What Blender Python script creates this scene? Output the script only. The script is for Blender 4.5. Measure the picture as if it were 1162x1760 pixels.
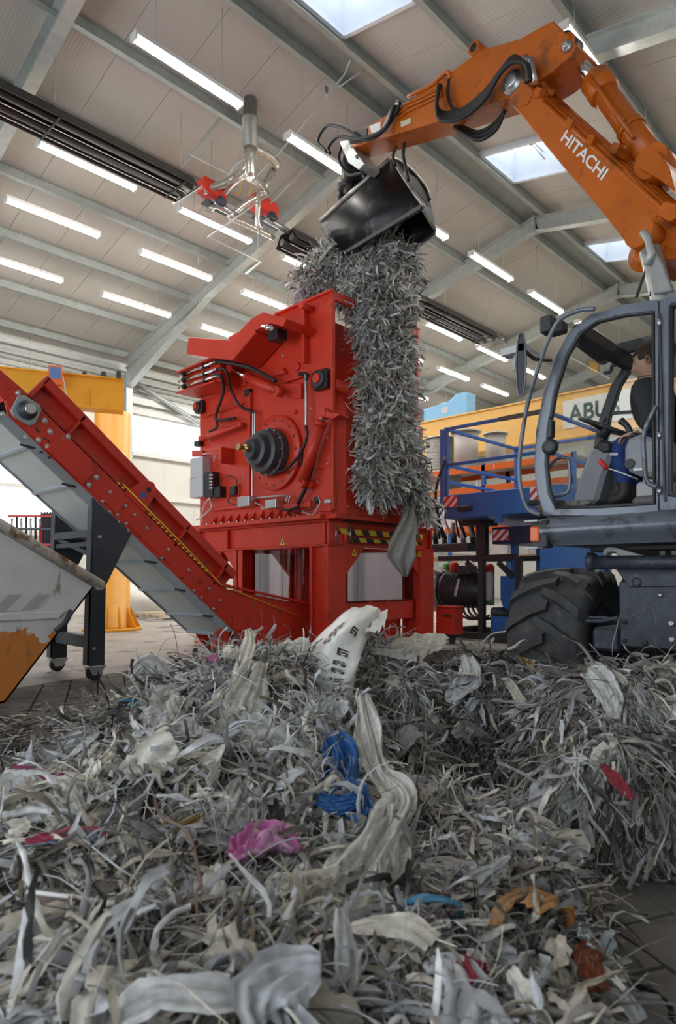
import bpy, bmesh, math, random
import numpy as np
from mathutils import Vector, Matrix

for _o in list(bpy.data.objects):
    bpy.data.objects.remove(_o)
SC = bpy.context.scene
COL = SC.collection
random.seed(7)
RNG = np.random.default_rng(11)

# ------------------------------------------------------------------ camera
# world: +X runs along the hall, +Y across it towards the far eaves wall
FPX, CX, HZ, CAMH = 1118.0, 581.0, 990.0, 1.1
AZ = math.atan(1088.0 / 1118.0)
CA, SA = math.cos(AZ), math.sin(AZ)
cam_data = bpy.data.cameras.new('camera')
cam_data.sensor_fit = 'AUTO'
cam_data.sensor_width = 36.0
cam_data.lens = 36.0 * FPX / 1760.0
cam_data.shift_y = (HZ - 880.0) / 1760.0
cam_data.clip_start = 0.05
cam_data.clip_end = 200
cam_data.dof.use_dof = True
cam_data.dof.focus_distance = 6.5
cam_data.dof.aperture_fstop = 4.0
cam = bpy.data.objects.new('camera', cam_data)
cam.location = (0, 0, CAMH)
cam.rotation_euler = (math.pi / 2, 0, math.atan2(SA, CA) - math.pi / 2)
COL.objects.link(cam)
SC.camera = cam

# ------------------------------------------------------------------ world and exposure
SC.view_settings.view_transform = 'Standard'
SC.view_settings.look = 'None'
SC.view_settings.gamma = 1.0
SC.view_settings.use_curve_mapping = False
SC.view_settings.exposure = 0.34
wld = bpy.data.worlds.new('overcast_sky')
wld.use_nodes = True
wld.node_tree.nodes['Background'].inputs['Color'].default_value = (0.86, 0.93, 1.0, 1)
wld.node_tree.nodes['Background'].inputs['Strength'].default_value = 2.6
SC.world = wld
TUBE_STRENGTH = 44.0

# ------------------------------------------------------------------ helpers: places
def P_X(px, py, X):
    k = (px - CX) / FPX
    Y = X * (SA - k * CA) / (CA + k * SA)
    d = CA * X + SA * Y
    return Vector((X, Y, CAMH + (HZ - py) / FPX * d))
def P_Y(px, py, Y):
    k = (px - CX) / FPX
    X = Y * (CA + k * SA) / (SA - k * CA)
    d = CA * X + SA * Y
    return Vector((X, Y, CAMH + (HZ - py) / FPX * d))
def P_Z(px, py, Z):
    d = FPX * (Z - CAMH) / (HZ - py)
    r = (px - CX) / FPX * d
    return Vector((CA * d + SA * r, SA * d - CA * r, Z))
def P_D(px, py, d):
    r = (px - CX) / FPX * d
    return Vector((CA * d + SA * r, SA * d - CA * r, CAMH + (HZ - py) / FPX * d))
def P_V(px, py, p0, az):
    """point on the vertical plane through p0 with heading az (unit (cos, sin))"""
    n = Vector((-math.sin(az), math.cos(az), 0))
    ray = P_D(px, py, 1.0) - Vector((0, 0, CAMH))
    o = Vector((0, 0, CAMH))
    t = n.dot(Vector((p0[0], p0[1], 0)) - o) / n.dot(ray)
    return o + ray * t
V = Vector

# ------------------------------------------------------------------ helpers: meshes
class MB:
    def __init__(self):
        self.v = []; self.f = []; self.sm = []
    def add(self, vs, fs, smooth=False):
        o = len(self.v)
        self.v += [tuple(p) for p in vs]
        self.f += [tuple(i + o for i in f) for f in fs]
        self.sm += [smooth] * len(fs)
        return self
    def box(self, lo, hi):
        (a, b, c), (d, e, f) = lo, hi
        vs = [(x, y, z) for z in (c, f) for y in (b, e) for x in (a, d)]
        return self.add(vs, [(0, 2, 3, 1), (4, 5, 7, 6), (0, 1, 5, 4), (2, 6, 7, 3), (0, 4, 6, 2), (1, 3, 7, 5)])
    def cbox(self, c, s):
        return self.box((c[0]-s[0]/2, c[1]-s[1]/2, c[2]-s[2]/2), (c[0]+s[0]/2, c[1]+s[1]/2, c[2]+s[2]/2))
    def obox(self, c, ax, ay, az):
        """box from a centre and three half-axis vectors"""
        c = V(c); ax = V(ax); ay = V(ay); az = V(az)
        vs = [c + ax*sx + ay*sy + az*sz for sz in (-1, 1) for sy in (-1, 1) for sx in (-1, 1)]
        return self.add(vs, [(0, 2, 3, 1), (4, 5, 7, 6), (0, 1, 5, 4), (2, 6, 7, 3), (0, 4, 6, 2), (1, 3, 7, 5)])
    def bar(self, p0, p1, w, h, up=(0, 0, 1)):
        """rectangular bar p0->p1, w across, h along up"""
        p0 = V(p0); p1 = V(p1); t = (p1 - p0); L = t.length; t.normalize()
        s = t.cross(V(up))
        if s.length < 1e-5: s = t.cross(V((1, 0, 0)))
        s.normalize(); u = s.cross(t).normalized()
        return self.obox((p0 + p1) / 2, t * (L / 2), s * (w / 2), u * (h / 2))
    def prism(self, poly, ext):
        """closed polygon of 3D points pushed along the vector ext"""
        n = len(poly); e = V(ext)
        vs = [V(p) for p in poly] + [V(p) + e for p in poly]
        fs = [tuple(range(n))[::-1], tuple(range(n, 2*n))]
        fs += [(i, (i+1) % n, n + (i+1) % n, n + i) for i in range(n)]
        return self.add(vs, fs)
    def tube(self, path, r, n=8, cap=True, smooth=True):
        path = [V(p) for p in path]; m = len(path)
        rr = r if isinstance(r, (list, tuple)) else [r] * m
        vs = []; prev = None
        for i, p in enumerate(path):
            if i == 0: t = path[1] - path[0]
            elif i == m-1: t = path[-1] - path[-2]
            else: t = (path[i+1] - path[i]).normalized() + (path[i] - path[i-1]).normalized()
            if t.length < 1e-9: t = V((0, 0, 1))
            t.normalize()
            if prev is None:
                a = t.cross(V((0, 0, 1)))
                if a.length < 1e-3: a = t.cross(V((0, 1, 0)))
            else:
                a = prev - t * prev.dot(t)
                if a.length < 1e-6: a = t.cross(V((0, 0, 1)))
            a.normalize(); prev = a; b = t.cross(a)
            for k in range(n):
                q = 2 * math.pi * k / n
                vs.append(p + (a * math.cos(q) + b * math.sin(q)) * rr[i])
        fs = []
        for i in range(m-1):
            for k in range(n):
                fs.append((i*n+k, i*n+(k+1) % n, (i+1)*n+(k+1) % n, (i+1)*n+k))
        o = len(self.v); self.add(vs, fs, smooth)
        if cap:
            self.f.append(tuple(o + k for k in range(n))[::-1]); self.sm.append(False)
            self.f.append(tuple(o + (m-1)*n + k for k in range(n))); self.sm.append(False)
        return self
    def cyl(self, p0, p1, r, r1=None, n=16):
        return self.tube([p0, p1], [r, r if r1 is None else r1], n)
    def lathe(self, c, axis, prof, n=24, smooth=True):
        """prof: list of (distance along the axis, radius)"""
        c = V(c); t = V(axis).normalized()
        a = t.cross(V((0, 0, 1)))
        if a.length < 1e-3: a = t.cross(V((0, 1, 0)))
        a.normalize(); b = t.cross(a); vs = []
        for (h, r) in prof:
            for k in range(n):
                q = 2*math.pi*k/n
                vs.append(c + t*h + (a*math.cos(q) + b*math.sin(q))*max(r, 1e-4))
        fs = []
        for i in range(len(prof)-1):
            for k in range(n):
                fs.append((i*n+k, i*n+(k+1) % n, (i+1)*n+(k+1) % n, (i+1)*n+k))
        o = len(self.v); self.add(vs, fs, smooth)
        m = len(prof)
        self.f.append(tuple(o + k for k in range(n))[::-1]); self.sm.append(False)
        self.f.append(tuple(o + (m-1)*n + k for k in range(n))); self.sm.append(False)
        return self
    def ibeam(self, p0, p1, w, h, tw=0.012, tf=0.016, up=(0, 0, 1)):
        """I section whose TOP centre line runs p0->p1"""
        p0 = V(p0); p1 = V(p1); t = (p1-p0).normalized()
        s = t.cross(V(up)).normalized(); u = s.cross(t).normalized()
        self.bar(p0 - u*(tf/2), p1 - u*(tf/2), w, tf, u)
        self.bar(p0 - u*(h-tf/2), p1 - u*(h-tf/2), w, tf, u)
        self.bar(p0 - u*(h/2), p1 - u*(h/2), tw, h-2*tf, u)
        return self
    def grid(self, pts, smooth=True, closed=False):
        """pts[i][j] -> quads"""
        ni = len(pts); nj = len(pts[0]); vs = [p for row in pts for p in row]; fs = []
        for i in range(ni-1):
            for j in range(nj if closed else nj-1):
                k = (j+1) % nj
                fs.append((i*nj+j, i*nj+k, (i+1)*nj+k, (i+1)*nj+j))
        return self.add(vs, fs, smooth)

def each(name, items, m, parent):
    """one object per small piece; items are single-piece MBs"""
    return [obj(name, t, m, parent) for t in items]
def setp(o, label=None, cat=None, group=None, kind=None):
    if label: o['label'] = label
    if cat: o['category'] = cat
    if group: o['group'] = group
    if kind: o['kind'] = kind
    return o
def parent_to(o, p):
    if p is None: return o
    o.parent = p
    w = Matrix.Identity(4); q = p
    # world matrix of the parent (plain translation/rotation chain)
    chain = []
    while q is not None:
        chain.append(q); q = q.parent
    for q in reversed(chain):
        w = w @ q.matrix_parent_inverse @ q.matrix_basis if q.parent else w @ q.matrix_basis
    o.matrix_parent_inverse = w.inverted()
    return o
def obj(name, mb, mat, parent=None, bevel=0.0, local=False, segs=1):
    me = bpy.data.meshes.new(name)
    me.from_pydata(mb.v, [], mb.f)
    if any(mb.sm):
        me.polygons.foreach_set('use_smooth', mb.sm)
    me.validate(); me.update()
    bm = bmesh.new(); bm.from_mesh(me)
    bmesh.ops.recalc_face_normals(bm, faces=bm.faces); bm.to_mesh(me); bm.free()
    me.materials.append(mat)
    o = bpy.data.objects.new(name, me); COL.objects.link(o)
    if parent is not None:
        if local: o.parent = parent
        else: parent_to(o, parent)
    if bevel > 0:
        m = o.modifiers.new('edge', 'BEVEL'); m.width = bevel; m.segments = segs
        m.limit_method = 'ANGLE'; m.angle_limit = math.radians(40)
    return o
def thing(name, loc, label, cat, group=None, kind=None, rz=0.0):
    o = bpy.data.objects.new(name, None); COL.objects.link(o)
    o.location = loc; o.rotation_euler = (0, 0, rz); o.empty_display_size = 0.2
    return setp(o, label, cat, group, kind)
def dup(root, loc=None, rz=None, label=None):
    def cp(o, par):
        c = o.copy(); COL.objects.link(c)
        if par is not None: c.parent = par
        for ch in list(o.children): cp(ch, c)
        return c
    kids = root
    r = cp(kids, None)
    if loc is not None: r.location = loc
    if rz is not None: r.rotation_euler = (0, 0, rz)
    if label: r['label'] = label
    return r
def bez(pts, n=10):
    """smooth path through the points (Catmull-Rom)"""
    pts = [V(p) for p in pts]; out = []
    q = [pts[0]*2 - pts[1]] + pts + [pts[-1]*2 - pts[-2]]
    for i in range(1, len(q)-2):
        for k in range(n):
            t = k / n
            a, b, c, d = q[i-1], q[i], q[i+1], q[i+2]
            out.append(0.5*((2*b) + (c-a)*t + (2*a-5*b+4*c-d)*t*t + (3*b-a-3*c+d)*t*t*t))
    out.append(pts[-1]); return out

# ------------------------------------------------------------------ helpers: materials
MATS = {}
def mat(name, col, rough=0.5, metal=0.0, var=0.0, scale=6.0, bump=0.0, bscale=40.0, dirt=None, dirt_amt=0.0, dscale=5.0, coat=0.0, spec=0.5):
    m = bpy.data.materials.new(name); m.use_nodes = True
    nt = m.node_tree; N = nt.nodes; L = nt.links
    b = N['Principled BSDF']
    b.inputs['Base Color'].default_value = (*col, 1)
    b.inputs['Roughness'].default_value = rough
    b.inputs['Metallic'].default_value = metal
    b.inputs['Specular IOR Level'].default_value = spec
    if coat: b.inputs['Coat Weight'].default_value = coat
    tc = N.new('ShaderNodeTexCoord')
    src = None
    if var > 0:
        nz = N.new('ShaderNodeTexNoise'); nz.inputs['Scale'].default_value = scale; nz.inputs['Detail'].default_value = 5
        L.new(tc.outputs['Object'], nz.inputs['Vector'])
        mr = N.new('ShaderNodeMapRange'); mr.inputs['From Min'].default_value = 0.3; mr.inputs['From Max'].default_value = 0.7
        mr.inputs['To Min'].default_value = 1-var; mr.inputs['To Max'].default_value = 1+var
        L.new(nz.outputs['Fac'], mr.inputs['Value'])
        mx = N.new('ShaderNodeMix'); mx.data_type = 'RGBA'; mx.blend_type = 'MULTIPLY'; mx.inputs['Factor'].default_value = 1
        mx.inputs[6].default_value = (*col, 1)
        L.new(mr.outputs['Result'], mx.inputs[7])
        src = mx.outputs[2]
        rr = N.new('ShaderNodeMapRange'); rr.inputs['To Min'].default_value = max(0.02, rough-0.12); rr.inputs['To Max'].default_value = min(1, rough+0.12)
        L.new(nz.outputs['Fac'], rr.inputs['Value']); L.new(rr.outputs['Result'], b.inputs['Roughness'])
    if dirt is not None:
        nz2 = N.new('ShaderNodeTexNoise'); nz2.inputs['Scale'].default_value = dscale; nz2.inputs['Detail'].default_value = 8; nz2.inputs['Roughness'].default_value = 0.65
        L.new(tc.outputs['Object'], nz2.inputs['Vector'])
        r2 = N.new('ShaderNodeMapRange'); r2.inputs['From Min'].default_value = 0.62 - dirt_amt*0.3; r2.inputs['From Max'].default_value = 0.72 - dirt_amt*0.2
        L.new(nz2.outputs['Fac'], r2.inputs['Value'])
        m2 = N.new('ShaderNodeMix'); m2.data_type = 'RGBA'
        L.new(r2.outputs['Result'], m2.inputs['Factor'])
        if src is not None: L.new(src, m2.inputs[6])
        else: m2.inputs[6].default_value = (*col, 1)
        m2.inputs[7].default_value = (*dirt, 1)
        src = m2.outputs[2]
    if src is not None: L.new(src, b.inputs['Base Color'])
    if bump > 0:
        nb = N.new('ShaderNodeTexNoise'); nb.inputs['Scale'].default_value = bscale; nb.inputs['Detail'].default_value = 4
        L.new(tc.outputs['Object'], nb.inputs['Vector'])
        bp = N.new('ShaderNodeBump'); bp.inputs['Strength'].default_value = bump; bp.inputs['Distance'].default_value = 0.01
        L.new(nb.outputs['Fac'], bp.inputs['Height']); L.new(bp.outputs['Normal'], b.inputs['Normal'])
    MATS[name] = m
    return m
def emit(name, col, s):
    m = bpy.data.materials.new(name); m.use_nodes = True
    N = m.node_tree.nodes; b = N['Principled BSDF']
    b.inputs['Base Color'].default_value = (*col, 1)
    b.inputs['Emission Color'].default_value = (*col, 1); b.inputs['Emission Strength'].default_value = s
    return m
def glass(name, tint=(1, 1, 1), gloss=0.12, rough=0.02):
    m = bpy.data.materials.new(name); m.use_nodes = True
    nt = m.node_tree; N = nt.nodes; L = nt.links
    N.remove(N['Principled BSDF'])
    t = N.new('ShaderNodeBsdfTransparent'); t.inputs['Color'].default_value = (*tint, 1)
    g = N.new('ShaderNodeBsdfGlossy'); g.inputs['Roughness'].default_value = rough
    fr = N.new('ShaderNodeLayerWeight'); fr.inputs['Blend'].default_value = 0.5
    pw = N.new('ShaderNodeMath'); pw.operation = 'POWER'; pw.inputs[1].default_value = 4.0
    L.new(fr.outputs['Facing'], pw.inputs[0])
    ad = N.new('ShaderNodeMath'); ad.operation = 'MULTIPLY_ADD'; ad.inputs[1].default_value = 0.5; ad.inputs[2].default_value = gloss*0.3
    L.new(pw.outputs[0], ad.inputs[0])
    mx = N.new('ShaderNodeMixShader'); L.new(ad.outputs[0], mx.inputs[0]); L.new(t.outputs[0], mx.inputs[1]); L.new(g.outputs[0], mx.inputs[2])
    L.new(mx.outputs[0], N['Material Output'].inputs['Surface'])
    return m

M_RED = mat('red_paint', (0.62, 0.038, 0.015), 0.38, var=0.06, scale=3, bump=0.05, bscale=120, dirt=(0.30, 0.03, 0.02), dirt_amt=0.05)
M_REDC = mat('conveyor_red_paint', (0.56, 0.030, 0.015), 0.42, var=0.08, scale=4, dirt=(0.25, 0.03, 0.02), dirt_amt=0.08)
M_ORANGE = mat('orange_paint', (0.55, 0.122, 0.005), 0.38, var=0.10, scale=2.5, dirt=(0.20, 0.06, 0.02), dirt_amt=0.25, dscale=3)
M_RUBBER = mat('black_hose_rubber', (0.018, 0.018, 0.020), 0.5)
M_BLACK = mat('black_plastic', (0.020, 0.021, 0.024), 0.45, var=0.1)
M_STEEL = mat('zinc_steel', (0.55, 0.56, 0.57), 0.32, 0.9, var=0.08)
M_CHROME = mat('chrome_steel', (0.75, 0.76, 0.78), 0.16, 1.0)
M_GALV = mat('galvanised_steel', (0.50, 0.53, 0.51), 0.42, 0.35, var=0.10, scale=9)
M_GREYBOX = mat('light_grey_enclosure', (0.55, 0.57, 0.60), 0.5)
M_YELLOW = mat('crane_yellow_paint', (0.78, 0.36, 0.020), 0.40, var=0.05)
M_BLUE = mat('blue_paint', (0.032, 0.150, 0.46), 0.42, var=0.08, dirt=(0.04, 0.06, 0.10), dirt_amt=0.1)
M_WHITE = mat('white_paint', (0.80, 0.80, 0.78), 0.5, var=0.03)
M_DARKFRAME = mat('anthracite_paint', (0.035, 0.042, 0.055), 0.45, var=0.12)
M_WARN = mat('warning_yellow', (0.85, 0.62, 0.03), 0.5)
M_REDW = mat('warning_red', (0.65, 0.03, 0.03), 0.5)
# ================================================================== the hall
RY, RZB, PITCH = 7.55, 9.42, 0.215          # ridge line, rafter underside at the ridge, roof pitch
FR_X = [-1.4, 3.95, 9.43, 14.6, 19.7, 24.8]
WALL_Y = 18.25; Y_LO = -4.2; X_LO = -4.0; X_HI = 29.0
def roofz(Y): return RZB - PITCH * abs(Y - RY)
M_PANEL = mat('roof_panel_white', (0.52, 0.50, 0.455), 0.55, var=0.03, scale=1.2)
def add_ribs(m, axis, period, strength=0.5, dist=0.004):
    nt = m.node_tree; N = nt.nodes; L = nt.links; b = N['Principled BSDF']
    tc = N.new('ShaderNodeTexCoord'); w = N.new('ShaderNodeTexWave'); w.bands_direction = axis
    w.wave_profile = 'SIN'; w.inputs['Scale'].default_value = 2*math.pi/period/20.0
    L.new(tc.outputs['Object'], w.inputs['Vector'])
    bp = N.new('ShaderNodeBump'); bp.inputs['Strength'].default_value = strength; bp.inputs['Distance'].default_value = dist
    L.new(w.outputs['Fac'], bp.inputs['Height']); L.new(bp.outputs['Normal'], b.inputs['Normal'])
add_ribs(M_PANEL, 'X', 0.055, 0.45, 0.006)
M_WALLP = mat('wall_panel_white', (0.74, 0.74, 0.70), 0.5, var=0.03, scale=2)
M_WALLPEXT = mat('grey_translucent_band', (0.62, 0.63, 0.60), 0.5)
M_PURLIN = mat('purlin_grey_green_steel', (0.36, 0.39, 0.37), 0.45, 0.25, var=0.12, scale=5)
M_PAVE = mat('concrete_floor', (0.40, 0.375, 0.34), 0.62, var=0.16, scale=1.6, bump=0.12, bscale=60, dirt=(0.10, 0.09, 0.08), dirt_amt=0.22, dscale=2.2)
M_STONE = mat('grey_paver', (0.14, 0.128, 0.115), 0.7, var=0.25, scale=3, bump=0.3, bscale=90, dirt=(0.05, 0.045, 0.04), dirt_amt=0.3, dscale=4)
M_JOINT = mat('paver_joint_dirt', (0.030, 0.026, 0.022), 0.9)

# floor: concrete slab beyond, block paving in front
floor = obj('floor', MB().box((X_LO, Y_LO, -0.30), (X_HI, WALL_Y+0.3, -0.035)), M_JOINT)
setp(floor, kind='structure')
sl = MB(); 
SPLIT = 5.6
# slab starts where x+y is large enough; build it as a rotated-edge polygon
def diag_poly(k0, z0, z1, mb, far):
    # region x+y > k0 inside the hall
    pts = []
    x0, x1, y0, y1 = X_LO, X_HI, Y_LO, WALL_Y+0.3
    A_, B_ = P_Z(31, 1182, 0), P_Z(430, 1120, 0); dv = (B_-A_).normalized()
    q0, q1 = A_-dv*3.2, A_+dv*4.6
    q2 = V((q1.x+3.0, q1.y-4.2, 0))
    pts = [(q2.x, q2.y), (x1, y0), (x1, y1), (x0, y1), (q0.x, q0.y), (q1.x, q1.y)]
    mb.prism([(p[0], p[1], z0) for p in pts], (0, 0, z1-z0))
K0 = 8.95
slab = MB(); diag_poly(K0, -0.034, 0.0, slab, True)
obj('concrete_slab', slab, M_PAVE, floor)
# pavers: a few dozen near ones as single stones (0.40 x 0.24, running bond), the rest hidden below the waste
pv_mesh = None
pl, pw = 0.42, 0.26
n_p = 0
ang = math.radians(64)
ca, sa = math.cos(ang), math.sin(ang)
rest = MB()
for i in range(-30, 31):
    for j in range(-44, 45):
        u = (i + (0.5 if j % 2 else 0.0)) * pl; v = j * pw
        x = u*ca - v*sa + 2.5; y = u*sa + v*ca + 2.0
        if x + y > K0 + 1.6 or x < X_LO+.5 or y < Y_LO+.5: continue
        d = CA*x + SA*y; r = SA*x - CA*y
        if d < 0.9 or abs(r) > 0.62*d + 2.6: continue
        near = d < 2.7 and r > 0.25*d and r < 0.66*d + .2
        left = 4.0 < d < 6.6 and -0.6*d < r < -0.2*d
        if near or left:
            if pv_mesh is None:
                t = MB()
                g = 0.006
                a, b_ = pl/2-g, pw/2-g
                t.add([(-a, -b_, -0.06), (a, -b_, -0.06), (a, b_, -0.06), (-a, b_, -0.06),
                       (-a, -b_, -0.006), (a, -b_, -0.006), (a, b_, -0.006), (-a, b_, -0.006),
                       (-a+.008, -b_+.008, 0), (a-.008, -b_+.008, 0), (a-.008, b_-.008, 0), (-a+.008, b_-.008, 0)],
                      [(3, 2, 1, 0), (0, 1, 5, 4), (1, 2, 6, 5), (2, 3, 7, 6), (3, 0, 4, 7), (4, 5, 9, 8), (5, 6, 10, 9), (6, 7, 11, 10), (7, 4, 8, 11), (8, 9, 10, 11)])
                po = obj('paver', t, M_STONE, floor, local=True); pv_mesh = po.data
            else:
                po = bpy.data.objects.new('paver', pv_mesh); COL.objects.link(po); po.parent = floor
            po.location = (x, y, random.uniform(-0.004, 0.003)); po.rotation_euler = (random.uniform(-.006, .006), random.uniform(-.006, .006), ang)
            n_p += 1
        else:
            rest.obox((x, y, -0.02), V((ca, sa, 0))*(pl/2-.006), V((-sa, ca, 0))*(pw/2-.006), (0, 0, 0.018))
setp(obj('paving_rest', rest, M_STONE, floor), kind='stuff')

# ceiling: white profiled sandwich panels, one object each, with open joints
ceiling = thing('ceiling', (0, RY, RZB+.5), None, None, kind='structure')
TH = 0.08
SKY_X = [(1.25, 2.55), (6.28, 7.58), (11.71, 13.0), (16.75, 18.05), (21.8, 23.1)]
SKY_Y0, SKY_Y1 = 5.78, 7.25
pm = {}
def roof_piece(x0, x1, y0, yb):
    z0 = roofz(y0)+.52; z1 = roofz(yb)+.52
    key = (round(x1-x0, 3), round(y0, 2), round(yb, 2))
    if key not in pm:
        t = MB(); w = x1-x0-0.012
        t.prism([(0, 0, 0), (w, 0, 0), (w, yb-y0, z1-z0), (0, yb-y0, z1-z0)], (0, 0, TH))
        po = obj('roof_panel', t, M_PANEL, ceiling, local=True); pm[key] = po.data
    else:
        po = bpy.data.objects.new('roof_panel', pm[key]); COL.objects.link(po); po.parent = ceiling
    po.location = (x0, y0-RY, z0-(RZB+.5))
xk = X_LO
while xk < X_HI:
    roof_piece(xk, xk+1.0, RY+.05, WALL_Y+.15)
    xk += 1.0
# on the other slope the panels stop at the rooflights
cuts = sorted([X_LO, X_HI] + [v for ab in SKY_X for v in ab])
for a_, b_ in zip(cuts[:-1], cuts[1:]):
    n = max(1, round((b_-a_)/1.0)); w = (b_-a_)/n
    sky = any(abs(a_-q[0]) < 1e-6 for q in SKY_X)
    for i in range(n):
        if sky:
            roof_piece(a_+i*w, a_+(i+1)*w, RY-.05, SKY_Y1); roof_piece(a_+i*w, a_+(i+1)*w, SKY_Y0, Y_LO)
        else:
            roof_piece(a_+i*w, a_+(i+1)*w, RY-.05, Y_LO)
# the dark joint filler above the panels, with openings for the rooflights
# purlins
PUR = [7.93, 9.57, 11.24, 12.90, 14.57, 16.25, 17.85, 7.30, 5.67, 4.08, 2.45, 0.82, -0.8, -2.4]
for y in PUR:
    zt = roofz(y)+.51
    t = MB().ibeam((X_LO, y, zt), (X_HI, y, zt), 0.10, 0.20, 0.010, 0.012)
    obj('purlin', t, M_PURLIN, ceiling)
# ridge capping between the two ridge purlins
t = MB().box((X_LO, 7.30, RZB+.44), (X_HI, 7.93, RZB+.46)); obj('ridge_capping', t, M_PURLIN, ceiling)
# rafters with haunches and columns
for xf in FR_X:
    t = MB()
    for side in (1, -1):
        ye = WALL_Y-.35 if side > 0 else Y_LO+.3
        p0 = V((xf, RY, RZB+.34)); p1 = V((xf, ye, roofz(ye)+.34))
        t.ibeam(p0, p1, 0.20, 0.34, 0.012, 0.02)
        # tapered haunch
        y1 = RY + side*6.2
        za, zb = roofz(y1), roofz(ye)
        s = 0.006
        t.prism([(xf-s, y1, za), (xf-s, ye, zb), (xf-s, ye, zb-.62)], (2*s, 0, 0))
        t.bar((xf, y1, za-.008), (xf, ye, zb-.62), 0.20, 0.018)
    obj('rafter', t, M_GALV, ceiling, bevel=0)
    t = MB()
    zc = roofz(WALL_Y-.35)-.10
    t.box((xf-.10, WALL_Y-.52, 0), (xf+.10, WALL_Y-.50, zc)); t.box((xf-.10, WALL_Y-.22, 0), (xf+.10, WALL_Y-.20, zc)); t.box((xf-.006, WALL_Y-.5, 0), (xf+.006, WALL_Y-.22, zc))
    cobj = obj('column', t, M_GALV); setp(cobj, kind='structure')
    # ridge plate and stiffeners
    t = MB().cbox((xf, RY, RZB+.17), (0.22, 0.03, 0.40)); obj('ridge_plate', t, M_GALV, ceiling)

# rooflights on the far side of the ridge from the eaves wall: square kerbs, deep shafts and a dome pane
M_PANE = glass('rooflight_pane', (0.94, 0.97, 1.0), 0.1)
M_KERB = mat('rooflight_kerb', (0.72, 0.76, 0.82), 0.4, var=0.03)

for n, (xa, xb) in enumerate(SKY_X):
    w = thing('window_%d' % (n+1), ((xa+xb)/2, (SKY_Y0+SKY_Y1)/2, roofz(6.5)+.5), None, None, kind='structure')
    zb = lambda y: roofz(y)+.45
    zt = lambda y: roofz(y)+1.05
    g = 0.10
    t = MB()
    # sloped kerb walls, slightly tapering upwards
    A = [V((xa, SKY_Y0, zb(SKY_Y0))), V((xb, SKY_Y0, zb(SKY_Y0))), V((xb, SKY_Y1, zb(SKY_Y1))), V((xa, SKY_Y1, zb(SKY_Y1)))]
    B = [V((xa+g, SKY_Y0+g, zt(SKY_Y0))), V((xb-g, SKY_Y0+g, zt(SKY_Y0))), V((xb-g, SKY_Y1-g, zt(SKY_Y1))), V((xa+g, SKY_Y1-g, zt(SKY_Y1)))]
    Co = [p + V((-.05 if i in (0, 3) else .05, -.05 if i < 2 else .05, 0)) for i, p in enumerate(A)]
    Do = [p + V((-.05 if i in (0, 3) else .05, -.05 if i < 2 else .05, 0)) for i, p in enumerate(B)]
    for i in range(4):
        j = (i+1) % 4
        t.add([A[i], A[j], B[j], B[i], Co[i], Co[j], Do[j], Do[i]], [(0, 1, 2, 3), (4, 7, 6, 5), (0, 4, 5, 1), (3, 2, 6, 7), (0, 3, 7, 4), (1, 5, 6, 2)])
    obj('kerb', t, M_KERB, w)
    t = MB()
    for i in range(4):
        j = (i+1) % 4
        t.bar(A[i]+V((0, 0, -.01)), A[j]+V((0, 0, -.01)), .07, .05)
    obj('window_frame', t, M_KERB, w)
    # shallow dome
    rows = []
    for i in range(9):
        row = []
        for j in range(9):
            u, v_ = i/8, j/8
            p = B[0]*(1-u)*(1-v_) + B[1]*u*(1-v_) + B[2]*u*v_ + B[3]*(1-u)*v_
            p.z += 0.22*(math.sin(math.pi*u)*math.sin(math.pi*v_))**0.6
            row.append(p)
        rows.append(row)
    obj('pane', MB().grid(rows), M_PANE, w)
    t = MB()
    xm = (xa+xb)/2
    t.bar((xm, SKY_Y0+.1, zt(SKY_Y0)-.12), (xm, SKY_Y1-.1, zt(SKY_Y1)-.12), .03, .03)
    t.bar((xa+.1, 6.5, zt(6.5)-.14), (xb-.1, 6.5, zt(6.5)-.14), .03, .03)
    t.cbox((xm, 6.5, zt(6.5)-.2), (.16, .08, .08)); t.tube([(xm, 6.5, zt(6.5)-.2), (xm+.25, 6.3, zt(6.5)-.55)], .012, 6)
    obj('opener', t, M_STEEL, w)

# ---- far eaves wall: white sheets, girts, glazed openings
WZ = roofz(WALL_Y)+.55
wall = thing('wall_far_eaves', (9, WALL_Y, 0), None, None, kind='structure')
openings = [(9.72, 14.25, 4.85, 6.02), (4.6, 7.9, 2.35, 4.15), (15.0, 19.3, 4.85, 6.02), (-1.0, 3.6, 4.85, 6.02)]
xs = sorted({X_LO, X_HI, *[o[0] for o in openings], *[o[1] for o in openings]})
for a_, b_ in zip(xs[:-1], xs[1:]):
    zz = [(0.0, WZ)]
    for o in openings:
        if o[0] <= a_+1e-6 and o[1] >= b_-1e-6:
            zz = [(0.0, o[2]), (o[3], WZ)]
    for (z0, z1) in zz:
        n = max(1, round((b_-a_)/1.1)); w_ = (b_-a_)/n
        for i in range(n):
            obj('wall_panel', MB().box((a_+i*w_+.004, WALL_Y, z0), (a_+(i+1)*w_-.004, WALL_Y+.10, z1)), M_WALLP, wall)
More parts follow.
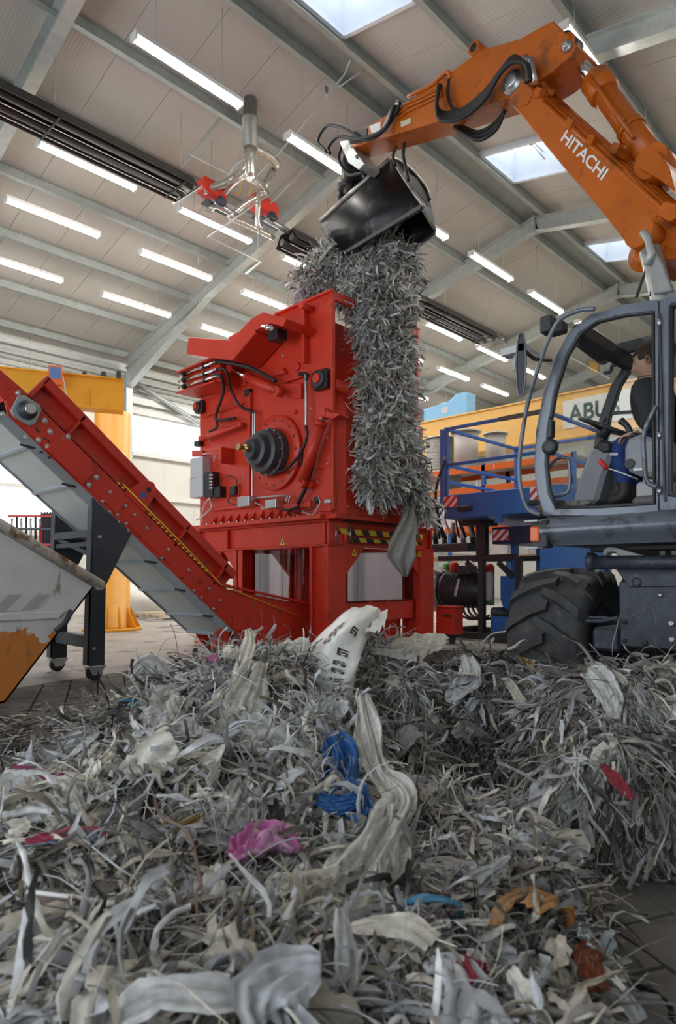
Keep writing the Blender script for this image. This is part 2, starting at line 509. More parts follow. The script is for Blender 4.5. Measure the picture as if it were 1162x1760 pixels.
for n, o in enumerate(openings):
    w = thing('window_%d' % (n+6), ((o[0]+o[1])/2, WALL_Y+.05, o[2]), None, None, kind='structure')
    t = MB()
    for p, q in (((o[0], o[2]), (o[1], o[2])), ((o[0], o[3]), (o[1], o[3])), ((o[0], o[2]), (o[0], o[3])), ((o[1], o[2]), (o[1], o[3]))):
        t.bar((p[0], WALL_Y+.03, p[1]), (q[0], WALL_Y+.03, q[1]), .12, .09, (0, 1, 0) if p[0] == q[0] else (0, 0, 1))
    obj('window_frame', t, M_WHITE, w)
    k = max(1, round((o[1]-o[0])/2.2))
    for i in range(k):
        a_ = o[0]+(o[1]-o[0])*i/k; b_ = o[0]+(o[1]-o[0])*(i+1)/k
        obj('pane', MB().box((a_+.03, WALL_Y+.045, o[2]+.03), (b_-.03, WALL_Y+.055, o[3]-.03)), M_PANE, w)
# horizontal girts and rails on the inner face
for (z, h, dp, m) in ((6.42, .20, .16, M_GALV), (6.70, .05, .05, M_PURLIN), (6.86, .05, .05, M_PURLIN), (7.02, .10, .12, M_GALV), (7.28, .14, .16, M_GALV), (6.10, .14, .12, M_WHITE), (4.80, .10, .14, M_WHITE), (3.50, .10, .12, M_WHITE), (2.25, .10, .12, M_WHITE)):
    obj('girt', MB().box((X_LO, WALL_Y-dp, z-h/2), (X_HI, WALL_Y-.002, z+h/2)), m, wall)
# steel brace tubes in the first bay behind the column
t = MB().tube([(9.55, WALL_Y-.3, 7.0), (13.9, WALL_Y-.3, 5.3)], .07, 10); obj('wind_brace', t, M_GALV, wall)
t = MB().tube([(9.62, WALL_Y-.2, 6.92), (12.2, WALL_Y-.2, 6.0)], .03, 8); obj('wind_brace', t, M_GALV, wall)

# ---- gable wall at the far end
gable = thing('wall_far_gable', (X_HI, RY, 0), None, None, kind='structure')
y = Y_LO
while y < WALL_Y:
    y2 = min(y+1.1, WALL_Y)
    obj('wall_panel', MB().prism([(X_HI, y+.004, 0), (X_HI, y2-.004, 0), (X_HI, y2-.004, roofz(y2)+.6), (X_HI, y+.004, roofz(y)+.6)], (.1, 0, 0)), M_WALLP, gable)
    y += 1.1

# ---- side wall behind the excavator: white sheets on girts
wr = thing('wall_near_eaves', (10, Y_LO, 0), None, None, kind='structure')
x = X_LO
while x < X_HI:
    obj('wall_panel', MB().box((x+.004, Y_LO-.1, 0), (x+1.3-.004, Y_LO, roofz(Y_LO)+.6)), M_WALLP, wr); x += 1.3
for z in (1.2, 2.6, 4.0, 5.4):
    obj('girt', MB().box((X_LO, Y_LO+.002, z-.05), (X_HI, Y_LO+.12, z+.05)), M_GALV, wr)

# ---- unseen gable wall behind, two gate openings added and sized to let daylight in
gb = thing('wall_near_gable', (X_LO, RY, 0), None, None, kind='structure')
y = Y_LO
while y < WALL_Y:
    y2 = min(y+1.1, WALL_Y); zlo = 5.6 if (-2.0 < (y+y2)/2 < 2.6 or 4.6 < (y+y2)/2 < 13.0) else 0
    obj('wall_panel', MB().prism([(X_LO-.1, y+.004, zlo), (X_LO-.1, y2-.004, zlo), (X_LO-.1, y2-.004, roofz(y2)+.6), (X_LO-.1, y+.004, roofz(y)+.6)], (.1, 0, 0)), M_WALLP, gb)
    y += 1.1
# ------------------------------------------------------------------ strip lights on cords
M_TUBE = emit('lamp_diffuser_light', (1.0, 0.965, 0.90), TUBE_STRENGTH)
M_LAMPB = mat('lamp_housing', (0.75, 0.75, 0.72), 0.4)
LAMP = None
LROWS = [(8.05, 8.35, 'ridge'), (11.22, 8.38, 'second'), (12.72, 8.04, 'third'), (14.5, 7.68, 'outer')]
LNAME = {0: 'row of lamps nearest the roof ridge', 1: 'row just past the black radiant heater', 2: 'third row from the ridge', 3: 'lowest row by the eaves wall'}
ORD = ['first', 'second', 'third', 'fourth', 'fifth', 'sixth', 'seventh', 'eighth', 'ninth']
def make_lamp(loc, drop, label):
    global LAMP
    if LAMP is None:
        r = thing('strip_light', loc, label, 'lamp', 'hanging strip lights')
        t = MB()
        n = 10
        for (x0, x1) in ((0.03, 1.77),):
            pts = []
            for xx in (x0, x1):
                pts.append([(xx, 0.075*math.cos(math.pi*(k/(n-1))+math.pi), -0.012-0.05*math.sin(math.pi*k/(n-1))) for k in range(n)])
            t.grid(pts); t.add([p for p in pts[0]], [tuple(range(n))]); t.add([p for p in pts[1]], [tuple(range(n))])
        obj('diffuser', t, M_TUBE, r, local=True)
        t = MB().box((0, -.08, -.012), (1.8, .08, .05)); t.box((0, -.08, -.06), (.03, .08, -.012)); t.box((1.77, -.08, -.06), (1.8, .08, -.012))
        obj('housing', t, M_LAMPB, r, local=True)
        for xx in (0.35, 1.45):
            c = obj('cord', MB().cyl((0, 0, 0), (0, 0, 1), .006, n=5), M_GALV, r, local=True)
            c.location = (xx, 0, .05); c.scale = (1, 1, drop)
        LAMP = r
    else:
        r = dup(LAMP, loc, label=label)
        for c in r.children:
            if c.name.startswith('cord'): c.scale = (1, 1, drop)
    return r
for ri, (y, z, _n) in enumerate(LROWS):
    for k in range(1, 8):
        x = 4.3 + 2.71*(k-1) if ri else 4.33 + 2.735*(k-1)
        make_lamp((x, y, z), roofz(y)+.31-z-.05, 'lit white strip light, %s in the %s' % (ORD[k-1], LNAME[ri]))
for k, x in enumerate((8.2, 10.9, 13.6, 16.3, 19.0)):
    make_lamp((x, 3.85, 8.36), roofz(3.85)+.31-8.41, 'lit white strip light, %s along the roof slope behind the orange boom' % ORD[k])
for k, x in enumerate((8.2, 10.9, 13.6)):
    make_lamp((x, 0.4, 7.6), roofz(.4)+.31-7.65, 'lit white strip light, %s high above the excavator cab' % ORD[k])
# ================================================================== the red shredder
XM, YM, YE, XR = 6.11, 6.14, 9.25, 8.52
def q4(u, v, X=XM): return P_X(300+.3959*u, 480+.3959*v, X)
def q7(u, v, X=XM): return P_X(280+.4475*u, 840+.4475*v, X)
def f4(u, v, Y=YM): return P_Y(300+.3959*u, 480+.3959*v, Y)
def f7(u, v, Y=YM): return P_Y(280+.4475*u, 840+.4475*v, Y)
SH = thing('shredder', (7.3, 7.7, 0), 'tall bright red industrial shredder standing on a red steel leg frame', 'shredder')
def part(name, mb, m=M_RED, parent=SH, bevel=0.006): return obj(name, mb, m, parent, bevel)
def screw(mb, p, axis, r=0.018, h=0.014): mb.lathe(V(p), axis, [(0, r), (h*.7, r), (h, r*.6)], 8, False)

ZB0, ZB1 = 1.50, 1.86
# --- leg frame: ring beam, legs, haunches
def ring_side(a, b, nrm, stiff=()):
    """channel beam seen from outside; a,b on the outer face, nrm outwards"""
    t = MB(); a = V(a); b = V(b); n = V(nrm); d = (b-a)
    t.obox((a+b)/2 - n*.10 + V((0, 0, ZB1-.015)), d/2, n*.10, V((0, 0, .015)))
    t.obox((a+b)/2 - n*.10 + V((0, 0, ZB0+.015)), d/2, n*.10, V((0, 0, .015)))
    t.obox((a+b)/2 - n*.08 + V((0, 0, (ZB0+ZB1)/2)), d/2, n*.02, V((0, 0, (ZB1-ZB0)/2-.03)))
    for s in stiff:
        p = a + d*s
        t.obox(p - n*.03 + V((0, 0, (ZB0+ZB1)/2)), d.normalized()*.012, n*.03, V((0, 0, (ZB1-ZB0)/2-.03)))
    return t
ystiff = q7(245, 190).y
part('ring_beam', ring_side((XM, YM, 0), (XM, YE, 0), (-1, 0, 0), ((ystiff-YM)/(YE-YM),)))
part('ring_beam', ring_side((XR, YM, 0), (XR, YE, 0), (1, 0, 0), (.5,)))
part('ring_beam', ring_side((XM, YE, 0), (XR, YE, 0), (0, 1, 0)))
part('ring_beam', ring_side((XM, YM, 0), (XR, YM, 0), (0, -1, 0)), bevel=.004)
part('ring_beam_cover', MB().box((XM+.01, YM-.004, ZB0+.03), (XM+.42, YM+.03, ZB1-.03)))
LW = 0.36
def leg(x, y, sx, sy):
    t = MB()
    X0, X1 = sorted((x, x+sx*LW)); Y0, Y1 = sorted((y, y+sy*LW))
    t.box((X0, Y0, .03), (X1, Y0+.09, ZB0)); t.box((X0, Y1-.05, .03), (X1, Y1, ZB0)); t.box((X0+.07, Y0+.02, .03), (X0+.30, Y1-.02, ZB0))
    t.box((X0-.02, Y0-.02, 0), (X1+.03, Y1+.03, .03))
    o = part('leg', t)
    s = MB()
    for (bx, by) in ((X0+.02, Y0-.01), (X1, Y0-.01)): screw(s, (bx+.01, by, .03), (0, 0, 1), .016, .05)
    obj('anchor_bolt', s, M_STEEL, o)
leg(XM, YM, 1, 1); leg(XR-.02, YM, -1, 1); leg(XM, YE, 1, -1); leg(XR, YE, -1, -1)
ymid = q7(300, 300).y
t = MB().box((XM+.02, ymid, .03), (XM+.06, ymid+.24, ZB0)).box((XM+.24, ymid, .03), (XM+.28, ymid+.24, ZB0)).box((XM+.02, ymid+.10, .03), (XM+.28, ymid+.14, ZB0)).box((XM, ymid-.02, 0), (XM+.30, ymid+.26, .03))
part('leg', t)
t = MB().box((XR-.28, ymid, .03), (XR-.24, ymid+.24, ZB0)).box((XR-.06, ymid, .03), (XR-.02, ymid+.24, ZB0)).box((XR-.28, ymid+.10, .03), (XR-.02, ymid+.14, ZB0))
part('leg', t)
# haunch plates of the front and rear portals (octagonal opening)
hh, hw = 0.36, 0.40
for y in (YM+.02, YE-.06):
    for (x, s) in ((XM+LW, 1), (XR-.02-LW, -1)):
        part('haunch_plate', MB().prism([(x-s*.02, y, ZB0), (x+s*hw, y, ZB0), (x-s*.02, y, ZB0-hh-.06)], (0, .04, 0)), bevel=0)
for x in (XM+.05, XR-.09):
    for (y, s) in ((YE-LW, -1), (ymid+.24, 1)):
        part('haunch_plate', MB().prism([(x, y, ZB0), (x, y+s*.30, ZB0), (x, y, ZB0-.30)], (.04, 0, 0)), bevel=0)
# cross beam low between the front legs and along the far side
part('cross_beam', MB().box((XM+LW, YM+.12, .44), (XR-LW, YM+.30, .74)))
part('discharge_trough', MB().box((XM+.5, YM+.35, .12), (XM+.58, YE-.4, .55)).box((XR-.5, YM+.35, .12), (XR-.42, YE-.4, .55)).box((XM+.5, YM+.35, .10), (XR-.42, YE-.4, .14)))
# clear plastic curtains in the openings, shade under the machine put in the tint
M_FILM = glass('shade_tinted_curtain_film', (0.33, 0.30, 0.36), 0.06, 0.12)
rows = []
for i in range(2):
    rows.append([(XM+.16+.03*math.sin(k*1.1)+.02*math.sin(k*2.7), YM+LW+.02+(ymid-YM-LW-.04)*k/24, (ZB0-.02, .50)[i]) for k in range(25)])
part('curtain', MB().grid(rows), M_FILM, bevel=0)
rows = []
for i in range(2):
    rows.append([(XM+LW+.02+(XR-XM-2*LW-.06)*k/24, YM+.10+.02*math.sin(k*.9)+.015*math.sin(k*2.2), (ZB0-.02, .72)[i]) for k in range(25)])
part('curtain', MB().grid(rows), M_FILM, bevel=0)

# --- housing: side plates, rear, floor
PL = 0.03
zf0 = 1.92          # underside of the housing
YB0, YB1 = 6.05, q4(110, 900).y
sideU = [(110, 1036), (110, 520), (200, 495), (330, 300), (440, 152), (686, 50), (689, 480), (690, 1000), (640, 1005), (560, 1010)]
poly = [q4(u, v) for u, v in sideU]
for p in poly:
    if p.z < 2.15: p.z = zf0
    if p.y < YB0+.06: p.y = YB0
poly[-1].z = zf0; poly[-2].z = zf0
ZTOP = poly[5].z
XB = 7.96
for x, nm in ((XM, 'side_plate'), (XB-PL, 'side_plate')):
    part(nm, MB().prism([(x, p.y, p.z) for p in poly], (PL, 0, 0)), bevel=.004)
# solid lower housing between the plates, below the hopper mouth
ZH = q4(690, 430).z
low = [V((0, YB0+.10, zf0)), V((0, YB1, zf0)), V((0, YB1, poly[1].z)), V((0, poly[2].y, poly[2].z)), V((0, poly[3].y, poly[3].z)), V((0, poly[3].y-.3, ZH-.15)), V((0, YB0+.35, ZH-.25)), V((0, YB0+.10, ZH-.30))]
part('housing', MB().prism([(XM+PL, p.y, p.z) for p in low], (XB-XM-2*PL, 0, 0)), bevel=0)
# hopper rear wall (leaning) and rims
a, b = poly[3], poly[4]
part('hopper_rear_wall', MB().prism([(XM+PL, a.y, a.z), (XM+PL, b.y, b.z), (XM+PL, b.y+.04, b.z), (XM+PL, a.y+.05, a.z)], (XB-XM-2*PL, 0, 0)), bevel=0)
part('hopper_inner_wall', MB().prism([(XM+PL, YB0+.55, ZTOP-.10), (XM+PL, YB0+1.25, ZH-.2), (XM+PL, YB0+1.29, ZH-.2), (XM+PL, YB0+.59, ZTOP-.10)], (XB-XM-2*PL, 0, 0)), bevel=0)
for x in (XM, XB):
    part('hopper_rim', MB().bar((x, YB0-.02, ZTOP), (x, poly[4].y, ZTOP), .09, .035))
part('hopper_rim', MB().bar((XM, poly[4].y, ZTOP), (XB, poly[4].y, ZTOP), .09, .035))
part('hopper_rim', MB().box((XM, YB0-.01, ZTOP-.11), (XB, YB0+.03, ZTOP+.01)))
for x, s in ((XM, 1), (XB, -1)):
    x0, x1 = sorted((x-s*.015, x+s*.045)); part('hopper_edge_flange', MB().box((x0, YB0-.015, ZH-.1), (x1, YB0+.03, ZTOP)))
# front cover with chamfered corners
YF = 5.96
xf0 = P_Y(595, 800, YF).x; xf1 = P_Y(727, 800, YF).x
ztc = P_Y(595, 706, YF).z
t = MB()
ring = lambda z, g: [V((xf0+g*.3, YF+g, z)), V((xf1-g*.3, YF+g, z)), V((XB+.09, YB0+.12, z)), V((XB+.09, YB0+.4, z)), V((XM+PL, YB0+.4, z)), V((XM+.002, YB0+.02, z))]
r0 = ring(zf0, 0); r1 = ring(ztc, 0); r2 = ring(ztc+.28, .13)
for r in (r0, r1, r2): pass
n = 6
t.add(r0+r1+r2, [tuple(range(n))[::-1]] + [(i, (i+1) % n, n+(i+1) % n, n+i) for i in range(n)] + [(n+i, n+(i+1) % n, 2*n+(i+1) % n, 2*n+i) for i in range(n)] + [tuple(range(2*n, 3*n))])
fc = part('front_cover', t, bevel=.008)
s = MB()
for k in range(5):
    screw(s, (xf0+.03, YF, zf0+.1+k*.4), (0, -1, 0)); screw(s, (xf1-.03, YF, zf0+.1+k*.4), (0, -1, 0))
obj('screw', s, M_STEEL, fc)
# hinge tube across the mouth with brackets
zt = f4(760, 475, YB0).z
part('hinge_tube', MB().cyl((XM+.02, YB0+.04, zt), (XB+.05, YB0+.04, zt), .085, n=20), bevel=0)
for xx in (f4(785, 500, YB0).x, XB-.35):
    part('hinge_bracket', MB().prism([(xx-.10, YB0-.03, zt-.36), (xx+.14, YB0-.03, zt-.36), (xx+.05, YB0-.02, zt+.06), (xx-.03, YB0-.02, zt+.06)], (0, .14, 0)), bevel=.004)
# base flange with triangular gussets
part('base_flange', MB().box((XM-.13, YB0+.10, zf0-.06), (XB+.1, YB1+.02, zf0)).box((XM-.03, YF, zf0-.06), (XB+.1, YB0+.12, zf0)))
part('base_block', MB().prism([q4(640, 940), q4(690, 945), q4(690, 1010), q4(640, 1010)], (-.05, 0, 0)))
gm = None
y0, y1 = q4(545, 1000).y, q4(185, 1000).y
for k in range(11):
    y = y0 + (y1-y0)*k/10
    part('gusset', MB().prism([(XM, y, zf0), (XM-.12, y, zf0), (XM, y, zf0+.14)], (0, .018, 0)), bevel=0)
s = MB()
for k in range(12):
    screw(s, (XM-.09, y0+.05 + (y1-y0)*(k-.5)/10, zf0), (0, 0, 1), .016, .03)
obj('flange_screws', s, M_STEEL, SH)
part('base_rail', MB().bar(q4(165, 1000, XM-.03), q4(300, 985, XM-.03), .06, .06))
# dark gap and yellow-black guards between cover and ring beam
part('drawer_front', MB().box((XM+.30, YM-.05, ZB1-.02), (XB, YM+.1, zf0-.06)), M_BLACK)
M_STRIPE = bpy.data.materials.new('yellow_black_stripes'); M_STRIPE.use_nodes = True
def stripes(m, c1, c2, scale, ax=(1, 0, 1)):
    nt = m.node_tree; N = nt.nodes; L = nt.links; b = N['Principled BSDF']; b.inputs['Roughness'].default_value = .5
    tc = N.new('ShaderNodeTexCoord'); dp = N.new('ShaderNodeVectorMath'); dp.operation = 'DOT_PRODUCT'; dp.inputs[1].default_value = ax
    L.new(tc.outputs['Object'], dp.inputs[0])
    mu = N.new('ShaderNodeMath'); mu.operation = 'MULTIPLY'; mu.inputs[1].default_value = scale; L.new(dp.outputs['Value'], mu.inputs[0])
    fr = N.new('ShaderNodeMath'); fr.operation = 'FRACT'; L.new(mu.outputs[0], fr.inputs[0])
    gt = N.new('ShaderNodeMath'); gt.operation = 'GREATER_THAN'; gt.inputs[1].default_value = .5; L.new(fr.outputs[0], gt.inputs[0])
    mx = N.new('ShaderNodeMix'); mx.data_type = 'RGBA'; L.new(gt.outputs[0], mx.inputs['Factor']); mx.inputs[6].default_value = (*c1, 1); mx.inputs[7].default_value = (*c2, 1)
    L.new(mx.outputs[2], b.inputs['Base Color'])
stripes(M_STRIPE, (.75, .50, .03), (.02, .02, .02), 3.4, (1, 0, .6))
part('hazard_guard', MB().box((f7(675, 165).x, YM-.03, f7(700, 176).z), (XR-.35, YM-.012, f7(700, 155).z)), M_STRIPE, bevel=0)
part('hazard_guard', MB().box((f7(720, 195).x, YM-.05, f7(740, 206).z), (XR-.4, YM-.03, f7(740, 190).z)), M_STRIPE, bevel=0)
t = MB(); 
for u in (665, 720): t.cyl(f7(u, 205, YM-.03), f7(u, 145, YM-.03), .012, n=8)
part('guard_pin', t, M_STEEL, bevel=0)
part('guard_bracket', MB().box(tuple(f7(700, 207, YM-.04)), tuple(f7(712, 176, YM-.04)+V((0, .04, 0)))))
# vertical ribs and trims on the side plate
def yz(u, v): p = q4(u, v); return p.y, p.z
def rib(u0, v0, u1, v1, w=.03, h=.05, x=XM):
    p0, p1 = q4(u0, v0, x-h/2), q4(u1, v1, x-h/2)
    return MB().bar(p0, p1, w, h, (1, 0, 0))
part('rib', rib(570, 125, 568, 365, .05, .10)); part('rib', rib(330, 490, 325, 960, .05, .06)); part('rib', rib(688, 390, 690, 1000, .04, .05))
part('rib', rib(595, 400, 595, 470, .03, .05)); part('rib', rib(455, 455, 640, 395, .03, .06)); part('rib', rib(125, 600, 300, 540, .02, .04))
t = MB().cyl(q4(600, 132), q4(600, 132)-V((.22, 0, 0)), .045, n=16); part('lifting_stub', t, bevel=0)
t = MB()
for u, v, r in ((535, 380, .06), (527, 577, .03), (305, 455, .05), (285, 635, .035)): t.lathe(q4(u, v), (-1, 0, 0), [(0, r), (.03, r), (.035, r*.8)], 18)
part('boss', t, bevel=0)
part('access_panel', MB().prism([q4(600, 690), q4(680, 690), q4(680, 815), q4(600, 835)], (-.012, 0, 0)))
part('corner_plate', MB().prism([q4(450, 400), q4(480, 385), q4(495, 412), q4(430, 425)], (-.06, 0, 0)))
part('corner_plate', MB().prism([q4(465, 455), q4(560, 455), q4(560, 520), q4(500, 515)], (-.05, 0, 0)))
part('corner_plate', MB().prism([q4(530, 760), q4(560, 740), q4(555, 810), q4(535, 812)], (-.03, 0, 0)), M_BLACK)
# edge screws
s = MB()
for u, v in ((595, 560), (595, 705), (665, 690), (665, 800), (600, 705), (470, 330), (520, 1000), (672, 985), (620, 880), (580, 880), (300, 860), (345, 820)): screw(s, q4(u, v), (-1, 0, 0))
obj('screw', s, M_STEEL, SH)
# --- rotor flange and gearbox
dc = q4(446, 756); dr = abs(q4(446, 592).z - dc.z)*.99
disc = part('rotor_flange', MB().lathe(dc, (-1, 0, 0), [(0, dr), (.05, dr), (.06, dr-.015), (.06, dr*.62), (.05, dr*.6)], 48), bevel=0)
s = MB()
for k in range(16):
    q = 2*math.pi*k/16; screw(s, dc+V((-.06, math.cos(q)*dr*.86, math.sin(q)*dr*.86)), (-1, 0, 0), .02, .006)
obj('bolt_hole', s, M_BLACK, disc)
gb = part('gearbox', MB().lathe(dc+V((-.06, .02, 0)), (-1, 0, 0), [(0, .34), (.10, .34), (.11, .31), (.22, .30), (.24, .24), (.34, .22), (.36, .16), (.44, .13), (.45, .05)], 36, False), mat('dark_slate_paint', (.045, .055, .065), .35, var=.1), bevel=0)
for k in range(12):
    s = MB(); q = 2*math.pi*k/12; screw(s, dc+V((-.17, .02+math.cos(q)*.325, math.sin(q)*.325)), (-1, 0, 0), .018, .02)
    obj('bolt', s, M_STEEL, gb)
M_BRASS = mat('brass', (.62, .42, .16), .3, .9)
t = MB().lathe(dc+V((-.51, .02, 0)), (-1, 0, 0), [(0, .05), (.06, .05), (.06, .03), (.14, .03), (.14, .045), (.18, .045)], 14); t.cyl(dc+V((-.60, .02, 0)), dc+V((-.62, .10, .03)), .02, n=8)
obj('brass_coupling', t, M_BRASS, gb)
# --- bearing blocks on the corners
def bearing(u, v, s=.13):
    p = q4(u, v)
    b = part('bearing_block', MB().box((p.x-.10, p.y-s, p.z-s), (p.x, p.y+s, p.z+s)), M_BLACK, bevel=.02)
    obj('bearing_ring', MB().lathe(p+V((-.10, 0, 0)), (-1, 0, 0), [(0, s*.9), (.03, s*.9), (.035, s*.6)], 22), M_DARKFRAME, b)
    obj('bearing_cap', MB().lathe(p+V((-.13, 0, 0)), (-1, 0, 0), [(0, s*.5), (.03, s*.48)], 18), M_RED, b)
bearing(650, 440); bearing(122, 558, .10)
# --- the pusher arm standing out from the side
XA_ = XM-.52
armp = [q4(u, v, XA_) for u, v in ((50, 325), (60, 250), (243, 263), (335, 168), (352, 232), (250, 352))]
arm = part('pusher_arm', MB().prism(armp, (.50, 0, 0)), bevel=.01)
t = MB().prism([q4(u, v, XA_-.02) for u, v in ((335, 170), (385, 143), (487, 172), (470, 205), (415, 190), (350, 222))], (.54, 0, 0)); obj('arm_head', t, M_RED, arm)
c1 = q4(445, 235, XM-.3); obj('arm_damper', MB().box((c1.x-.08, c1.y-.10, c1.z-.10), (c1.x+.1, c1.y+.10, c1.z+.10)), M_BLACK, arm, bevel=.01)
t = MB().cyl(q4(385, 205, XA_-.03), q4(420, 212, XA_-.03), .035, n=12); obj('arm_pin', t, M_CHROME, arm)
# lamp / sensor behind the arm
part('arm_light', MB().box(tuple(q4(235, 262, XM)), tuple(q4(285, 225, XM)+V((.2, 0, 0)))), M_REDW)
# --- valve rack: red channel with three chrome rods
XV = XM-.42
top = [q4(25, 408, XV), q4(180, 342, XV)]; bot = [q4(20, 497, XV), q4(190, 447, XV)]
part('valve_rack', MB().bar(top[0]+V((.15, 0, 0)), top[1]+V((.15, 0, 0)), .44, .025).bar(bot[0]+V((.15, 0, 0)), bot[1]+V((.15, 0, 0)), .44, .025).prism([top[0]+V((.06, 0, 0)), top[1]+V((.06, 0, 0)), bot[1]+V((.06, 0, 0)), bot[0]+V((.06, 0, 0))], (.36, 0, 0)), bevel=.004)
for k, (a_, b_) in enumerate((((25, 418), (180, 358)), ((25, 443), (185, 392)), ((25, 470), (188, 420)))):
    p0, p1 = q4(*a_, XV-.0), q4(*b_, XV-.0)
    rd = part('chrome_rod', MB().cyl(p0, p1, .026, n=12), M_CHROME, bevel=0)
    d = (p1-p0).normalized(); t = MB()
    for s_ in (.08, .66): t.cyl(p0+(p1-p0)*s_, p0+(p1-p0)*(s_+.05), .04, n=10)
    t.cyl(p0-d*.03, p0+d*.03, .022, n=8)
    obj('rod_fitting', t, M_BLACK, rd)
# --- hydraulic cylinders
def ram(name, a, b, r, frac, X, rod=M_CHROME):
    p0, p1 = q4(*a, X), q4(*b, X); m = p0+(p1-p0)*frac
    body = part(name, MB().cyl(m, p1, r, n=16), bevel=0)
    obj('piston_rod', MB().cyl(p0, m, r*.55, n=12), rod, body)
    d = (p1-p0).normalized()
    each('eye', [MB().cyl(p0+V((-.05, 0, 0)), p0+V((.06, 0, 0)), r*1.0, n=14), MB().cyl(p1+V((-.05, 0, 0)), p1+V((.06, 0, 0)), r*1.05, n=14)], M_RED, body)
    obj('gland', MB().cyl(m-d*.03, m+d*.03, r*1.15, n=16), M_RED, body)
ram('flap_ram', (245, 390), (450, 488), .065, .38, XM-.22)
ram('screen_ram', (120, 692), (290, 632), .04, .06, XM-.12)
ram('gate_ram', (648, 582), (555, 880), .075, .14, XM-.16)
part('ram_bracket', MB().prism([q4(650, 570, XM-.2), q4(715, 588, XM-.2), q4(690, 605, XM-.2), q4(650, 600, XM-.2)], (.2, 0, 0)))
part('ram_bracket', MB().prism([q4(545, 865, XM-.1), q4(600, 880, XM-.1), q4(590, 905, XM-.1), q4(545, 905, XM-.1)], (.1, 0, 0)))
part('side_bracket', MB().prism([q4(125, 745, XM-.25), q4(203, 727, XM-.25), q4(200, 800, XM-.25), q4(190, 765, XM-.25)], (.25, 0, 0)))
part('side_bracket', MB().prism([q4(88, 745), q4(135, 745), q4(135, 768), q4(88, 772)], (-.06, 0, 0)))
# --- pipes and hoses
def hose(name, pts, r=.02, m=M_RUBBER, X=XM-.10): return part(name, MB().tube(bez([q4(p[0], p[1], (p[2] if len(p) > 2 else X)) for p in pts]), r, 8), m, bevel=0)
hose('black_hose', [(155, 352, XV+.1), (225, 362, XV), (330, 385, XV+.15), (440, 442, XM-.2)], .028)
hose('black_hose', [(190, 388, XV), (225, 400, XV), (245, 480, XM-.2), (285, 550), (345, 578)], .022)
hose('black_hose', [(165, 418, XV), (200, 418, XV), (212, 490, XM-.25), (180, 590), (190, 612), (265, 602)], .022)
hose('black_hose', [(190, 545), (180, 600), (185, 640), (150, 662)], .018)
hose('black_hose', [(572, 640), (575, 680), (555, 740), (520, 790), (470, 830), (390, 838), (340, 800), (330, 750)], .022, X=XM-.14)
hose('black_hose', [(635, 650), (610, 760), (575, 890), (535, 975)], .028)
hose('chrome_pipe', [(570, 410), (571, 500), (571, 640)], .022, M_STEEL)
hose('chrome_pipe', [(342, 570), (340, 700)], .014, M_STEEL); hose('chrome_pipe', [(350, 570), (348, 700)], .014, M_STEEL)
hose('chrome_pipe', [(338, 815), (338, 945), (345, 950)], .014, M_STEEL); hose('chrome_pipe', [(350, 950), (480, 940), (485, 965)], .014, M_STEEL)
hose('chrome_pipe', [(505, 938), (495, 970)], .014, M_STEEL)
hose('chrome_pipe', [(640, 655), (648, 640)], .02, M_STEEL)
hose('black_hose', [(540, 412), (572, 412), (573, 440)], .024)
t = MB().box(tuple(q4(110, 0, XM)*0), (0, 0, 0)) if False else None
def sbox(name, u0, v0, u1, v1, dx, m, x=XM, bevel=.006):
    p, q = q4(u0, v0, x), q4(u1, v1, x)
    return part(name, MB().box((x-dx, min(p.y, q.y), min(p.z, q.z)), (x, max(p.y, q.y), max(p.z, q.z))), m, bevel=bevel)
sbox('terminal_box', 104, 785, 158, 862, .16, M_GREYBOX); sbox('terminal_box', 102, 868, 158, 946, .16, M_GREYBOX)
vb = sbox('valve_block', 160, 845, 196, 945, .14, M_BLACK)
t = MB()
for k in range(5): t.cyl(q4(152, 852+k*14, XM-.17), q4(166, 850+k*14, XM-.17), .014, n=8)
obj('valve_fitting', t, M_STEEL, vb)
sbox('solenoid', 192, 905, 224, 947, .12, M_BLACK); sbox('solenoid', 240, 895, 286, 940, .03, M_RED)
sbox('socket', 256, 902, 282, 936, .09, M_BLACK)
sbox('limit_switch', 304, 950, 356, 986, .14, M_STEEL, XM-.03); sbox('limit_switch', 425, 962, 472, 994, .14, M_STEEL, XM-.03)
sbox('plug', 620, 948, 640, 972, .08, M_BLACK); sbox('plug', 106, 708, 128, 724, .1, M_BLACK); sbox('plug', 320, 485, 340, 505, .08, M_BLACK); sbox('plug', 258, 418, 278, 466, .06, M_DARKFRAME)
hose('cable', [(200, 895), (210, 865), (240, 855), (268, 870), (270, 900)], .008); hose('cable', [(262, 940), (240, 945), (236, 970), (290, 985)], .008)
hose('cable', [(170, 790), (175, 760), (150, 755), (125, 760)], .010, M_GREYBOX); hose('cable', [(150, 950), (160, 990), (120, 1030), (95, 1045)], .012, M_GREYBOX)
hose('cable', [(155, 945), (130, 980), (118, 1040), (120, 1060)], .012, M_GREYBOX); hose('cable', [(625, 945), (630, 975), (600, 1020), (570, 1015), (550, 1005)], .008, M_GREYBOX)
hose('cable', [(350, 970), (380, 985), (375, 1000)], .008, M_GREYBOX); hose('cable', [(375, 1000), (400, 985), (425, 965)], .008, M_GREYBOX)
hose('black_hose', [(470, 1000), (500, 1000), (540, 985)], .02); hose('black_hose', [(500, 1015), (560, 1005), (600, 995), (618, 962)], .010)
sbox('ram_plate', 480, 975, 600, 990, .05, M_RED); sbox('pipe_stub', 672, 958, 698, 974, .1, M_STEEL)
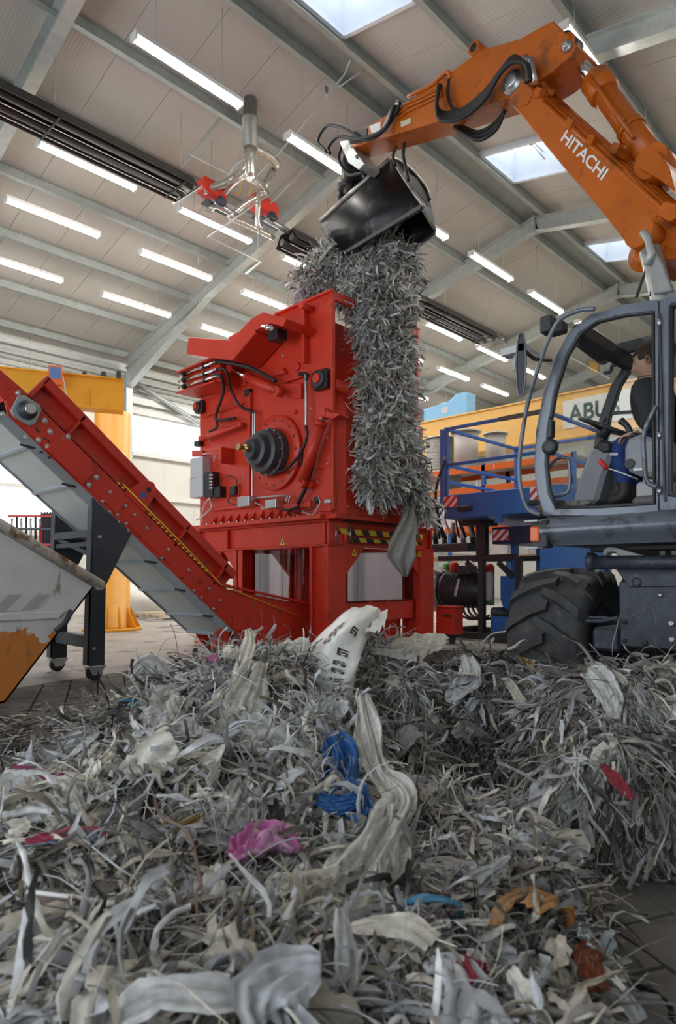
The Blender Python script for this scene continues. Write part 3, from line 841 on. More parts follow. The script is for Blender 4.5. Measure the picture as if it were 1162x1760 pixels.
# --- small warning signs: yellow triangle with a dark mark
def warn_sign(c, n, s=.055):
    c = V(c); n = V(n); u = V((0, 0, 1)); r = u.cross(n).normalized()
    w = part('warning_sign', MB().prism([c+r*-s-u*s*.8, c+r*s-u*s*.8, c+u*s], n*.004), M_WARN, bevel=0)
    obj('warning_mark', MB().prism([c+n*.0042+r*-.012-u*s*.5, c+n*.0042+r*.012-u*s*.5, c+n*.0042+r*.006+u*s*.35, c+n*.0042+r*-.006+u*s*.35], n*.002), M_BLACK, w)
warn_sign(q7(460, 205, XM+.057), (-1, 0, 0)); warn_sign(f7(735, 245, YM+.012), (0, -1, 0)); warn_sign(f7(985, 250, YM-.002), (0, -1, 0))
# ================================================================== discharge conveyor
YC = 6.62
def q5(u, v, Y=YC): return P_Y(.3614*u, 620+.3614*v, Y)
M_GREYP = mat('grey_blue_sheet', (.34, .385, .42), .42, .3, var=.08, scale=3)
M_UNDER = mat('grey_underside_sheet', (.46, .50, .50), .42, .25, var=.06, scale=3)
CV = thing('conveyor', (3.2, YC+.5, 0), 'red inclined belt conveyor with grey underside on dark castor legs', 'conveyor')
def cpart(name, mb, m=M_REDC, parent=CV, bevel=.004): return obj(name, mb, m, parent, bevel)
# axis of the inclined run in the X-Z plane
pa = q5(95, 122); pb = q5(1010, 1035)
ax = (pb-pa); ax.y = 0; ax.normalize()            # runs down towards the shredder
nx = V((ax.z, 0, -ax.x)); nx = nx if nx.z > 0 else -nx  # upwards normal
foot = q5(1010, 1035)
s1 = (foot-pa).dot(ax)
h_side = 0.0
lowpt = q5(830, 1020); hs = -(lowpt-pa).dot(nx)
HS = hs                                              # depth of the side plate
WID = .92
def cp(s, n, y=0.0): return V((pa.x, YC, pa.z)) + ax*s + nx*n + V((0, y, 0))
S1 = s1 + .15
for y in (0.0, WID-.02):
    cpart('side_plate', MB().prism([cp(0, 0, y), cp(S1, 0, y), cp(S1, -HS, y), cp(.12, -HS, y), cp(0, -HS*.72, y)], (0, .02, 0)))
# flat receiving end under the shredder
zf = .58
for y in (0.0, WID-.02):
    p1, p2 = cp(S1, 0, y), cp(S1, -HS, y)
    xe = 6.30
    cpart('foot_plate', MB().prism([p1, (p1.x+.12, p1.y, p1.z-.04), (xe, p1.y, p1.z-.30), (xe, p1.y, .10), (p2.x+.62, p1.y, .04), (p2.x+ax.x*.52, p1.y, max(.05, p2.z+ax.z*.52)), p2], (0, .025, 0)))
    cpart('foot_rim', MB().bar((p1.x, p1.y-.02, p1.z+.02), (xe, p1.y-.02, p1.z-.28), .07, .03))
# guards above the side plates: set-back wall, outward band, ribs
GH = .30
g0 = -.10
for y, s in ((0.0, -1), (WID, 1)):
    yw = y - s*.09
    cpart('guard_wall', MB().prism([cp(g0+.2, 0, yw), cp(S1+.1, 0, yw), cp(S1+.1, GH, yw), cp(g0+.2, GH, yw)], (0, -s*.012, 0)))
    cpart('guard_band', MB().prism([cp(g0+.22, GH-.10, y+s*.0), cp(S1+.1, GH-.10, y), cp(S1+.1, GH, y), cp(g0+.22, GH, y)], (0, s*-.10, 0)))
    cpart('side_flange', MB().bar(cp(0, -.008, y-s*.05), cp(S1, -.008, y-s*.05), .10, .016, nx))
    u5 = [(330, 345), (655, 655), (845, 860), (1025, 1050)]
    for k, (u, v) in enumerate(u5):
        sx = (q5(u, v)-pa).dot(ax)
        if k == 1:
            rb = cpart('hinge_plate', MB().prism([cp(sx-.16, -.02, y), cp(sx+.16, -.02, y), cp(sx+.12, GH-.02, y), cp(sx+.02, GH+.02, y), cp(sx-.08, GH-.04, y)], (0, s*.012, 0)))
            cpart('sticker', MB().lathe(cp(sx+.02, .12, y+s*.013), (0, s, 0), [(0, .035), (.002, .035)], 18), mat('blue_sticker_%d' % (s+1), (.03, .10, .45), .4), rb, 0)
            cpart('hinge_slot', MB().lathe(cp(sx+.03, .21, y+s*.013), (0, s, 0), [(0, .030), (.002, .030)], 14), M_BLACK, rb, 0)
        else:
            cpart('rib', MB().prism([cp(sx-.014, -.06, y), cp(sx+.014, -.06, y), cp(sx+.014, GH-.02, y), cp(sx-.014, GH-.02, y)], (0, -s*.09, 0)))
    cpart('guard_end', MB().prism([cp(g0+.2, -.05, y), cp(g0+.24, -.05, y), cp(g0+.24, GH, y), cp(g0+.2, GH, y)], (0, -s*.09, 0)))
# head end: closing plate and drive housing
cpart('head_plate', MB().prism([cp(0, 0, 0), cp(0, -HS*.72, 0), cp(-.25, -HS*.60, 0), cp(-.22, -.02, 0)], (0, WID, 0)))
cpart('cover_plate', MB().prism([cp(.0, -.02, 0), cp(.62, -.02, 0), cp(.62, -HS+.03, 0), cp(.14, -HS+.02, 0), cp(0, -HS*.70, 0)], (0, -.014, 0)))
cpart('cover_plate', MB().prism([cp(.62, -.06, 0), cp(1.52, -.05, 0), cp(1.52, -HS+.05, 0), cp(.62, -HS+.05, 0)], (0, -.010, 0)))
cpart('cover_plate', MB().prism([cp(1.58, -.06, 0), cp(2.36, -.05, 0), cp(2.36, -HS+.05, 0), cp(1.58, -HS+.05, 0)], (0, -.008, 0)))
hx = (q5(335, 470)-pa).dot(ax); hn = (q5(335, 470)-pa).dot(nx)
cpart('tension_cover', MB().prism([cp(hx+dx, hn+dn, -.012) for dx, dn in ((-.24, -.11), (-.24, .05), (-.14, .13), (.14, .13), (.24, .05), (.24, -.11))], (0, -.05, 0)))
# flange bearing
bc = q5(118, 240); 
fb = cpart('flange_bearing', MB().prism([V((bc.x, YC-.014, bc.z)) + V((math.cos(q)*.145, 0, math.sin(q)*.145)) for q in [math.pi/4*k+.78+(.20 if k % 2 else -.20) for k in range(8)]], (0, -.04, 0)), M_GREYP)
obj('bearing_hub', MB().lathe((bc.x, YC-.05, bc.z), (0, -1, 0), [(0, .095), (.03, .09), (.04, .07), (.045, .06), (.09, .058)], 24), M_DARKFRAME, fb)
obj('shaft_end', MB().lathe((bc.x, YC-.13, bc.z), (0, -1, 0), [(0, .055), (.03, .05)], 18), M_STEEL, fb)
# bolts
def cbolt(us, r=.024, h=.022):
    for (u, v) in us:
        p = q5(u, v); p.y = YC-.012
        bb = MB().lathe(p, (0, -1, 0), [(0, r*1.1), (.005, r*1.1), (.005, r*.75), (h, r*.75), (h+.004, r*.5)], 8, False)
        cpart('bolt', bb, M_STEEL, CV, 0)
cbolt(((82, 155), (8, 257), (210, 286), (118, 366), (235, 338), (180, 377), (295, 380), (223, 410), (262, 442), (411, 510), (376, 545), (455, 555), (420, 592), (321, 362)), .026)
cbolt(((520, 625), (485, 668), (594, 690), (555, 734), (636, 733), (596, 775), (517, 720), (560, 768), (695, 798), (765, 940), (798, 898), (893, 996), (918, 1094), (955, 1128), (1040, 1140), (1012, 1180), (990, 1085), (605, 808)), .018)
t = MB()
for (u, v) in ((75, 210), (212, 372), (228, 383), (195, 435), (233, 462), (180, 338), (172, 325), (660, 835), (865, 1032), (950, 1048)): t.lathe(q5(u, v)+V((0, -.0145, 0)), (0, -1, 0), [(0, .014), (.002, .014)], 10)
cpart('bolt_hole', t, M_BLACK, CV, 0)
# foot bolts and panels
t = MB(); 
for i in range(16):
    t.lathe((foot.x+.22+.085*(i % 8), YC-.005, .30+.10*(i//8)-(i % 8)*.018), (0, -1, 0), [(0, .018), (.014, .016)], 8)
cpart('foot_bolts', t, M_STEEL, CV, 0)
fx = foot.x
cpart('access_plate', MB().prism([(fx+.30, YC-.004, .62), (fx+.52, YC-.004, .56), (fx+.52, YC-.004, .38), (fx+.30, YC-.004, .44)], (0, -.01, 0)))
for dx in (.02, .70):
    cpart('foot_cover', MB().prism([(fx+dx-.02, YC-.004, .40), (fx+dx+.08, YC-.004, .46), (fx+dx+.18, YC-.004, .40), (fx+dx+.18, YC-.004, .22), (fx+dx+.08, YC-.004, .16), (fx+dx-.02, YC-.004, .22)], (0, -.06, 0)))
# yellow trip cord
cpart('trip_cord', MB().tube([cp(1.35, .03, -.03), cp(2.3, .03, -.03), cp(S1, .01, -.03), (6.28, YC-.03, .46)], .006, 6), M_WARN, CV, 0)
t = MB()
for k in range(22): t.cbox(cp(1.32+k*.07, .015, .02), (.03, .03, .02))
cpart('belt_edge_cleats', t, M_WARN, CV, 0)
# belt
cpart('belt', MB().prism([cp(0, -.04, .1), cp(S1, -.04, .1), cp(S1, -.06, .1), cp(0, -.06, .1)], (0, WID-.2, 0)), M_BLACK, CV, 0)
# underside: sheets between cross members
ss = [.05, .42, .95, 1.62, 2.15, 2.65, 3.15, S1+.48]
NU = -HS-.08
for a_, b_ in zip(ss[:-1], ss[1:]):
    cpart('underside_sheet', MB().prism([cp(a_, NU, .03), cp(b_, NU, .03), cp(b_, NU, WID-.03), cp(a_, NU, WID-.03)], nx*.01), M_UNDER)
    cr = cpart('cross_member', MB().prism([cp(b_-.02, NU-.03, .0), cp(b_+.02, NU-.03, 0), cp(b_+.02, NU+.01, 0), cp(b_-.02, NU+.01, 0)], (0, WID, 0)), M_GREYP)
    obj('clip', MB().bar(cp(b_-.06, NU-.05, -.012), cp(b_+.06, NU+.03, -.012), .015, .02), M_BLACK, cr)
for y in (0.0, WID-.02):
    cpart('underside_rail', MB().prism([cp(.05, -HS+.01, y), cp(S1+.50, -HS+.01, y), cp(S1+.46, NU-.02, y), cp(.05, NU-.02, y)], (0, .02, 0)), M_GREYP)
# support legs: shaped plates, posts, castors
castor_pts = []
for y, far in ((-.02, False), (WID, True)):
    o = V((0, y, 0))
    plate = [q5(u, v)+o for u, v in ((440, 655), (622, 822), (500, 1070), (425, 1075))]
    cpart('leg_plate', MB().prism(plate, (0, .02, 0)), M_DARKFRAME)
    post = [q5(u, v)+o for u, v in ((420, 1075), (500, 1070), (494, 1450), (412, 1450))]
    cpart('leg', MB().prism(post, (0, .07, 0)), M_DARKFRAME)
    cpart('leg_edge', MB().prism([q5(435, 650)+o, q5(445, 655)+o, q5(420, 1450)+o, q5(408, 1450)+o], (0, .10, 0)), M_DARKFRAME)
    c0 = q5(455, 1450)+o; zt = c0.z
    cs = cpart('castor', MB().box((c0.x-.10, c0.y-.02, zt-.02), (c0.x+.10, c0.y+.10, zt)), M_STEEL, CV, .004)
    f_ = MB()
    for dy in (-.015, .075): f_.prism([(c0.x-.085, c0.y+dy, zt-.02), (c0.x+.085, c0.y+dy, zt-.02), (c0.x+.04, c0.y+dy, .06), (c0.x-.05, c0.y+dy, .06)], (0, .02, 0))
    obj('castor_fork', f_, M_STEEL, cs)
    obj('castor_wheel', MB().lathe((c0.x-.01, c0.y+.01, .085), (0, 1, 0), [(0, .07), (.008, .085), (.05, .085), (.058, .07)], 20), M_BLACK, cs)
t = MB(); b0 = q5(455, 1340); t.bar(b0, b0+V((0, WID+.02, 0)), .10, .13)
cpart('leg_brace', t, M_DARKFRAME)
b0 = q5(436, 820); cpart('leg_brace', MB().bar(b0+V((.03, 0, 0)), b0+V((.03, WID, 0)), .10, .08), M_DARKFRAME)
b0 = q5(436, 870); cpart('leg_brace', MB().bar(b0+V((.03, 0, 0)), b0+V((.03, WID, 0)), .06, .05), M_DARKFRAME)
cpart('leg_brace', MB().bar(q5(436, 930)+V((.03, 0, 0)), q5(436, 830)+V((.03, WID, 0)), .04, .05), M_DARKFRAME)
bo = cpart('bolt', MB().lathe(q5(440, 1368)+V((0, -.02, 0)), (0, -1, 0), [(0, .02), (.02, .018)], 8), M_STEEL, CV, 0)
cpart('bolt', MB().lathe(q5(468, 838)+V((0, -.02, 0)), (0, -1, 0), [(0, .02), (.02, .018)], 8), M_STEEL, CV, 0)
# ================================================================== the excavator
XC = 4.42
EX = thing('excavator', (5.8, 1.2, 0), 'wheeled excavator with orange boom and grey cab dumping waste into the shredder', 'excavator')
M_CABG = mat('cab_grey_paint', (.155, .180, .22), .33, .25, var=.15, scale=4, dirt=(.05, .05, .06), dirt_amt=.25, coat=.3)
M_CABD = mat('cab_dark_trim', (.030, .032, .037), .45, var=.1)
M_CABI = mat('cab_interior_grey', (.30, .32, .345), .55, var=.08)
M_TYRE = mat('tyre_rubber', (.052, .054, .058), .75, var=.3, scale=7, bump=.25, bscale=50, dirt=(.11, .10, .085), dirt_amt=.22, dscale=6)
M_UNDERC = mat('undercarriage_grey', (.055, .065, .085), .5, .3, var=.3, scale=12, bump=.2, bscale=70, dirt=(.13, .13, .14), dirt_amt=.15, dscale=25)
M_GLASSC = glass('cab_glass', (.90, .93, .93), .25)
def ep(name, mb, m=M_ORANGE, parent=EX, bevel=.008): return obj(name, mb, m, parent, bevel)
F0 = V((5.80, 1.0, 0)); T0 = V((6.45, 6.15, 0)); BAZ = math.atan2(T0.y-F0.y, T0.x-F0.x)
BN = V((-math.sin(BAZ), math.cos(BAZ), 0))          # towards the near side
def bp(px, py, off=.22): return P_V(px, py, F0 + BN*off, BAZ)
def z6b(u, v): return 860+.2783*u, 30+.2783*v       # zoom frames of the boom
def z2(u, v): return 562+.5164*u, .5164*v
def bprism(pts, off, th, fn): return MB().prism([bp(*fn(*p), off) for p in pts], -BN*th)
# --- boom
boomU = [(45, 400), (60, 365), (110, 348), (215, 440), (290, 535), (600, 822), (980, 1165), (1085, 1250), (1500, 1560), (1500, 1900), (1085, 1500), (985, 1490), (915, 1535), (865, 1500), (740, 1345), (580, 1142), (400, 937), (200, 697), (130, 605), (75, 550), (52, 480)]
boom = ep('boom', bprism(boomU, .22, .44, z6b), bevel=.012)
obj('boom_head_plate', bprism([(50, 400), (60, 365), (110, 345), (205, 450), (165, 535), (120, 550), (75, 500)], .235, .47, z6b), M_ORANGE, boom, .006)
obj('boom_side_panel', bprism([(575, 1130), (770, 935), (995, 1170), (960, 1240), (1085, 1330), (1085, 1440), (730, 1290)], .228, .012, z6b), M_ORANGE, boom, .003)
obj('boom_foot_bracket', bprism([(735, 1335), (1085, 1460), (1085, 1500), (985, 1490), (915, 1540), (865, 1505)], .232, .464, z6b), M_ORANGE, boom, .006)
def pin(u, v, fn, r, off=.235, h=.05, m=M_STEEL, parent=boom, nm='pin'):
    p = bp(*fn(u, v), off)
    obj(nm, MB().lathe(p - BN*.02, BN, [(0, r*1.5), (.03, r*1.5), (.03, r), (h+.02, r), (h+.025, r*.6)], 20), m, parent)
pin(75, 400, z6b, .075); pin(900, 1455, z6b, .10, m=M_ORANGE, nm='pin_boss')
obj('boom_box', bprism([(965, 1220), (1005, 1135), (1085, 1150), (1085, 1240), (1040, 1260)], .36, .14, z6b), M_ORANGE, boom, .006)
# pipes along the top of the boom
for k, (off, du, dv, r) in enumerate(((.17, 0, -22, .022), (.10, 10, -40, .022), (.02, 22, -52, .026), (-.08, 30, -60, .022), (.22, -12, 2, .02))):
    pts = [bp(*z6b(u+du, v+dv), off) for u, v in ((270, 520), (600, 815), (830, 1020), (1085, 1245), (1300, 1400))]
    obj('boom_pipe', MB().tube(pts, r, 8), M_ORANGE, boom)
for (u, v) in ((285, 505), (610, 800), (760, 850), (480, 700)):
    p = bp(*z6b(u, v), .10); obj('pipe_clamp', MB().obox(p, BN*.16, (0, .03, .02), (0, -.02, .035)), M_ORANGE, boom, .004)
# hoist lettering
def letters(name, text, base0, base1, top0, nrm, m, parent, th=.004):
    cu = bpy.data.curves.new('lettering', 'FONT'); cu.body = text; cu.size = 1.0; cu.offset = .022
    to = bpy.data.objects.new('lettering', cu); COL.objects.link(to)
    bpy.context.view_layer.update()
    me = to.evaluated_get(bpy.context.evaluated_depsgraph_get()).to_mesh()
    vs = [tuple(v.co) for v in me.vertices]; fs = [tuple(p.vertices) for p in me.polygons]
    to.to_mesh_clear() if hasattr(to, 'to_mesh_clear') else None
    bpy.data.objects.remove(to); bpy.data.curves.remove(cu)
    x0 = min(v[0] for v in vs); x1 = max(v[0] for v in vs); y0 = 0.0; y1 = max(v[1] for v in vs)
    e1 = base1-base0; e2 = top0-base0
    mb = MB(); mb.add([base0 + e1*((v[0]-x0)/(x1-x0)) + e2*((v[1]-y0)/(y1-y0)) + V(nrm)*th for v in vs], fs)
    return obj(name, mb, m, parent)
M_LETW = mat('letter_white', (.86, .86, .84), .5)
letters('lettering', 'HITACHI', bp(*z2(778, 466), .222), bp(*z2(915, 601), .222), bp(*z2(800, 431), .222), BN, M_LETW, boom)
# --- stick
stickU = [(75, 458), (160, 405), (245, 352), (410, 240), (505, 168), (640, 128), (750, 67), (835, 150), (812, 188), (715, 275), (660, 300), (600, 325), (365, 405), (78, 492)]
stick = ep('stick', bprism(stickU, .16, .34, z2), bevel=.01)
obj('stick_web_plate', bprism([(750, 70), (832, 150), (812, 186), (740, 245), (700, 270), (752, 170)], .20, .42, z2), M_ORANGE, stick, .006)
pin(797, 140, z2, .05, .20, .03, M_ORANGE, stick); pin(800, 155, z2, .03, .22, .04, M_STEEL, stick)
p = bp(*z2(515, 180), .05)
obj('stick_lug', MB().lathe(p-BN*.12, BN, [(0, .07), (.26, .07)], 18), M_ORANGE, stick); obj('stick_lug_eye', MB().lathe(p+BN*.14, BN, [(0, .045), (.004, .045)], 16), M_BLACK, stick)
obj('stick_lug_plate', bprism([(470, 200), (515, 155), (560, 160), (590, 155)], .12, .24, z2), M_ORANGE, stick, .004)
obj('stick_tip_cap', bprism([(78, 440), (135, 425), (130, 470), (75, 480)], .17, .36, z2), M_BLACK, stick, .006)
obj('valve_block', bprism([(395, 250), (460, 220), (470, 245), (400, 275)], .12, .2, z2), M_ORANGE, stick, .006)
obj('data_plate', bprism([(245, 405), (278, 392), (278, 410), (246, 424)], .166, .004, z2), mat('cream_plate', (.72, .66, .45), .5), stick)
obj('sticker', bprism([(140, 420), (178, 405), (178, 438), (150, 446)], .166, .004, z2), M_LETW, stick)
for k, (v0, off) in enumerate(((0, .17), (12, .17), (26, .17))):
    pts = [bp(*z2(u, v+v0), off) for u, v in ((385, 290), (265, 345), (235, 372))]
    obj('stick_pipe', MB().tube(pts, .018, 8), M_ORANGE, stick)
for pts in (((270, 322), (345, 285), (385, 250), (405, 240), (410, 262)),):
    obj('stick_pipe', MB().tube(bez([bp(*z2(*p), .17) for p in pts], 4), .022, 8), M_ORANGE, stick)
obj('boom_stick_pipe', MB().tube(bez([bp(*z2(*p), .12) for p in ((660, 200), (700, 235), (735, 300), (750, 308))], 5), .028, 8), M_ORANGE, boom)
# --- stick cylinder
c0 = bp(*z2(805, 158), 0); c1 = bp(*z2(1105, 560), 0); g = bp(*z2(905, 285), 0)
cy = ep('stick_cylinder', MB().cyl(g, c1, .105, n=24), bevel=0)
gd = (c1-g).normalized()
obj('gland', MB().lathe(g-gd*.10, gd, [(0, .10), (.02, .135), (.22, .135), (.24, .11)], 20), M_ORANGE, cy)
obj('piston_rod', MB().cyl(c0, g, .055, n=18), M_CHROME, cy)
obj('cylinder_eye', MB().cyl(c1-BN*.16, c1+BN*.16, .14, n=20), M_ORANGE, cy); obj('rod_eye', MB().cyl(c0-BN*.1, c0+BN*.1, .10, n=18), M_DARKFRAME, cy)
obj('cylinder_pin', MB().lathe(c1+BN*.16, BN, [(0, .075), (.03, .07)], 18), M_ORANGE, cy)
obj('cylinder_pipe', MB().tube([g-gd*.02+BN*.14, c1-gd*.3+BN*.16], .02, 8), M_ORANGE, cy); obj('cylinder_band', MB().lathe(c1-gd*.55, gd, [(0, .12), (.06, .12)], 20), M_ORANGE, cy)
obj('cylinder_bracket', bprism([(1040, 560), (1100, 500), (1140, 560), (1160, 640), (1110, 600)], .20, .40, z2), M_ORANGE, boom, .006)
# --- hoses over the elbow and at the stick tip
def ehose(pts, off, r=.024, fn=z2, m=M_RUBBER, parent=stick): return obj('hose', MB().tube(bez([bp(*fn(p[0], p[1]), p[2] if len(p) > 2 else off) for p in pts], 8), r, 8), m, parent)
for k in range(4):
    d = k*9
    ehose([(665+d*.4, 275-d*.2), (655+d*.3, 215), (620, 190+d*.6), (575, 240+d*.3), (520, 310+d), (450, 365+d), (385, 375+d), (365, 340+d), (378-d*.2, 280)], .26+.03*k, .022)
for k in range(3):
    ehose([(600-k*4, 362+k*5), (560, 410+k*12), (505, 440+k*13), (455, 425+k*10), (425, 415+k*6)], -.05+.06*k, .022, parent=boom)
ehose([(245, 340), (215, 400), (170, 450), (120, 465), (60, 430), (0, 420), (-30, 470), (0, 505)], .22, .022)
ehose([(225, 350), (190, 430), (110, 462), (40, 455), (5, 490), (10, 510)], .26, .022)
ehose([(258, 475), (255, 520), (272, 600)], 0, .022); ehose([(232, 485), (220, 520), (228, 550)], 0, .02)
ehose([(405, 265), (402, 310), (415, 355), (440, 372)], .25, .018)
obj('hose_sleeve', MB().tube(bez([bp(*z2(*p), .22) for p in ((240, 340), (215, 375), (200, 410), (190, 440))], 6), .035, 10), M_STEEL, stick)
t = MB()
for k in range(3): t.cyl(bp(*z2(660+k*10, 190+k*4), .27+.02*k), bp(*z2(672+k*10, 275), .27+.02*k), .028, n=10)
obj('hose_end', t, M_STEEL, boom)
# --- bucket on its rotator: trough open downwards, long axis across the hopper
M_BUCK = mat('worn_black_steel', (.022, .022, .024), .36, .5, var=.35, scale=3, bump=.1, bscale=30, dirt=(.12, .11, .10), dirt_amt=.18, dscale=3)
M_BLIP = mat('scraped_bright_steel', (.42, .40, .37), .35, .7, var=.25, scale=10)
def bk(u, v, X): return P_X(540+.2065*u, 240+.2065*v, X)
XBK = 6.62
# section points (top edge, belly, lower edge) at the two ends, near side of the shell
topL, topR = bk(60, 690, XBK), bk(640, 175, XBK)
midL, midR = bk(150, 850, XBK-.05), bk(800, 420, XBK-.05)
botL, botR = bk(262, 965, XBK+.02), bk(905, 580, XBK+.02)
lipR, lipL = bk(985, 715, XBK+.55), bk(725, 960, XBK+.55)
def lerp(a, b, t): return a+(b-a)*t
ns = 9
def section(top, mid, bot, dx):
    # outer shell curve from the far upper edge over the top, down the near side to the lower edge
    back = top + V((.62, 0, -.02)); far = top+V((.98, 0, -.55)); 
    pts = bez([far, back+V((.18, 0, -.12)), back, top + V((.30, 0, .05)), top, mid + V((-.04, 0, 0)), bot], 5)
    return pts
sL, sR = section(topL, midL, botL, 0), section(topR, midR, botR, 0)
rows = [sL, [lerp(a, b, .5) for a, b in zip(sL, sR)], sR]
bucket = ep('bucket', MB().grid(rows), M_BUCK, bevel=0)
sm = bucket.modifiers.new('thickness', 'SOLIDIFY'); sm.thickness = .03; sm.offset = 0
cen = (topL+topR)/2
# end plates
for s_, nm in ((sL, 'end_plate'), (sR, 'end_plate')):
    d = (topR-topL).normalized()*.02
    obj(nm, MB().prism([p-d for p in s_], d*2), M_BUCK, bucket)
obj('wear_bar', MB().prism([sL[-1]+V((-.02, 0, 0)), sR[-1]+V((-.02, 0, 0)), sR[-1]+V((-.025, 0, .12)), sL[-1]+V((-.025, 0, .12))], V((-.02, 0, 0))), mat('wear_bar_grey', (.13, .125, .12), .5, .3, var=.2), bucket)
obj('cutting_edge', MB().prism([sL[0]+V((0, 0, -.05)), sR[0]+V((0, 0, -.05)), sR[0]+V((.02, 0, .06)), sL[0]+V((.02, 0, .06))], V((.03, 0, 0))), M_BLIP, bucket)
obj('top_edge', MB().tube([topL+V((-.02, 0, .02)), topR+V((-.02, 0, .02))], .035, 8), M_BLIP, bucket)
obj('side_cutter', MB().tube([p+(topR-topL).normalized()*.03 for p in sR[4:]], .022, 8), M_BLIP, bucket)
# coupler between stick tip and bucket
tip = bp(*z2(90, 490), 0); mt = bk(330, 380, XBK+.2)
cpl = ep('coupler', MB().tube([tip+V((0, .02, 0)), lerp(tip, mt, .45)+V((-.02, 0, 0)), mt], [.13, .16, .19], 14), M_BUCK, bevel=0)
obj('coupler_link', MB().prism([bp(*z2(u, v), .14) for u, v in ((40, 470), (70, 465), (125, 545), (105, 565), (70, 540))], -BN*.28), M_GALV, cpl, .006)
obj('link_rod', MB().cyl(bp(*z2(100, 520), .16), bk(430, 260, XBK), .025, n=10), M_CHROME, cpl)
obj('rotator', MB().lathe(mt-V((0, 0, .10)), (0, 0, 1), [(0, .22), (.05, .24), (.12, .24), (.16, .16)], 20), M_DARKFRAME, cpl)
obj('mounting_plate', MB().prism([bk(250, 490, XBK+.05), bk(480, 285, XBK+.05), bk(480, 270, XBK+.05), bk(250, 475, XBK+.05)], (.4, 0, .02)), M_BUCK, cpl, .004)
for k, (u, v) in enumerate(((220, 480), (430, 270), (465, 255))):
    q = bk(u, v, XBK+.02); obj('coupler_fitting', MB().lathe(q-V((0, 0, .05)), (0, 0, 1), [(0, .03), (.06, .045), (.10, .035), (.13, .02)], 12), M_BLACK, cpl)
ehose([(50, 480, .1), (40, 530, .1), (70, 580, .1), (120, 575, .1)], .1, .02)

# --- cab
def c6(u, v, X=XC): return P_X(720+.3978*u, 480+.3978*v, X)
O_ = [(540, 1022), (508, 920), (496, 800), (505, 650), (538, 480), (588, 330), (650, 225), (740, 150), (880, 108), (1035, 85), (1035, 1005), (780, 1024)]
I_ = [(592, 992), (560, 925), (546, 800), (556, 650), (586, 480), (634, 330), (692, 232), (770, 180), (890, 152), (1020, 138), (1024, 972), (790, 988)]
def ring(mb, O, I, ext):
    n = len(O); e = V(ext)
    vs = list(O)+list(I)+[p+e for p in O]+[p+e for p in I]; fs = []
    for i in range(n):
        j = (i+1) % n
        fs += [(i, j, n+j, n+i), (2*n+i, 3*n+i, 3*n+j, 2*n+j), (i, 2*n+i, 2*n+j, j), (n+i, n+j, 3*n+j, 3*n+i)]
    return mb.add(vs, fs)
CW = 1.0
O3 = [c6(*p) for p in O_]; I3 = [c6(*p) for p in I_]
cab = ep('cab_frame', ring(MB(), O3, I3, (.07, 0, 0)), M_CABG, bevel=.015)
obj('cab_frame_far', ring(MB(), [p+V((CW, 0, 0)) for p in O3], [p+V((CW, 0, 0)) for p in I3], (.06, 0, 0)), M_CABD, cab, .01)
# dark inner seal along the opening
I4 = [c6(u+(6 if u < 700 else -6), v+(4 if v < 500 else -4), XC+.02) for u, v in I_]
obj('door_seal', MB().tube(I4+[I4[0]], .016, 6), M_CABD, cab)
# rear half: B pillar and rear side window
R_O = [(1035, 85), (1330, 50), (1480, 200), (1480, 900), (1330, 1000), (1035, 1005)]; R_I = [(1092, 112), (1290, 95), (1420, 220), (1420, 860), (1290, 950), (1088, 930)]
rear = obj('cab_rear_frame', ring(MB(), [c6(*p) for p in R_O], [c6(*p) for p in R_I], (.07, 0, 0)), M_CABG, cab, .012)
obj('cab_rear_frame_far', ring(MB(), [c6(*p)+V((CW, 0, 0)) for p in R_O], [c6(*p)+V((CW, 0, 0)) for p in R_I], (.06, 0, 0)), M_CABD, cab, .01)
obj('rear_window', MB().add([c6(*p, XC+.04) for p in R_I], [tuple(range(6))]), M_GLASSC, cab)
RS = [c6(*p, XC-.004) for p in R_I]
obj('window_seal', MB().tube(RS+[RS[0]], .018, 6), M_CABD, cab)
for (v0, v1) in ((170, 205), (660, 690), (900, 930)): obj('door_hinge', MB().cyl(c6(1040, v0, XC-.01), c6(1040, v1, XC-.01), .015, n=8), M_STEEL, cab)
obj('pillar_strip', MB().bar(c6(1040, 150, XC-.005), c6(1065, 960, XC-.005), .012, .03, (1, 0, 0)), M_CABD, cab)
# roof, floor, front glass, far side glass
roofp = [c6(650, 222), c6(740, 148), c6(880, 106), c6(1035, 83), c6(1330, 48)]
obj('cab_roof', MB().grid([[p+V((dx, 0, dz)) for p in roofp] for dx, dz in ((.05, .0), (.5, .03), (CW+.02, 0))]), M_GLASSC, cab)
obj('roof_rear_panel', MB().bar(roofp[3]+V((.03, -.55, .0)), roofp[3]+V((CW, -.55, .0)), 1.0, .05), M_CABG, cab)
fl0, fl1 = c6(560, 1005), c6(1400, 985)
obj('cab_floor', MB().box((XC+.02, fl1.y, fl0.z-.05), (XC+CW+.05, fl0.y+.02, fl0.z)), M_CABD, cab)
fg = [c6(*p) for p in ((556, 980), (512, 860), (510, 650), (545, 480), (600, 330), (655, 235))]
obj('front_glass', MB().grid([[p+V((.07, 0, 0)) for p in fg], [p+V((CW, 0, 0)) for p in fg]]), M_GLASSC, cab)
obj('far_side_glass', MB().add([p+V((CW+.03, 0, 0)) for p in I3], [tuple(range(12))]), M_GLASSC, cab)
obj('front_header', MB().bar(c6(672, 215)+V((.05, 0, 0)), c6(672, 215)+V((CW, 0, 0)), .10, .12), M_CABD, cab, .02)
obj('front_sill', MB().bar(c6(535, 985)+V((.05, 0, 0)), c6(535, 985)+V((CW, 0, 0)), .08, .12), M_CABG, cab, .02)
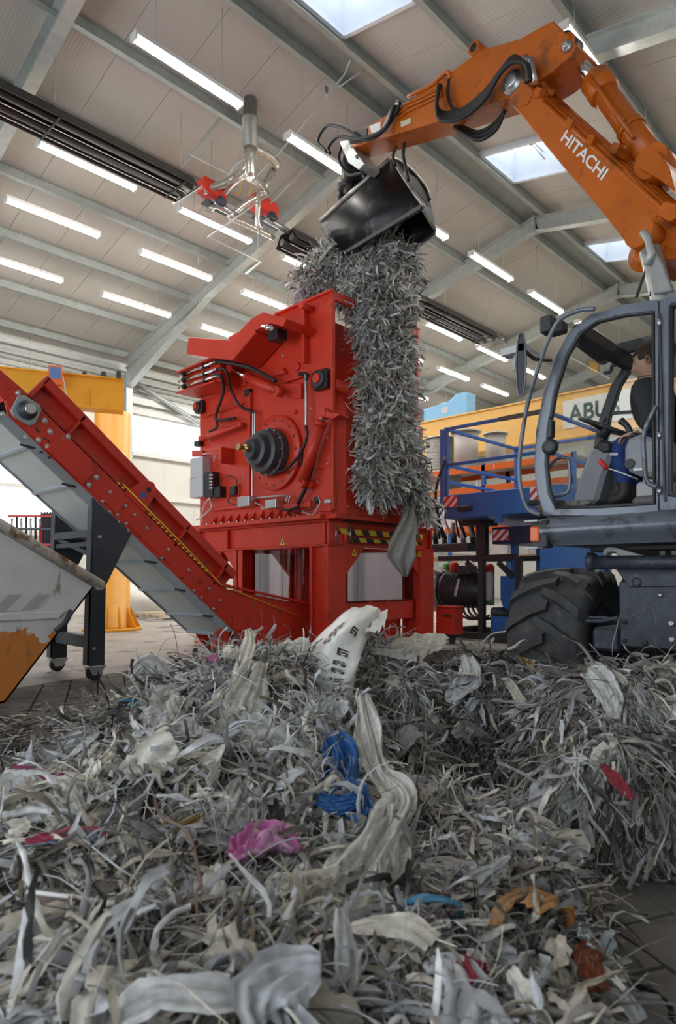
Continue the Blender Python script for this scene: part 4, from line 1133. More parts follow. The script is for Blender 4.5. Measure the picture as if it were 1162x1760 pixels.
obj('far_glazing_bar', MB().bar(c6(560, 620)+V((CW+.02, 0, 0)), c6(1030, 560)+V((CW+.02, 0, 0)), .02, .025).bar(c6(560, 470)+V((CW+.02, 0, 0)), c6(1030, 430)+V((CW+.02, 0, 0)), .02, .025), M_CABD, cab)
M_AMB = mat('amber_warning_tag', (.75, .35, .03), .4)
pt = c6(675, 320, XC+.55)
# outside rails, mirror, wipers
hr = [c6(u, v, XC-.10) for u, v in ((760, 128), (690, 135), (610, 175), (560, 260), (510, 400), (470, 540), (445, 680), (434, 800), (440, 900), (470, 990), (525, 1018))]
obj('hand_rail', MB().tube(bez(hr, 6), .016, 8), M_CABG, cab)
gr = [c6(u, v, XC-.06) for u, v in ((1028, 545), (1005, 590), (972, 670), (975, 780), (985, 870), (1030, 900))]
obj('grab_rail', MB().tube(bez(gr, 5), .016, 8), M_CABG, cab)
wr_ = [c6(u, v, XC+.12) for u, v in ((545, 835), (590, 780), (635, 770), (650, 800), (650, 900), (625, 930), (560, 940))]
obj('step_rail', MB().tube(bez(wr_, 5), .014, 8), M_CABG, cab)
mc = c6(442, 368, XC-.30)
t = MB()
loop = [mc + V((0, .03*math.cos(q)*0+ .045*math.cos(q), .235*math.sin(q)*(1))) for q in [2*math.pi*k/24 for k in range(25)]]
loop = [V((p.x, mc.y+(p.y-mc.y)*.8+.0, mc.z+max(-.215, min(.215, p.z-mc.z)))) for p in loop]
mir = obj('mirror', MB().prism([V((p.x, p.y, p.z)) for p in loop[:-1]], (.02, 0, 0)), M_CABD, cab, .006)
obj('mirror_glass', MB().prism([mc+V((.021, (p.y-mc.y)*.72, (p.z-mc.z)*.92)) for p in loop[:-1]], (.002, 0, 0)), M_CHROME, mir)
obj('mirror_rim', MB().tube([p+V((-.002, 0, 0)) for p in loop], .006, 6), M_CABG, mir)
obj('mirror_arm', MB().tube([mc+V((.02, -.01, .10)), c6(500, 345, XC-.15), c6(570, 350, XC)], .014, 8), M_CABD, mir)
obj('mirror_bracket', MB().cbox(mc+V((.05, .07, .12)), (.10, .18, .05)).tube([mc+V((.05, .07, .1)), mc+V((.05, .08, -.02))], .012, 6), M_GREYBOX, mir)
obj('work_lamp', MB().cbox(c6(560, 200, XC-.02), (.10, .09, .12)).cbox(c6(600, 215, XC), (.08, .12, .08)), M_CABD, cab, .01)
# door lock fittings on the front post
obj('lock_cover', MB().prism([c6(u, v, XC-.01) for u, v in ((560, 590), (575, 610), (572, 680), (552, 690))], (.06, 0, 0)), M_CABD, cab, .006)
obj('lock', MB().lathe(c6(570, 725, XC+.0), (-1, 0, 0), [(0, .06), (.03, .055), (.035, .03)], 16), M_CABD, cab)
# skirt below the cab: rounded panel with slanted nose
rows = []
for k in range(7):
    a_ = k/6
    top_f, top_b = c6(528, 1036, XC-.05), c6(1500, 980, XC-.05)
    bul = .14*math.sin(math.pi*min(1, a_*1.1))
    def at_(u0, v0, u1, v1): return c6(u0, v0, XC-.05-bul), c6(u1, v1, XC-.05-bul)
    uu = 528 + (585-528)*max(0, (a_-.35)/.65)**1.3; vv = 1036 + (1152-1036)*a_
    vb = 980 + (1152-980)*a_
    A_, B_ = c6(uu, vv, XC-.03), c6(1500, vb+ (0 if a_ < 1 else 0), XC-.03)
    A_.x -= bul*.6; B_.x -= bul*.6
    B_.z = A_.z
    rows.append([A_, lerp(A_, B_, .5), B_])
sk = ep('cab_skirt', MB().grid(rows), M_CABG, bevel=0)
nose = [rows[k][0] for k in range(7)]
obj('skirt_nose', MB().grid([nose, [p+V((CW+.1, 0, 0)) for p in nose]]), M_CABG, sk)
obj('skirt_top', MB().prism([rows[0][0], rows[0][2], rows[0][2]+V((CW, 0, 0)), rows[0][0]+V((CW, 0, 0))], (0, 0, -.02)), M_CABD, sk)
obj('skirt_bottom', MB().prism([rows[6][0], rows[6][2], rows[6][2]+V((CW*1.9, 0, 0)), rows[6][0]+V((CW*1.9, 0, 0))], (0, 0, .03)), M_CABD, sk)
lp = c6(520, 1100, XC-.1)
ml = obj('marker_lamp', MB().cbox(lp+V((.05, 0, 0)), (.10, .12, .20)), M_CABD, sk, .01)
obj('marker_lens', MB().cbox(lp+V((-.005, .03, 0)), (.03, .07, .11)), mat('orange_lens', (.85, .16, .03), .25), ml, .01)
obj('marker_bracket', MB().cbox(lp+V((0, .03, .09)), (.14, .10, .012)).cbox(lp+V((0, .03, -.10)), (.14, .10, .012)), M_GREYBOX, ml)
# upper deck right of the cab, boom tower and counterweight (mostly out of frame)
ep('upper_deck', MB().box((XC+.40, -.9, 1.28), (XC+2.55, 2.05, 1.42)), M_CABD)
ep('boom_tower', MB().prism([(5.55, 1.9, 1.4), (5.55, .5, 1.4), (5.55, .7, 2.4), (5.55, 1.1, 2.5)], (.10, 0, 0)).prism([(6.1, 1.9, 1.4), (6.1, .5, 1.4), (6.1, .7, 2.4), (6.1, 1.1, 2.5)], (.10, 0, 0)), M_DARKFRAME)
ep('engine_hood', MB().box((XC+1.2, -2.2, 1.42), (XC+2.5, .1, 2.35)), M_ORANGE, bevel=.06); ep('counterweight', MB().box((XC+.05, -2.9, 1.3), (XC+2.5, -2.2, 2.4)), M_CABG, bevel=.1)
# boom cylinder, grey
q0, q1 = bp(1112, 408, .30), bp(1170, 640, .30)
bc_ = ep('boom_cylinder', MB().cyl(lerp(q0, q1, .10), q1, .085, n=20), M_GALV, bevel=0)
obj('cylinder_guard', MB().prism([bp(*z6b(u, v), .42) for u, v in ((880, 1330), (940, 1400), (1010, 1540), (1065, 1690), (940, 1710), (925, 1560), (890, 1420))], -BN*.05), mat('worn_pale_grey', (.34, .34, .34), .5, .3, var=.2, scale=8), bc_, .01)
obj('guard_edge', MB().tube([bp(*z6b(u, v), .44) for u, v in ((880, 1325), (912, 1370), (935, 1460), (905, 1530))], .03, 8), M_GALV, bc_)
obj('eye', MB().cyl(q0-BN*.14, q0+BN*.14, .12, n=18), M_ORANGE, bc_)
ehose([(925, 1480, .36), (900, 1560, .36), (870, 1640, .36), (840, 1730, .36)], .3, .012, z6b, parent=bc_); ehose([(935, 1490, .36), (940, 1600, .36), (930, 1720, .36)], .3, .012, z6b, parent=bc_)
# --- cab interior
def inter(name, mb, m=M_CABI, bevel=.02): return obj(name, mb, m, cab, bevel)
XI = XC+.45
col_pts = [c6(u, v, XI) for u, v in ((662, 975), (680, 880), (715, 790), (740, 725), (800, 705), (838, 740), (800, 850), (765, 970))]
inter('steering_column', MB().prism(col_pts, (.22, 0, 0)), bevel=.03)
inter('column_head', MB().prism([c6(u, v, XI-.01) for u, v in ((745, 725), (770, 690), (830, 700), (830, 745), (800, 760))], (.24, 0, 0)), M_CABD)
wc = c6(812, 642, XI+.1); wn = V((0, -.45, .9)).normalized(); wa = V((1, 0, 0)); wb = wn.cross(wa)
lw = [wc + (wa*math.cos(q)+wb*math.sin(q))*.21 for q in [2*math.pi*k/28 for k in range(29)]]
sw = inter('steering_wheel', MB().tube(lw, .016, 8, cap=False), M_CABD, 0)
t = MB()
for k in range(3):
    q = 2*math.pi*k/3+.5; t.cyl(wc-wn*.03, wc+(wa*math.cos(q)+wb*math.sin(q))*.2, .012, n=6)
t.lathe(wc-wn*.08, wn, [(0, .04), (.09, .05), (.1, .03)], 12); t.cyl(wc-wn*.05, c6(790, 715, XI+.1), .03, n=8)
obj('wheel_spoke', t, M_CABD, sw)
t = MB().tube(bez([c6(u, v, XI+.1) for u, v in ((800, 690), (790, 650), (800, 610), (810, 605))], 4), .014, 6); inter('column_lever', t, M_CABD, 0)
XK = XC+.30
cons = [c6(u, v, XK) for u, v in ((885, 710), (905, 685), (950, 668), (1030, 690), (1100, 700), (1100, 850), (950, 850), (905, 830), (885, 790))]
inter('side_console', MB().prism(cons, (.16, 0, 0)), bevel=.03)
inter('console_knob', MB().lathe(c6(912, 797, XK), (-1, 0, 0), [(0, .035), (.015, .033)], 16), M_CABD, 0)
inter('console_label', MB().prism([c6(u, v, XK-.022) for u, v in ((926, 818), (970, 815), (970, 825), (926, 828))], (.004, 0, 0)), M_LETW, 0)
inter('joystick_boot', MB().prism([c6(u, v, XK+.02) for u, v in ((885, 712), (905, 668), (930, 655), (950, 668), (915, 690))], (.12, 0, 0)), M_CABD)
inter('joystick', MB().tube(bez([c6(u, v, XK+.08) for u, v in ((915, 665), (900, 635), (878, 615), (872, 610))], 5), [.022]*10+[.026]*6, 8), M_CABD, 0)
inter('lever', MB().tube([c6(u, v, XK-.06) for u, v in ((945, 865), (880, 838), (835, 822), (815, 818))], .008, 6), M_STEEL, 0)
inter('lever_grip', MB().cyl(c6(812, 818, XK-.06), c6(782, 783, XK-.06), .017, n=10), M_REDW, 0)
inter('seat_base', MB().prism([c6(u, v, XK+.0) for u, v in ((935, 875), (1100, 870), (1100, 970), (935, 960))], (.45, 0, 0)), mat('pale_grey_box', (.42, .44, .44), .5))
inter('seat_cushion', MB().prism([c6(u, v, XK+.14) for u, v in ((960, 800), (1200, 770), (1200, 850), (960, 860))], (.46, 0, 0)), M_CABD, .03)
inter('seat_backrest', MB().prism([c6(u, v, XK+.14) for u, v in ((1130, 800), (1150, 420), (1220, 420), (1230, 800))], (.46, 0, 0)), M_CABD, .04)
inter('floor_box', MB().prism([c6(u, v, XC+.10) for u, v in ((918, 955), (930, 935), (1030, 930), (1030, 985), (918, 985))], (.3, 0, 0)), mat('brown_grey_box', (.13, .12, .12), .6))
inter('front_panel', MB().prism([c6(u, v, XC+.75) for u, v in ((760, 860), (830, 820), (860, 960), (740, 985))], (.2, 0, 0)), M_CABI)
t = MB().tube(bez([c6(u, v, XC+.9) for u, v in ((800, 405), (825, 400), (835, 375), (850, 372))], 4), .014, 6); inter('inner_mirror_arm', t, M_CABD, 0)
inter('amber_tag', MB().prism([c6(u, v, XC+.85) for u, v in ((735, 352), (775, 365), (775, 408), (740, 398))], (.02, 0, 0)), M_AMB, 0)
inter('roof_duct', MB().tube([c6(690, 260, XC+.5), c6(780, 330, XC+.85), c6(800, 345, XC+.95)], .05, 10), M_CABD, 0)
inter('sun_visor', MB().prism([c6(u, v, XC+.9) for u, v in ((790, 330), (850, 280), (1010, 240), (1010, 280), (860, 330))], (.04, 0, 0)), M_CABD, 0)
M_GREENV = mat('green_tinted_visor', (.16, .24, .05), .4)
inter('tinted_visor', MB().prism([c6(u, v, XC+.95) for u, v in ((870, 345), (905, 330), (945, 335), (945, 350), (880, 362))], (.01, 0, 0)), M_GREENV, 0)

# --- undercarriage (turned across the upper part)
def tyre(cx, y0, y1, R, name='wheel'):
    W = y1-y0; c = V((cx, y0, R)); n = 56
    prof = [(.03, R*.50), (.0, R*.60), (.0, R*.78), (.03, R*.88), (.08, R*.905), (W/2, R*.915), (W-.08, R*.905), (W-.03, R*.88), (W, R*.78), (W, R*.60), (W-.03, R*.50)]
    mb = MB().lathe(c, (0, 1, 0), prof, n)
    mb.f = mb.f[:-2]; mb.sm = mb.sm[:-2]
    N = 13
    for side in (0, 1):
        for k in range(N):
            q0_ = 2*math.pi*(k + .5*side)/N
            # a bent lug from the centre line to the shoulder and down the sidewall
            st = [(.56, -.02, .915), (.36, .05, .915), (.16, .15, .905), (.05, .21, .88), (.0, .24, .78)]
            ring_ = []
            for (w, dq, rr) in st:
                yy = w*W if side == 0 else W-w*W
                q = q0_ + dq*1.5
                hw = .066 if w > .1 else .080
                top = R*(rr+.085) if w > .03 else R*.82
                top = min(top, R)
                out = []
                for (dqq, r_) in ((-hw*1.25, R*rr*.985), (-hw, top), (hw, top), (hw*1.25, R*rr*.985)):
                    yo = yy + (0 if w > .03 else (-.012 if side == 0 else .012))
                    out.append(V((cx+math.cos(q+dqq)*r_, y0+yo, R+math.sin(q+dqq)*r_)))
                ring_.append(out)
            o = len(mb.v); mb.grid(ring_, smooth=False)
            mb.f.append((o, o+1, o+2, o+3)); mb.sm.append(False); e = o+4*(len(st)-1); mb.f.append((e+3, e+2, e+1, e)); mb.sm.append(False)
    w_ = ep(name, mb, M_TYRE, bevel=0)
    obj('rim', MB().lathe(c, (0, 1, 0), [(.05, R*.52), (.02, R*.50), (.02, R*.47), (.16, R*.44), (.18, R*.15), (.10, R*.14), (.10, .02)], 32), M_UNDERC, w_)
    t = MB()
    for k in range(10):
        q = 2*math.pi*k/10; t.lathe((cx+math.cos(q)*R*.3, y0+.165, R+math.sin(q)*R*.3), (0, -1, 0), [(0, .018), (.03, .016)], 8)
    obj('wheel_nuts', t, M_STEEL, w_)
    return w_
WR = .585
tyre(5.45, 2.16, 2.84, WR)
tyre(7.75, 2.16, 2.84, WR); tyre(7.75, -.45, .2, WR)
for x_ in (5.45, 7.75): ep('axle', MB().cyl((x_, -.3, WR), (x_, 2.3, WR), .16, n=16), M_UNDERC)
ep('chassis', MB().box((4.95, .55, .55), (8.2, 1.75, 1.15)), M_UNDERC, bevel=.03)
ep('slew_ring', MB().cyl((5.9, 1.0, 1.1), (5.9, 1.0, 1.26), .6, n=32), M_UNDERC, bevel=0)
XP = 4.72
def u6(u, v, X=XP): return P_X(960+.1738*u, 900+.1738*v, X)     # zoom frame of the undercarriage
pl_ = ep('stabiliser_plate', MB().prism([u6(u, v) for u, v in ((592, 575), (1700, 560), (1700, 1330), (1000, 1240), (612, 1215))], (.10, 0, 0)), M_UNDERC, bevel=.01)
obj('upper_plate', MB().prism([u6(u, v, XP-.012) for u, v in ((560, 445), (1700, 430), (1700, 620), (700, 630))], (.11, 0, 0)), M_UNDERC, pl_, .006)
for (u, v, m, r) in ((1012, 706, M_STEEL, .014), (1118, 988, M_STEEL, .022), (1125, 1148, M_STEEL, .022), (655, 970, M_BLACK, .018), (657, 1160, M_BLACK, .016), (858, 1183, M_BLACK, .02), (780, 580, M_DARKFRAME, .035), (1160, 1200, M_BLACK, .02)):
    obj('plate_bolt', MB().lathe(u6(u, v, XP-.001), (-1, 0, 0), [(0, r), (.012, r), (.016, r*.6)], 12), m, pl_)
sh = ep('blade_shaft', MB().cyl(u6(330, 385, XP-.10), u6(1700, 380, XP-.10), .048, n=20), M_UNDERC, bevel=0)
obj('shaft_collar', MB().lathe(u6(340, 375, XP-.10), (0, 1, 0), [(-.02, .055), (0, .066), (.03, .066), (.04, .05)], 18), M_UNDERC, sh)
claw = [u6(u, v, XP+.05) for u, v in ((430, 310), (445, 255), (490, 228), (560, 232), (680, 265), (890, 325), (580, 325), (565, 285), (520, 275), (480, 300), (470, 325))]
ep('lock_claw', MB().prism(claw, (.05, 0, 0)), M_GALV, bevel=.006)
ep('plate_bracket', MB().cbox(u6(1035, 290, XP+.3), (.05, .04, .10)).cbox(u6(1150, 290, XP+.3), (.05, .04, .10)), M_GREYBOX)
ep('axle_housing', MB().box(tuple(u6(330, 1250, XP+.25)), tuple(u6(600, 1040, XP+.25)+V((.5, 0, 0)))), M_UNDERC, bevel=.02)
ep('brake_pipe', MB().tube([u6(u, v, XP+.2) for u, v in ((270, 965), (420, 965), (600, 930))], .018, 8).tube([u6(u, v, XP+.2) for u, v in ((300, 930), (470, 930), (600, 960))], .012, 6), M_UNDERC)
# ================================================================== things around
# ---- rusty skip
def q0(px, py, Y): return P_Y(px, py, Y)
M_SKIP = mat('worn_white_skip_paint', (.60, .60, .585), .55, var=.10, scale=3)
def chipped(m, rust, lo, hi, zcut, zsoft):
    nt = m.node_tree; N = nt.nodes; L = nt.links; b = N['Principled BSDF']
    src = b.inputs['Base Color'].links[0].from_socket
    tc = N.new('ShaderNodeTexCoord')
    nz = N.new('ShaderNodeTexNoise'); nz.inputs['Scale'].default_value = 2.6; nz.inputs['Detail'].default_value = 9; nz.inputs['Roughness'].default_value = .62
    L.new(tc.outputs['Object'], nz.inputs['Vector'])
    sx = N.new('ShaderNodeSeparateXYZ'); L.new(tc.outputs['Object'], sx.inputs[0])
    mr = N.new('ShaderNodeMapRange'); mr.inputs['From Min'].default_value = zcut-zsoft; mr.inputs['From Max'].default_value = zcut+zsoft; mr.inputs['To Min'].default_value = .17; mr.inputs['To Max'].default_value = -.13
    L.new(sx.outputs['Z'], mr.inputs['Value'])
    ad = N.new('ShaderNodeMath'); ad.operation = 'ADD'; L.new(nz.outputs['Fac'], ad.inputs[0]); L.new(mr.outputs['Result'], ad.inputs[1])
    th = N.new('ShaderNodeMapRange'); th.inputs['From Min'].default_value = lo; th.inputs['From Max'].default_value = hi; L.new(ad.outputs[0], th.inputs['Value'])
    mx = N.new('ShaderNodeMix'); mx.data_type = 'RGBA'; L.new(th.outputs['Result'], mx.inputs['Factor']); L.new(src, mx.inputs[6]); mx.inputs[7].default_value = (*rust, 1)
    # brown rust streaks on top
    n2 = N.new('ShaderNodeTexNoise'); n2.inputs['Scale'].default_value = 5; n2.inputs['Detail'].default_value = 8
    mp = N.new('ShaderNodeMapping'); mp.inputs['Scale'].default_value = (1.6, 1.6, .55); L.new(tc.outputs['Object'], mp.inputs['Vector']); L.new(mp.outputs[0], n2.inputs['Vector'])
    t2 = N.new('ShaderNodeMapRange'); t2.inputs['From Min'].default_value = .60; t2.inputs['From Max'].default_value = .70; L.new(n2.outputs['Fac'], t2.inputs['Value'])
    m2 = N.new('ShaderNodeMix'); m2.data_type = 'RGBA'; L.new(t2.outputs['Result'], m2.inputs['Factor']); L.new(mx.outputs[2], m2.inputs[6]); m2.inputs[7].default_value = (.16, .07, .03, 1)
    L.new(m2.outputs[2], b.inputs['Base Color'])
chipped(M_SKIP, (.52, .18, .035), .50, .52, .50, .26)
M_SKIPR = mat('worn_white_rim', (.58, .54, .47), .55, var=.1, dirt=(.17, .08, .035), dirt_amt=.45, dscale=6)
YS = 5.88
SKP = thing('skip_container', (1.2, YS+.8, 0), 'white waste skip with chipped paint showing orange rust patches', 'skip')
tipP, midP, botP = P_Y(166, 1003, YS), P_Y(0, 903, YS), P_Y(8, 1212, YS)
botP.z = .02
slope = (midP.z-tipP.z)/(midP.x-tipP.x)
xl = -1.6
zl = midP.z
xk = midP.x-.35; zk = tipP.z+slope*(xk-tipP.x)
prof = [(tipP.x, tipP.z), (xk, zk), (xl, zk), (xl-.6, tipP.z), (xl+.3, .02), (botP.x, .02)]
for y in (YS, YS+1.55):
    obj('side_wall', MB().prism([(x, y, z) for x, z in prof], (0, .02, 0)), M_SKIP, SKP)
obj('end_wall', MB().prism([(tipP.x, YS, tipP.z), (botP.x, YS, botP.z), (botP.x-.02, YS, botP.z), (tipP.x-.02, YS, tipP.z)], (0, 1.56, 0)), M_SKIP, SKP)
obj('skip_floor', MB().box((xl+.3, YS, .015), (botP.x, YS+1.56, .04)), M_SKIP, SKP)
for y in (YS-.01, YS+1.57):
    t = MB().tube([(tipP.x+.04, y, tipP.z-.02), (xk, y, zk), (xl, y, zk), (xl-.6, y, tipP.z)], .052, 10)
    obj('rim_tube', t, M_SKIPR, SKP)
obj('rim_tube', MB().tube([(tipP.x+.02, YS-.04, tipP.z-.01), (tipP.x+.02, YS+1.6, tipP.z-.01)], .05, 10), M_SKIPR, SKP)
zr = P_Y(100, 1050, YS).z
obj('stiffener_rib', MB().prism([(tipP.x-.30, YS, zr), (xl, YS, zr), (xl, YS, zr-.07), (tipP.x-.36, YS, zr-.07)], (0, -.025, 0)), M_SKIP, SKP, .008)
obj('hook', MB().tube(bez([P_Y(95, 1085, YS-.05), P_Y(112, 1070, YS-.08), P_Y(122, 1050, YS-.05)], 4), .025, 8), M_DARKFRAME, SKP)
# white-grey hazard panel above the rib
M_HAZ = bpy.data.materials.new('faded_hazard_stripes'); M_HAZ.use_nodes = True
stripes(M_HAZ, (.55, .55, .53), (.36, .36, .36), 4.2, (1, 0, -1))
obj('hazard_panel', MB().prism([P_Y(u, v, YS-.004) for u, v in ((0, 1022), (88, 1022), (66, 1046), (0, 1052))], (0, -.003, 0)), M_HAZ, SKP)

# ---- yellow pillar crane on the left
cb = P_Z(193, 1083, 0)
JC = thing('pillar_crane', (cb.x, cb.y, 0), 'yellow pillar crane with round column standing behind the conveyor', 'crane')
ztop = P_D(193, 710, (CA*cb.x+SA*cb.y)).z
obj('column', MB().lathe((cb.x, cb.y, 0), (0, 0, 1), [(0, .36), (.08, .36), (.08, .345), (ztop, .345), (ztop+.02, .30)], 40), M_YELLOW, JC)
obj('base_plate', MB().lathe((cb.x, cb.y, 0), (0, 0, 1), [(0, .58), (.05, .58), (.06, .56)], 32), M_YELLOW, JC)
for k in range(10):
    q = 2*math.pi*k/10+.2; d = V((math.cos(q), math.sin(q), 0)); n_ = V((-math.sin(q), math.cos(q), 0))*.012
    c_ = V((cb.x, cb.y, 0))
    obj('base_gusset', MB().prism([c_+d*.34+V((0, 0, .05))-n_, c_+d*.56+V((0, 0, .05))-n_, c_+d*.52+V((0, 0, .12))-n_, c_+d*.34+V((0, 0, .50))-n_], n_*2), M_YELLOW, JC)
b1, b0 = P_D(212, 655, 12.2), P_D(-60, 628, 11.3)
zt_, zb_ = b1.z, P_D(208, 709, 12.2).z
bd = (b0-b1); bd.z = 0; L_ = bd.length; bd.normalize(); bs = V((-bd.y, bd.x, 0))
beam = obj('jib_beam', MB().obox((b1+b0)/2*1 + V((0, 0, (zb_-zt_)/2)) + V((0, 0, zt_-(b1.z+b0.z)/2)), bd*(L_/2), bs*.14, V((0, 0, (zt_-zb_)/2))), M_YELLOW, JC, .006)
obj('beam_flange', MB().obox(V(((b1.x+b0.x)/2, (b1.y+b0.y)/2, zt_-.01)), bd*(L_/2), bs*.18, V((0, 0, .012))), M_YELLOW, beam)
obj('beam_flange', MB().obox(V(((b1.x+b0.x)/2, (b1.y+b0.y)/2, zb_+.01)), bd*(L_/2), bs*.18, V((0, 0, .012))), M_YELLOW, beam)
obj('mast', MB().box((cb.x-.95, cb.y-.2, zb_-.9), (cb.x-.70, cb.y+.1, zb_)), M_YELLOW, JC, .004)
obj('head_bearing', MB().lathe((cb.x, cb.y, ztop), (0, 0, 1), [(0, .25), (zb_-ztop+.05, .25)], 24), M_YELLOW, JC)
for px in (58, 145, 178, 204):
    p = P_D(px, 650, 12.0); t_ = V((p.x, p.y, zt_+.05)); obj('cable_clip', MB().cbox(t_, (.06, .06, .12)), M_BLACK, beam)
for px in (133, 151):
    p = P_D(px, 690, 11.85); obj('beam_rib', MB().obox(V((p.x, p.y, zb_+.17)), bd*.02, bs*.03, V((0, 0, .17))), M_YELLOW, beam)
pc = P_D(96, 649, 11.6)
ctl = thing('control_panel', (pc.x, pc.y, pc.z-.2), 'small orange control box with blue front on the yellow jib beam', 'control box')
fr = bs if bs.dot(V((-1, -1, 0))) > 0 else -bs
pc = pc + fr*.12
obj('case', MB().obox(pc, bd*.11, fr*.05, V((0, 0, .17))), mat('orange_case', (.80, .14, .03), .45), ctl, .01)
obj('keypad', MB().obox(pc+fr*.052+V((0, 0, .035)), bd*.085, fr*.003, V((0, 0, .10))), mat('keypad_blue', (.11, .22, .46), .5), ctl)
obj('mount', MB().cyl(pc-V((0, 0, .17)), pc-V((0, 0, .34)), .03, n=8).cbox(pc+fr*-.08, (.1, .1, .06)), M_GREYBOX, ctl)
obj('cable', MB().tube(bez([pc+bd*-.12, pc+bd*-.16+V((0, 0, -.25)), pc+bd*-.22+V((0, 0, -.5)), pc+bd*-.05+V((0, 0, -.6))], 6), .012, 6), M_GREYBOX, ctl)

# ---- second yellow crane beam with a maker's plate, beyond the lift platform
XG = 13.6
RC = thing('beam_crane', (XG, 9, 0), 'long yellow crane girder with white nameplate behind the blue platform', 'crane')
g0_, g1_ = P_X(715, 728, XG), P_X(1250, 600, XG)
ztg = P_X(800, 712, XG).z; zbg = P_X(800, 779, XG).z
M_YELHAZE = mat('hazed_crane_yellow', (.84, .50, .14), .42, var=.04)  # crane yellow lightened, haze and glow put into the girder colour
gird = obj('girder', MB().box((XG, g1_.y, zbg), (XG+.45, 14.4, ztg)), M_YELHAZE, RC, .006)
obj('girder_flange', MB().box((XG-.04, g1_.y, ztg-.01), (XG+.49, 14.4, ztg+.02)).box((XG-.06, g1_.y, zbg-.03), (XG+.51, 14.4, zbg)), M_YELHAZE, gird)
obj('column', MB().cyl((XG+.25, 13.99, 0), (XG+.25, 13.99, zbg), .34, n=32), M_YELLOW, RC)
obj('base_plate', MB().cyl((XG+.25, 13.99, 0), (XG+.25, 13.99, .06), .5, n=32), M_YELLOW, RC)
pp = [P_X(u, v, XG-.01) for u, v in ((968, 690), (1135, 655), (1135, 722), (968, 738))]
pz1 = pp[0].z; pz0 = pp[3].z
np_ = obj('nameplate', MB().box((XG-.02, pp[1].y, pz0), (XG-.002, pp[0].y, pz1)), mat('pale_plate', (.74, .76, .72), .5), gird)
hgt = pz1-pz0
letters('lettering', 'ABUS', V((XG-.022, pp[0].y-.12, pz0+hgt*.22)), V((XG-.022, P_X(1066, 700, XG).y, pz0+hgt*.22)), V((XG-.022, pp[0].y-.12, pz0+hgt*.80)), (-1, 0, 0), mat('dark_green_letter', (.03, .09, .085), .5), np_)
bb0, bb1 = P_X(738, 720, XG+.3), P_X(812, 690, XG+.3)
HB = thing('hoist_motor', (XG+.3, (bb0.y+bb1.y)/2, ztg), 'pale blue hoist motor housing lying on the yellow girder', 'hoist')
M_PBLUE = mat('pale_blue_paint', (.22, .50, .78), .4)
zz = P_X(775, 693, XG+.3).z
obj('housing', MB().prism([(XG+.05, bb0.y, ztg+.02), (XG+.05, bb1.y, ztg+.02), (XG+.05, bb1.y, zz+.12), (XG+.05, (bb0.y*.25+bb1.y*.75), zz+.12), (XG+.05, (bb0.y*.4+bb1.y*.6), zz-.02), (XG+.05, bb0.y, zz-.08)], (.4, 0, 0)), M_PBLUE, HB, .01)
obj('name_badge', MB().box((XG+.044, bb0.y*.5+bb1.y*.5-.1, ztg+.15), (XG+.05, bb0.y*.5+bb1.y*.5+.1, ztg+.3)), M_GREYBOX, HB)

# ---- blue lift platform
XL = 9.0
LP_ = thing('lift_platform', (10.2, 5.4, 0), 'blue work platform with tubular railings between shredder and excavator', 'platform')
yl = P_X(763, 850, XL).y; yr = P_X(938, 838, XL).y - .25
zd1 = P_X(763, 852, XL).z; zd0 = P_X(763, 892, XL).z; xfar = 11.4
deck = obj('deck', MB().box((XL, yr, zd0), (xfar, yl, zd1)), M_BLUE, LP_, .01)
zrl = P_X(763, 735, XL).z; zml = P_X(763, 800, XL).z
posts = {}
for nm, (x, y) in dict(a=(XL+.03, yl-.03), b=(XL+.03, yr+.28), c=(xfar-.05, yl-.03), d=(xfar-.05, yr+.28), e=(XL+.1, yl+.10)).items():
    obj('rail_post', MB().box((x-.03, y-.03, zd1-.1), (x+.03, y+.03, zrl+(.05 if nm == 'b' else 0))), M_BLUE, LP_, .004); posts[nm] = (x, y)
def rail(p, q, z, w=.05): obj('rail', MB().bar((posts[p][0], posts[p][1], z), (posts[q][0], posts[q][1], z), w, w), M_BLUE, LP_, .004)
for z in (zrl-.03, zml): rail('a', 'b', z); rail('a', 'c', z-.0); rail('b', 'd', z); 
rail('c', 'd', zrl-.03); obj('rail', MB().bar((posts['a'][0], posts['a'][1], zml-.28), (posts['c'][0], posts['c'][1], zml-.28), .05, .05), M_BLUE, LP_, .004)
xg0 = posts['b'][1]+.75
obj('rail_sleeve', MB().bar((posts['a'][0], xg0, zrl-.03), (posts['b'][0], posts['b'][1], zrl-.03), .06, .06), mat('dull_brown_sleeve', (.12, .09, .07), .6), LP_)
M_RW = bpy.data.materials.new('red_white_stripes'); M_RW.use_nodes = True
stripes(M_RW, (.62, .04, .04), (.80, .80, .78), 7.0, (0, 1, 1))
obj('stripe_marker', MB().box((XL-.005, yl-.26, zd1-.20), (XL+.001, yl+.0, zd1-.02)), M_RW, deck); obj('stripe_marker', MB().box((XL-.005, yr+.22, zd1-.22), (XL+.001, yr+.50, zd1-.01)), M_RW, deck)
obj('stripe_marker', MB().box((XL, yl, zd1-.16), (XL+.25, yl+.006, zd1-.01)), M_RW, deck)
for y in (yl-.42, yr+.40): obj('buffer', MB().box((XL-.05, y-.14, zd0+.10), (XL, y+.14, zd0+.19)), M_BLACK, deck, .02)
obj('latch', MB().box((XL-.02, (yl+yr)/2-.06, zd0-.12), (XL+.03, (yl+yr)/2+.06, zd0+.02)), M_BLUE, deck)
lowd = obj('lower_frame', MB().box((XL+.6, yr, zd0-.42), (xfar-.3, yl-.55, zd0-.14)), mat('deep_blue_paint', (.012, .02, .065), .45), LP_, .01)
obj('stripe_marker', MB().box((XL+.594, yl-.86, zd0-.36), (XL+.60, yl-.57, zd0-.18)), M_RW, lowd)
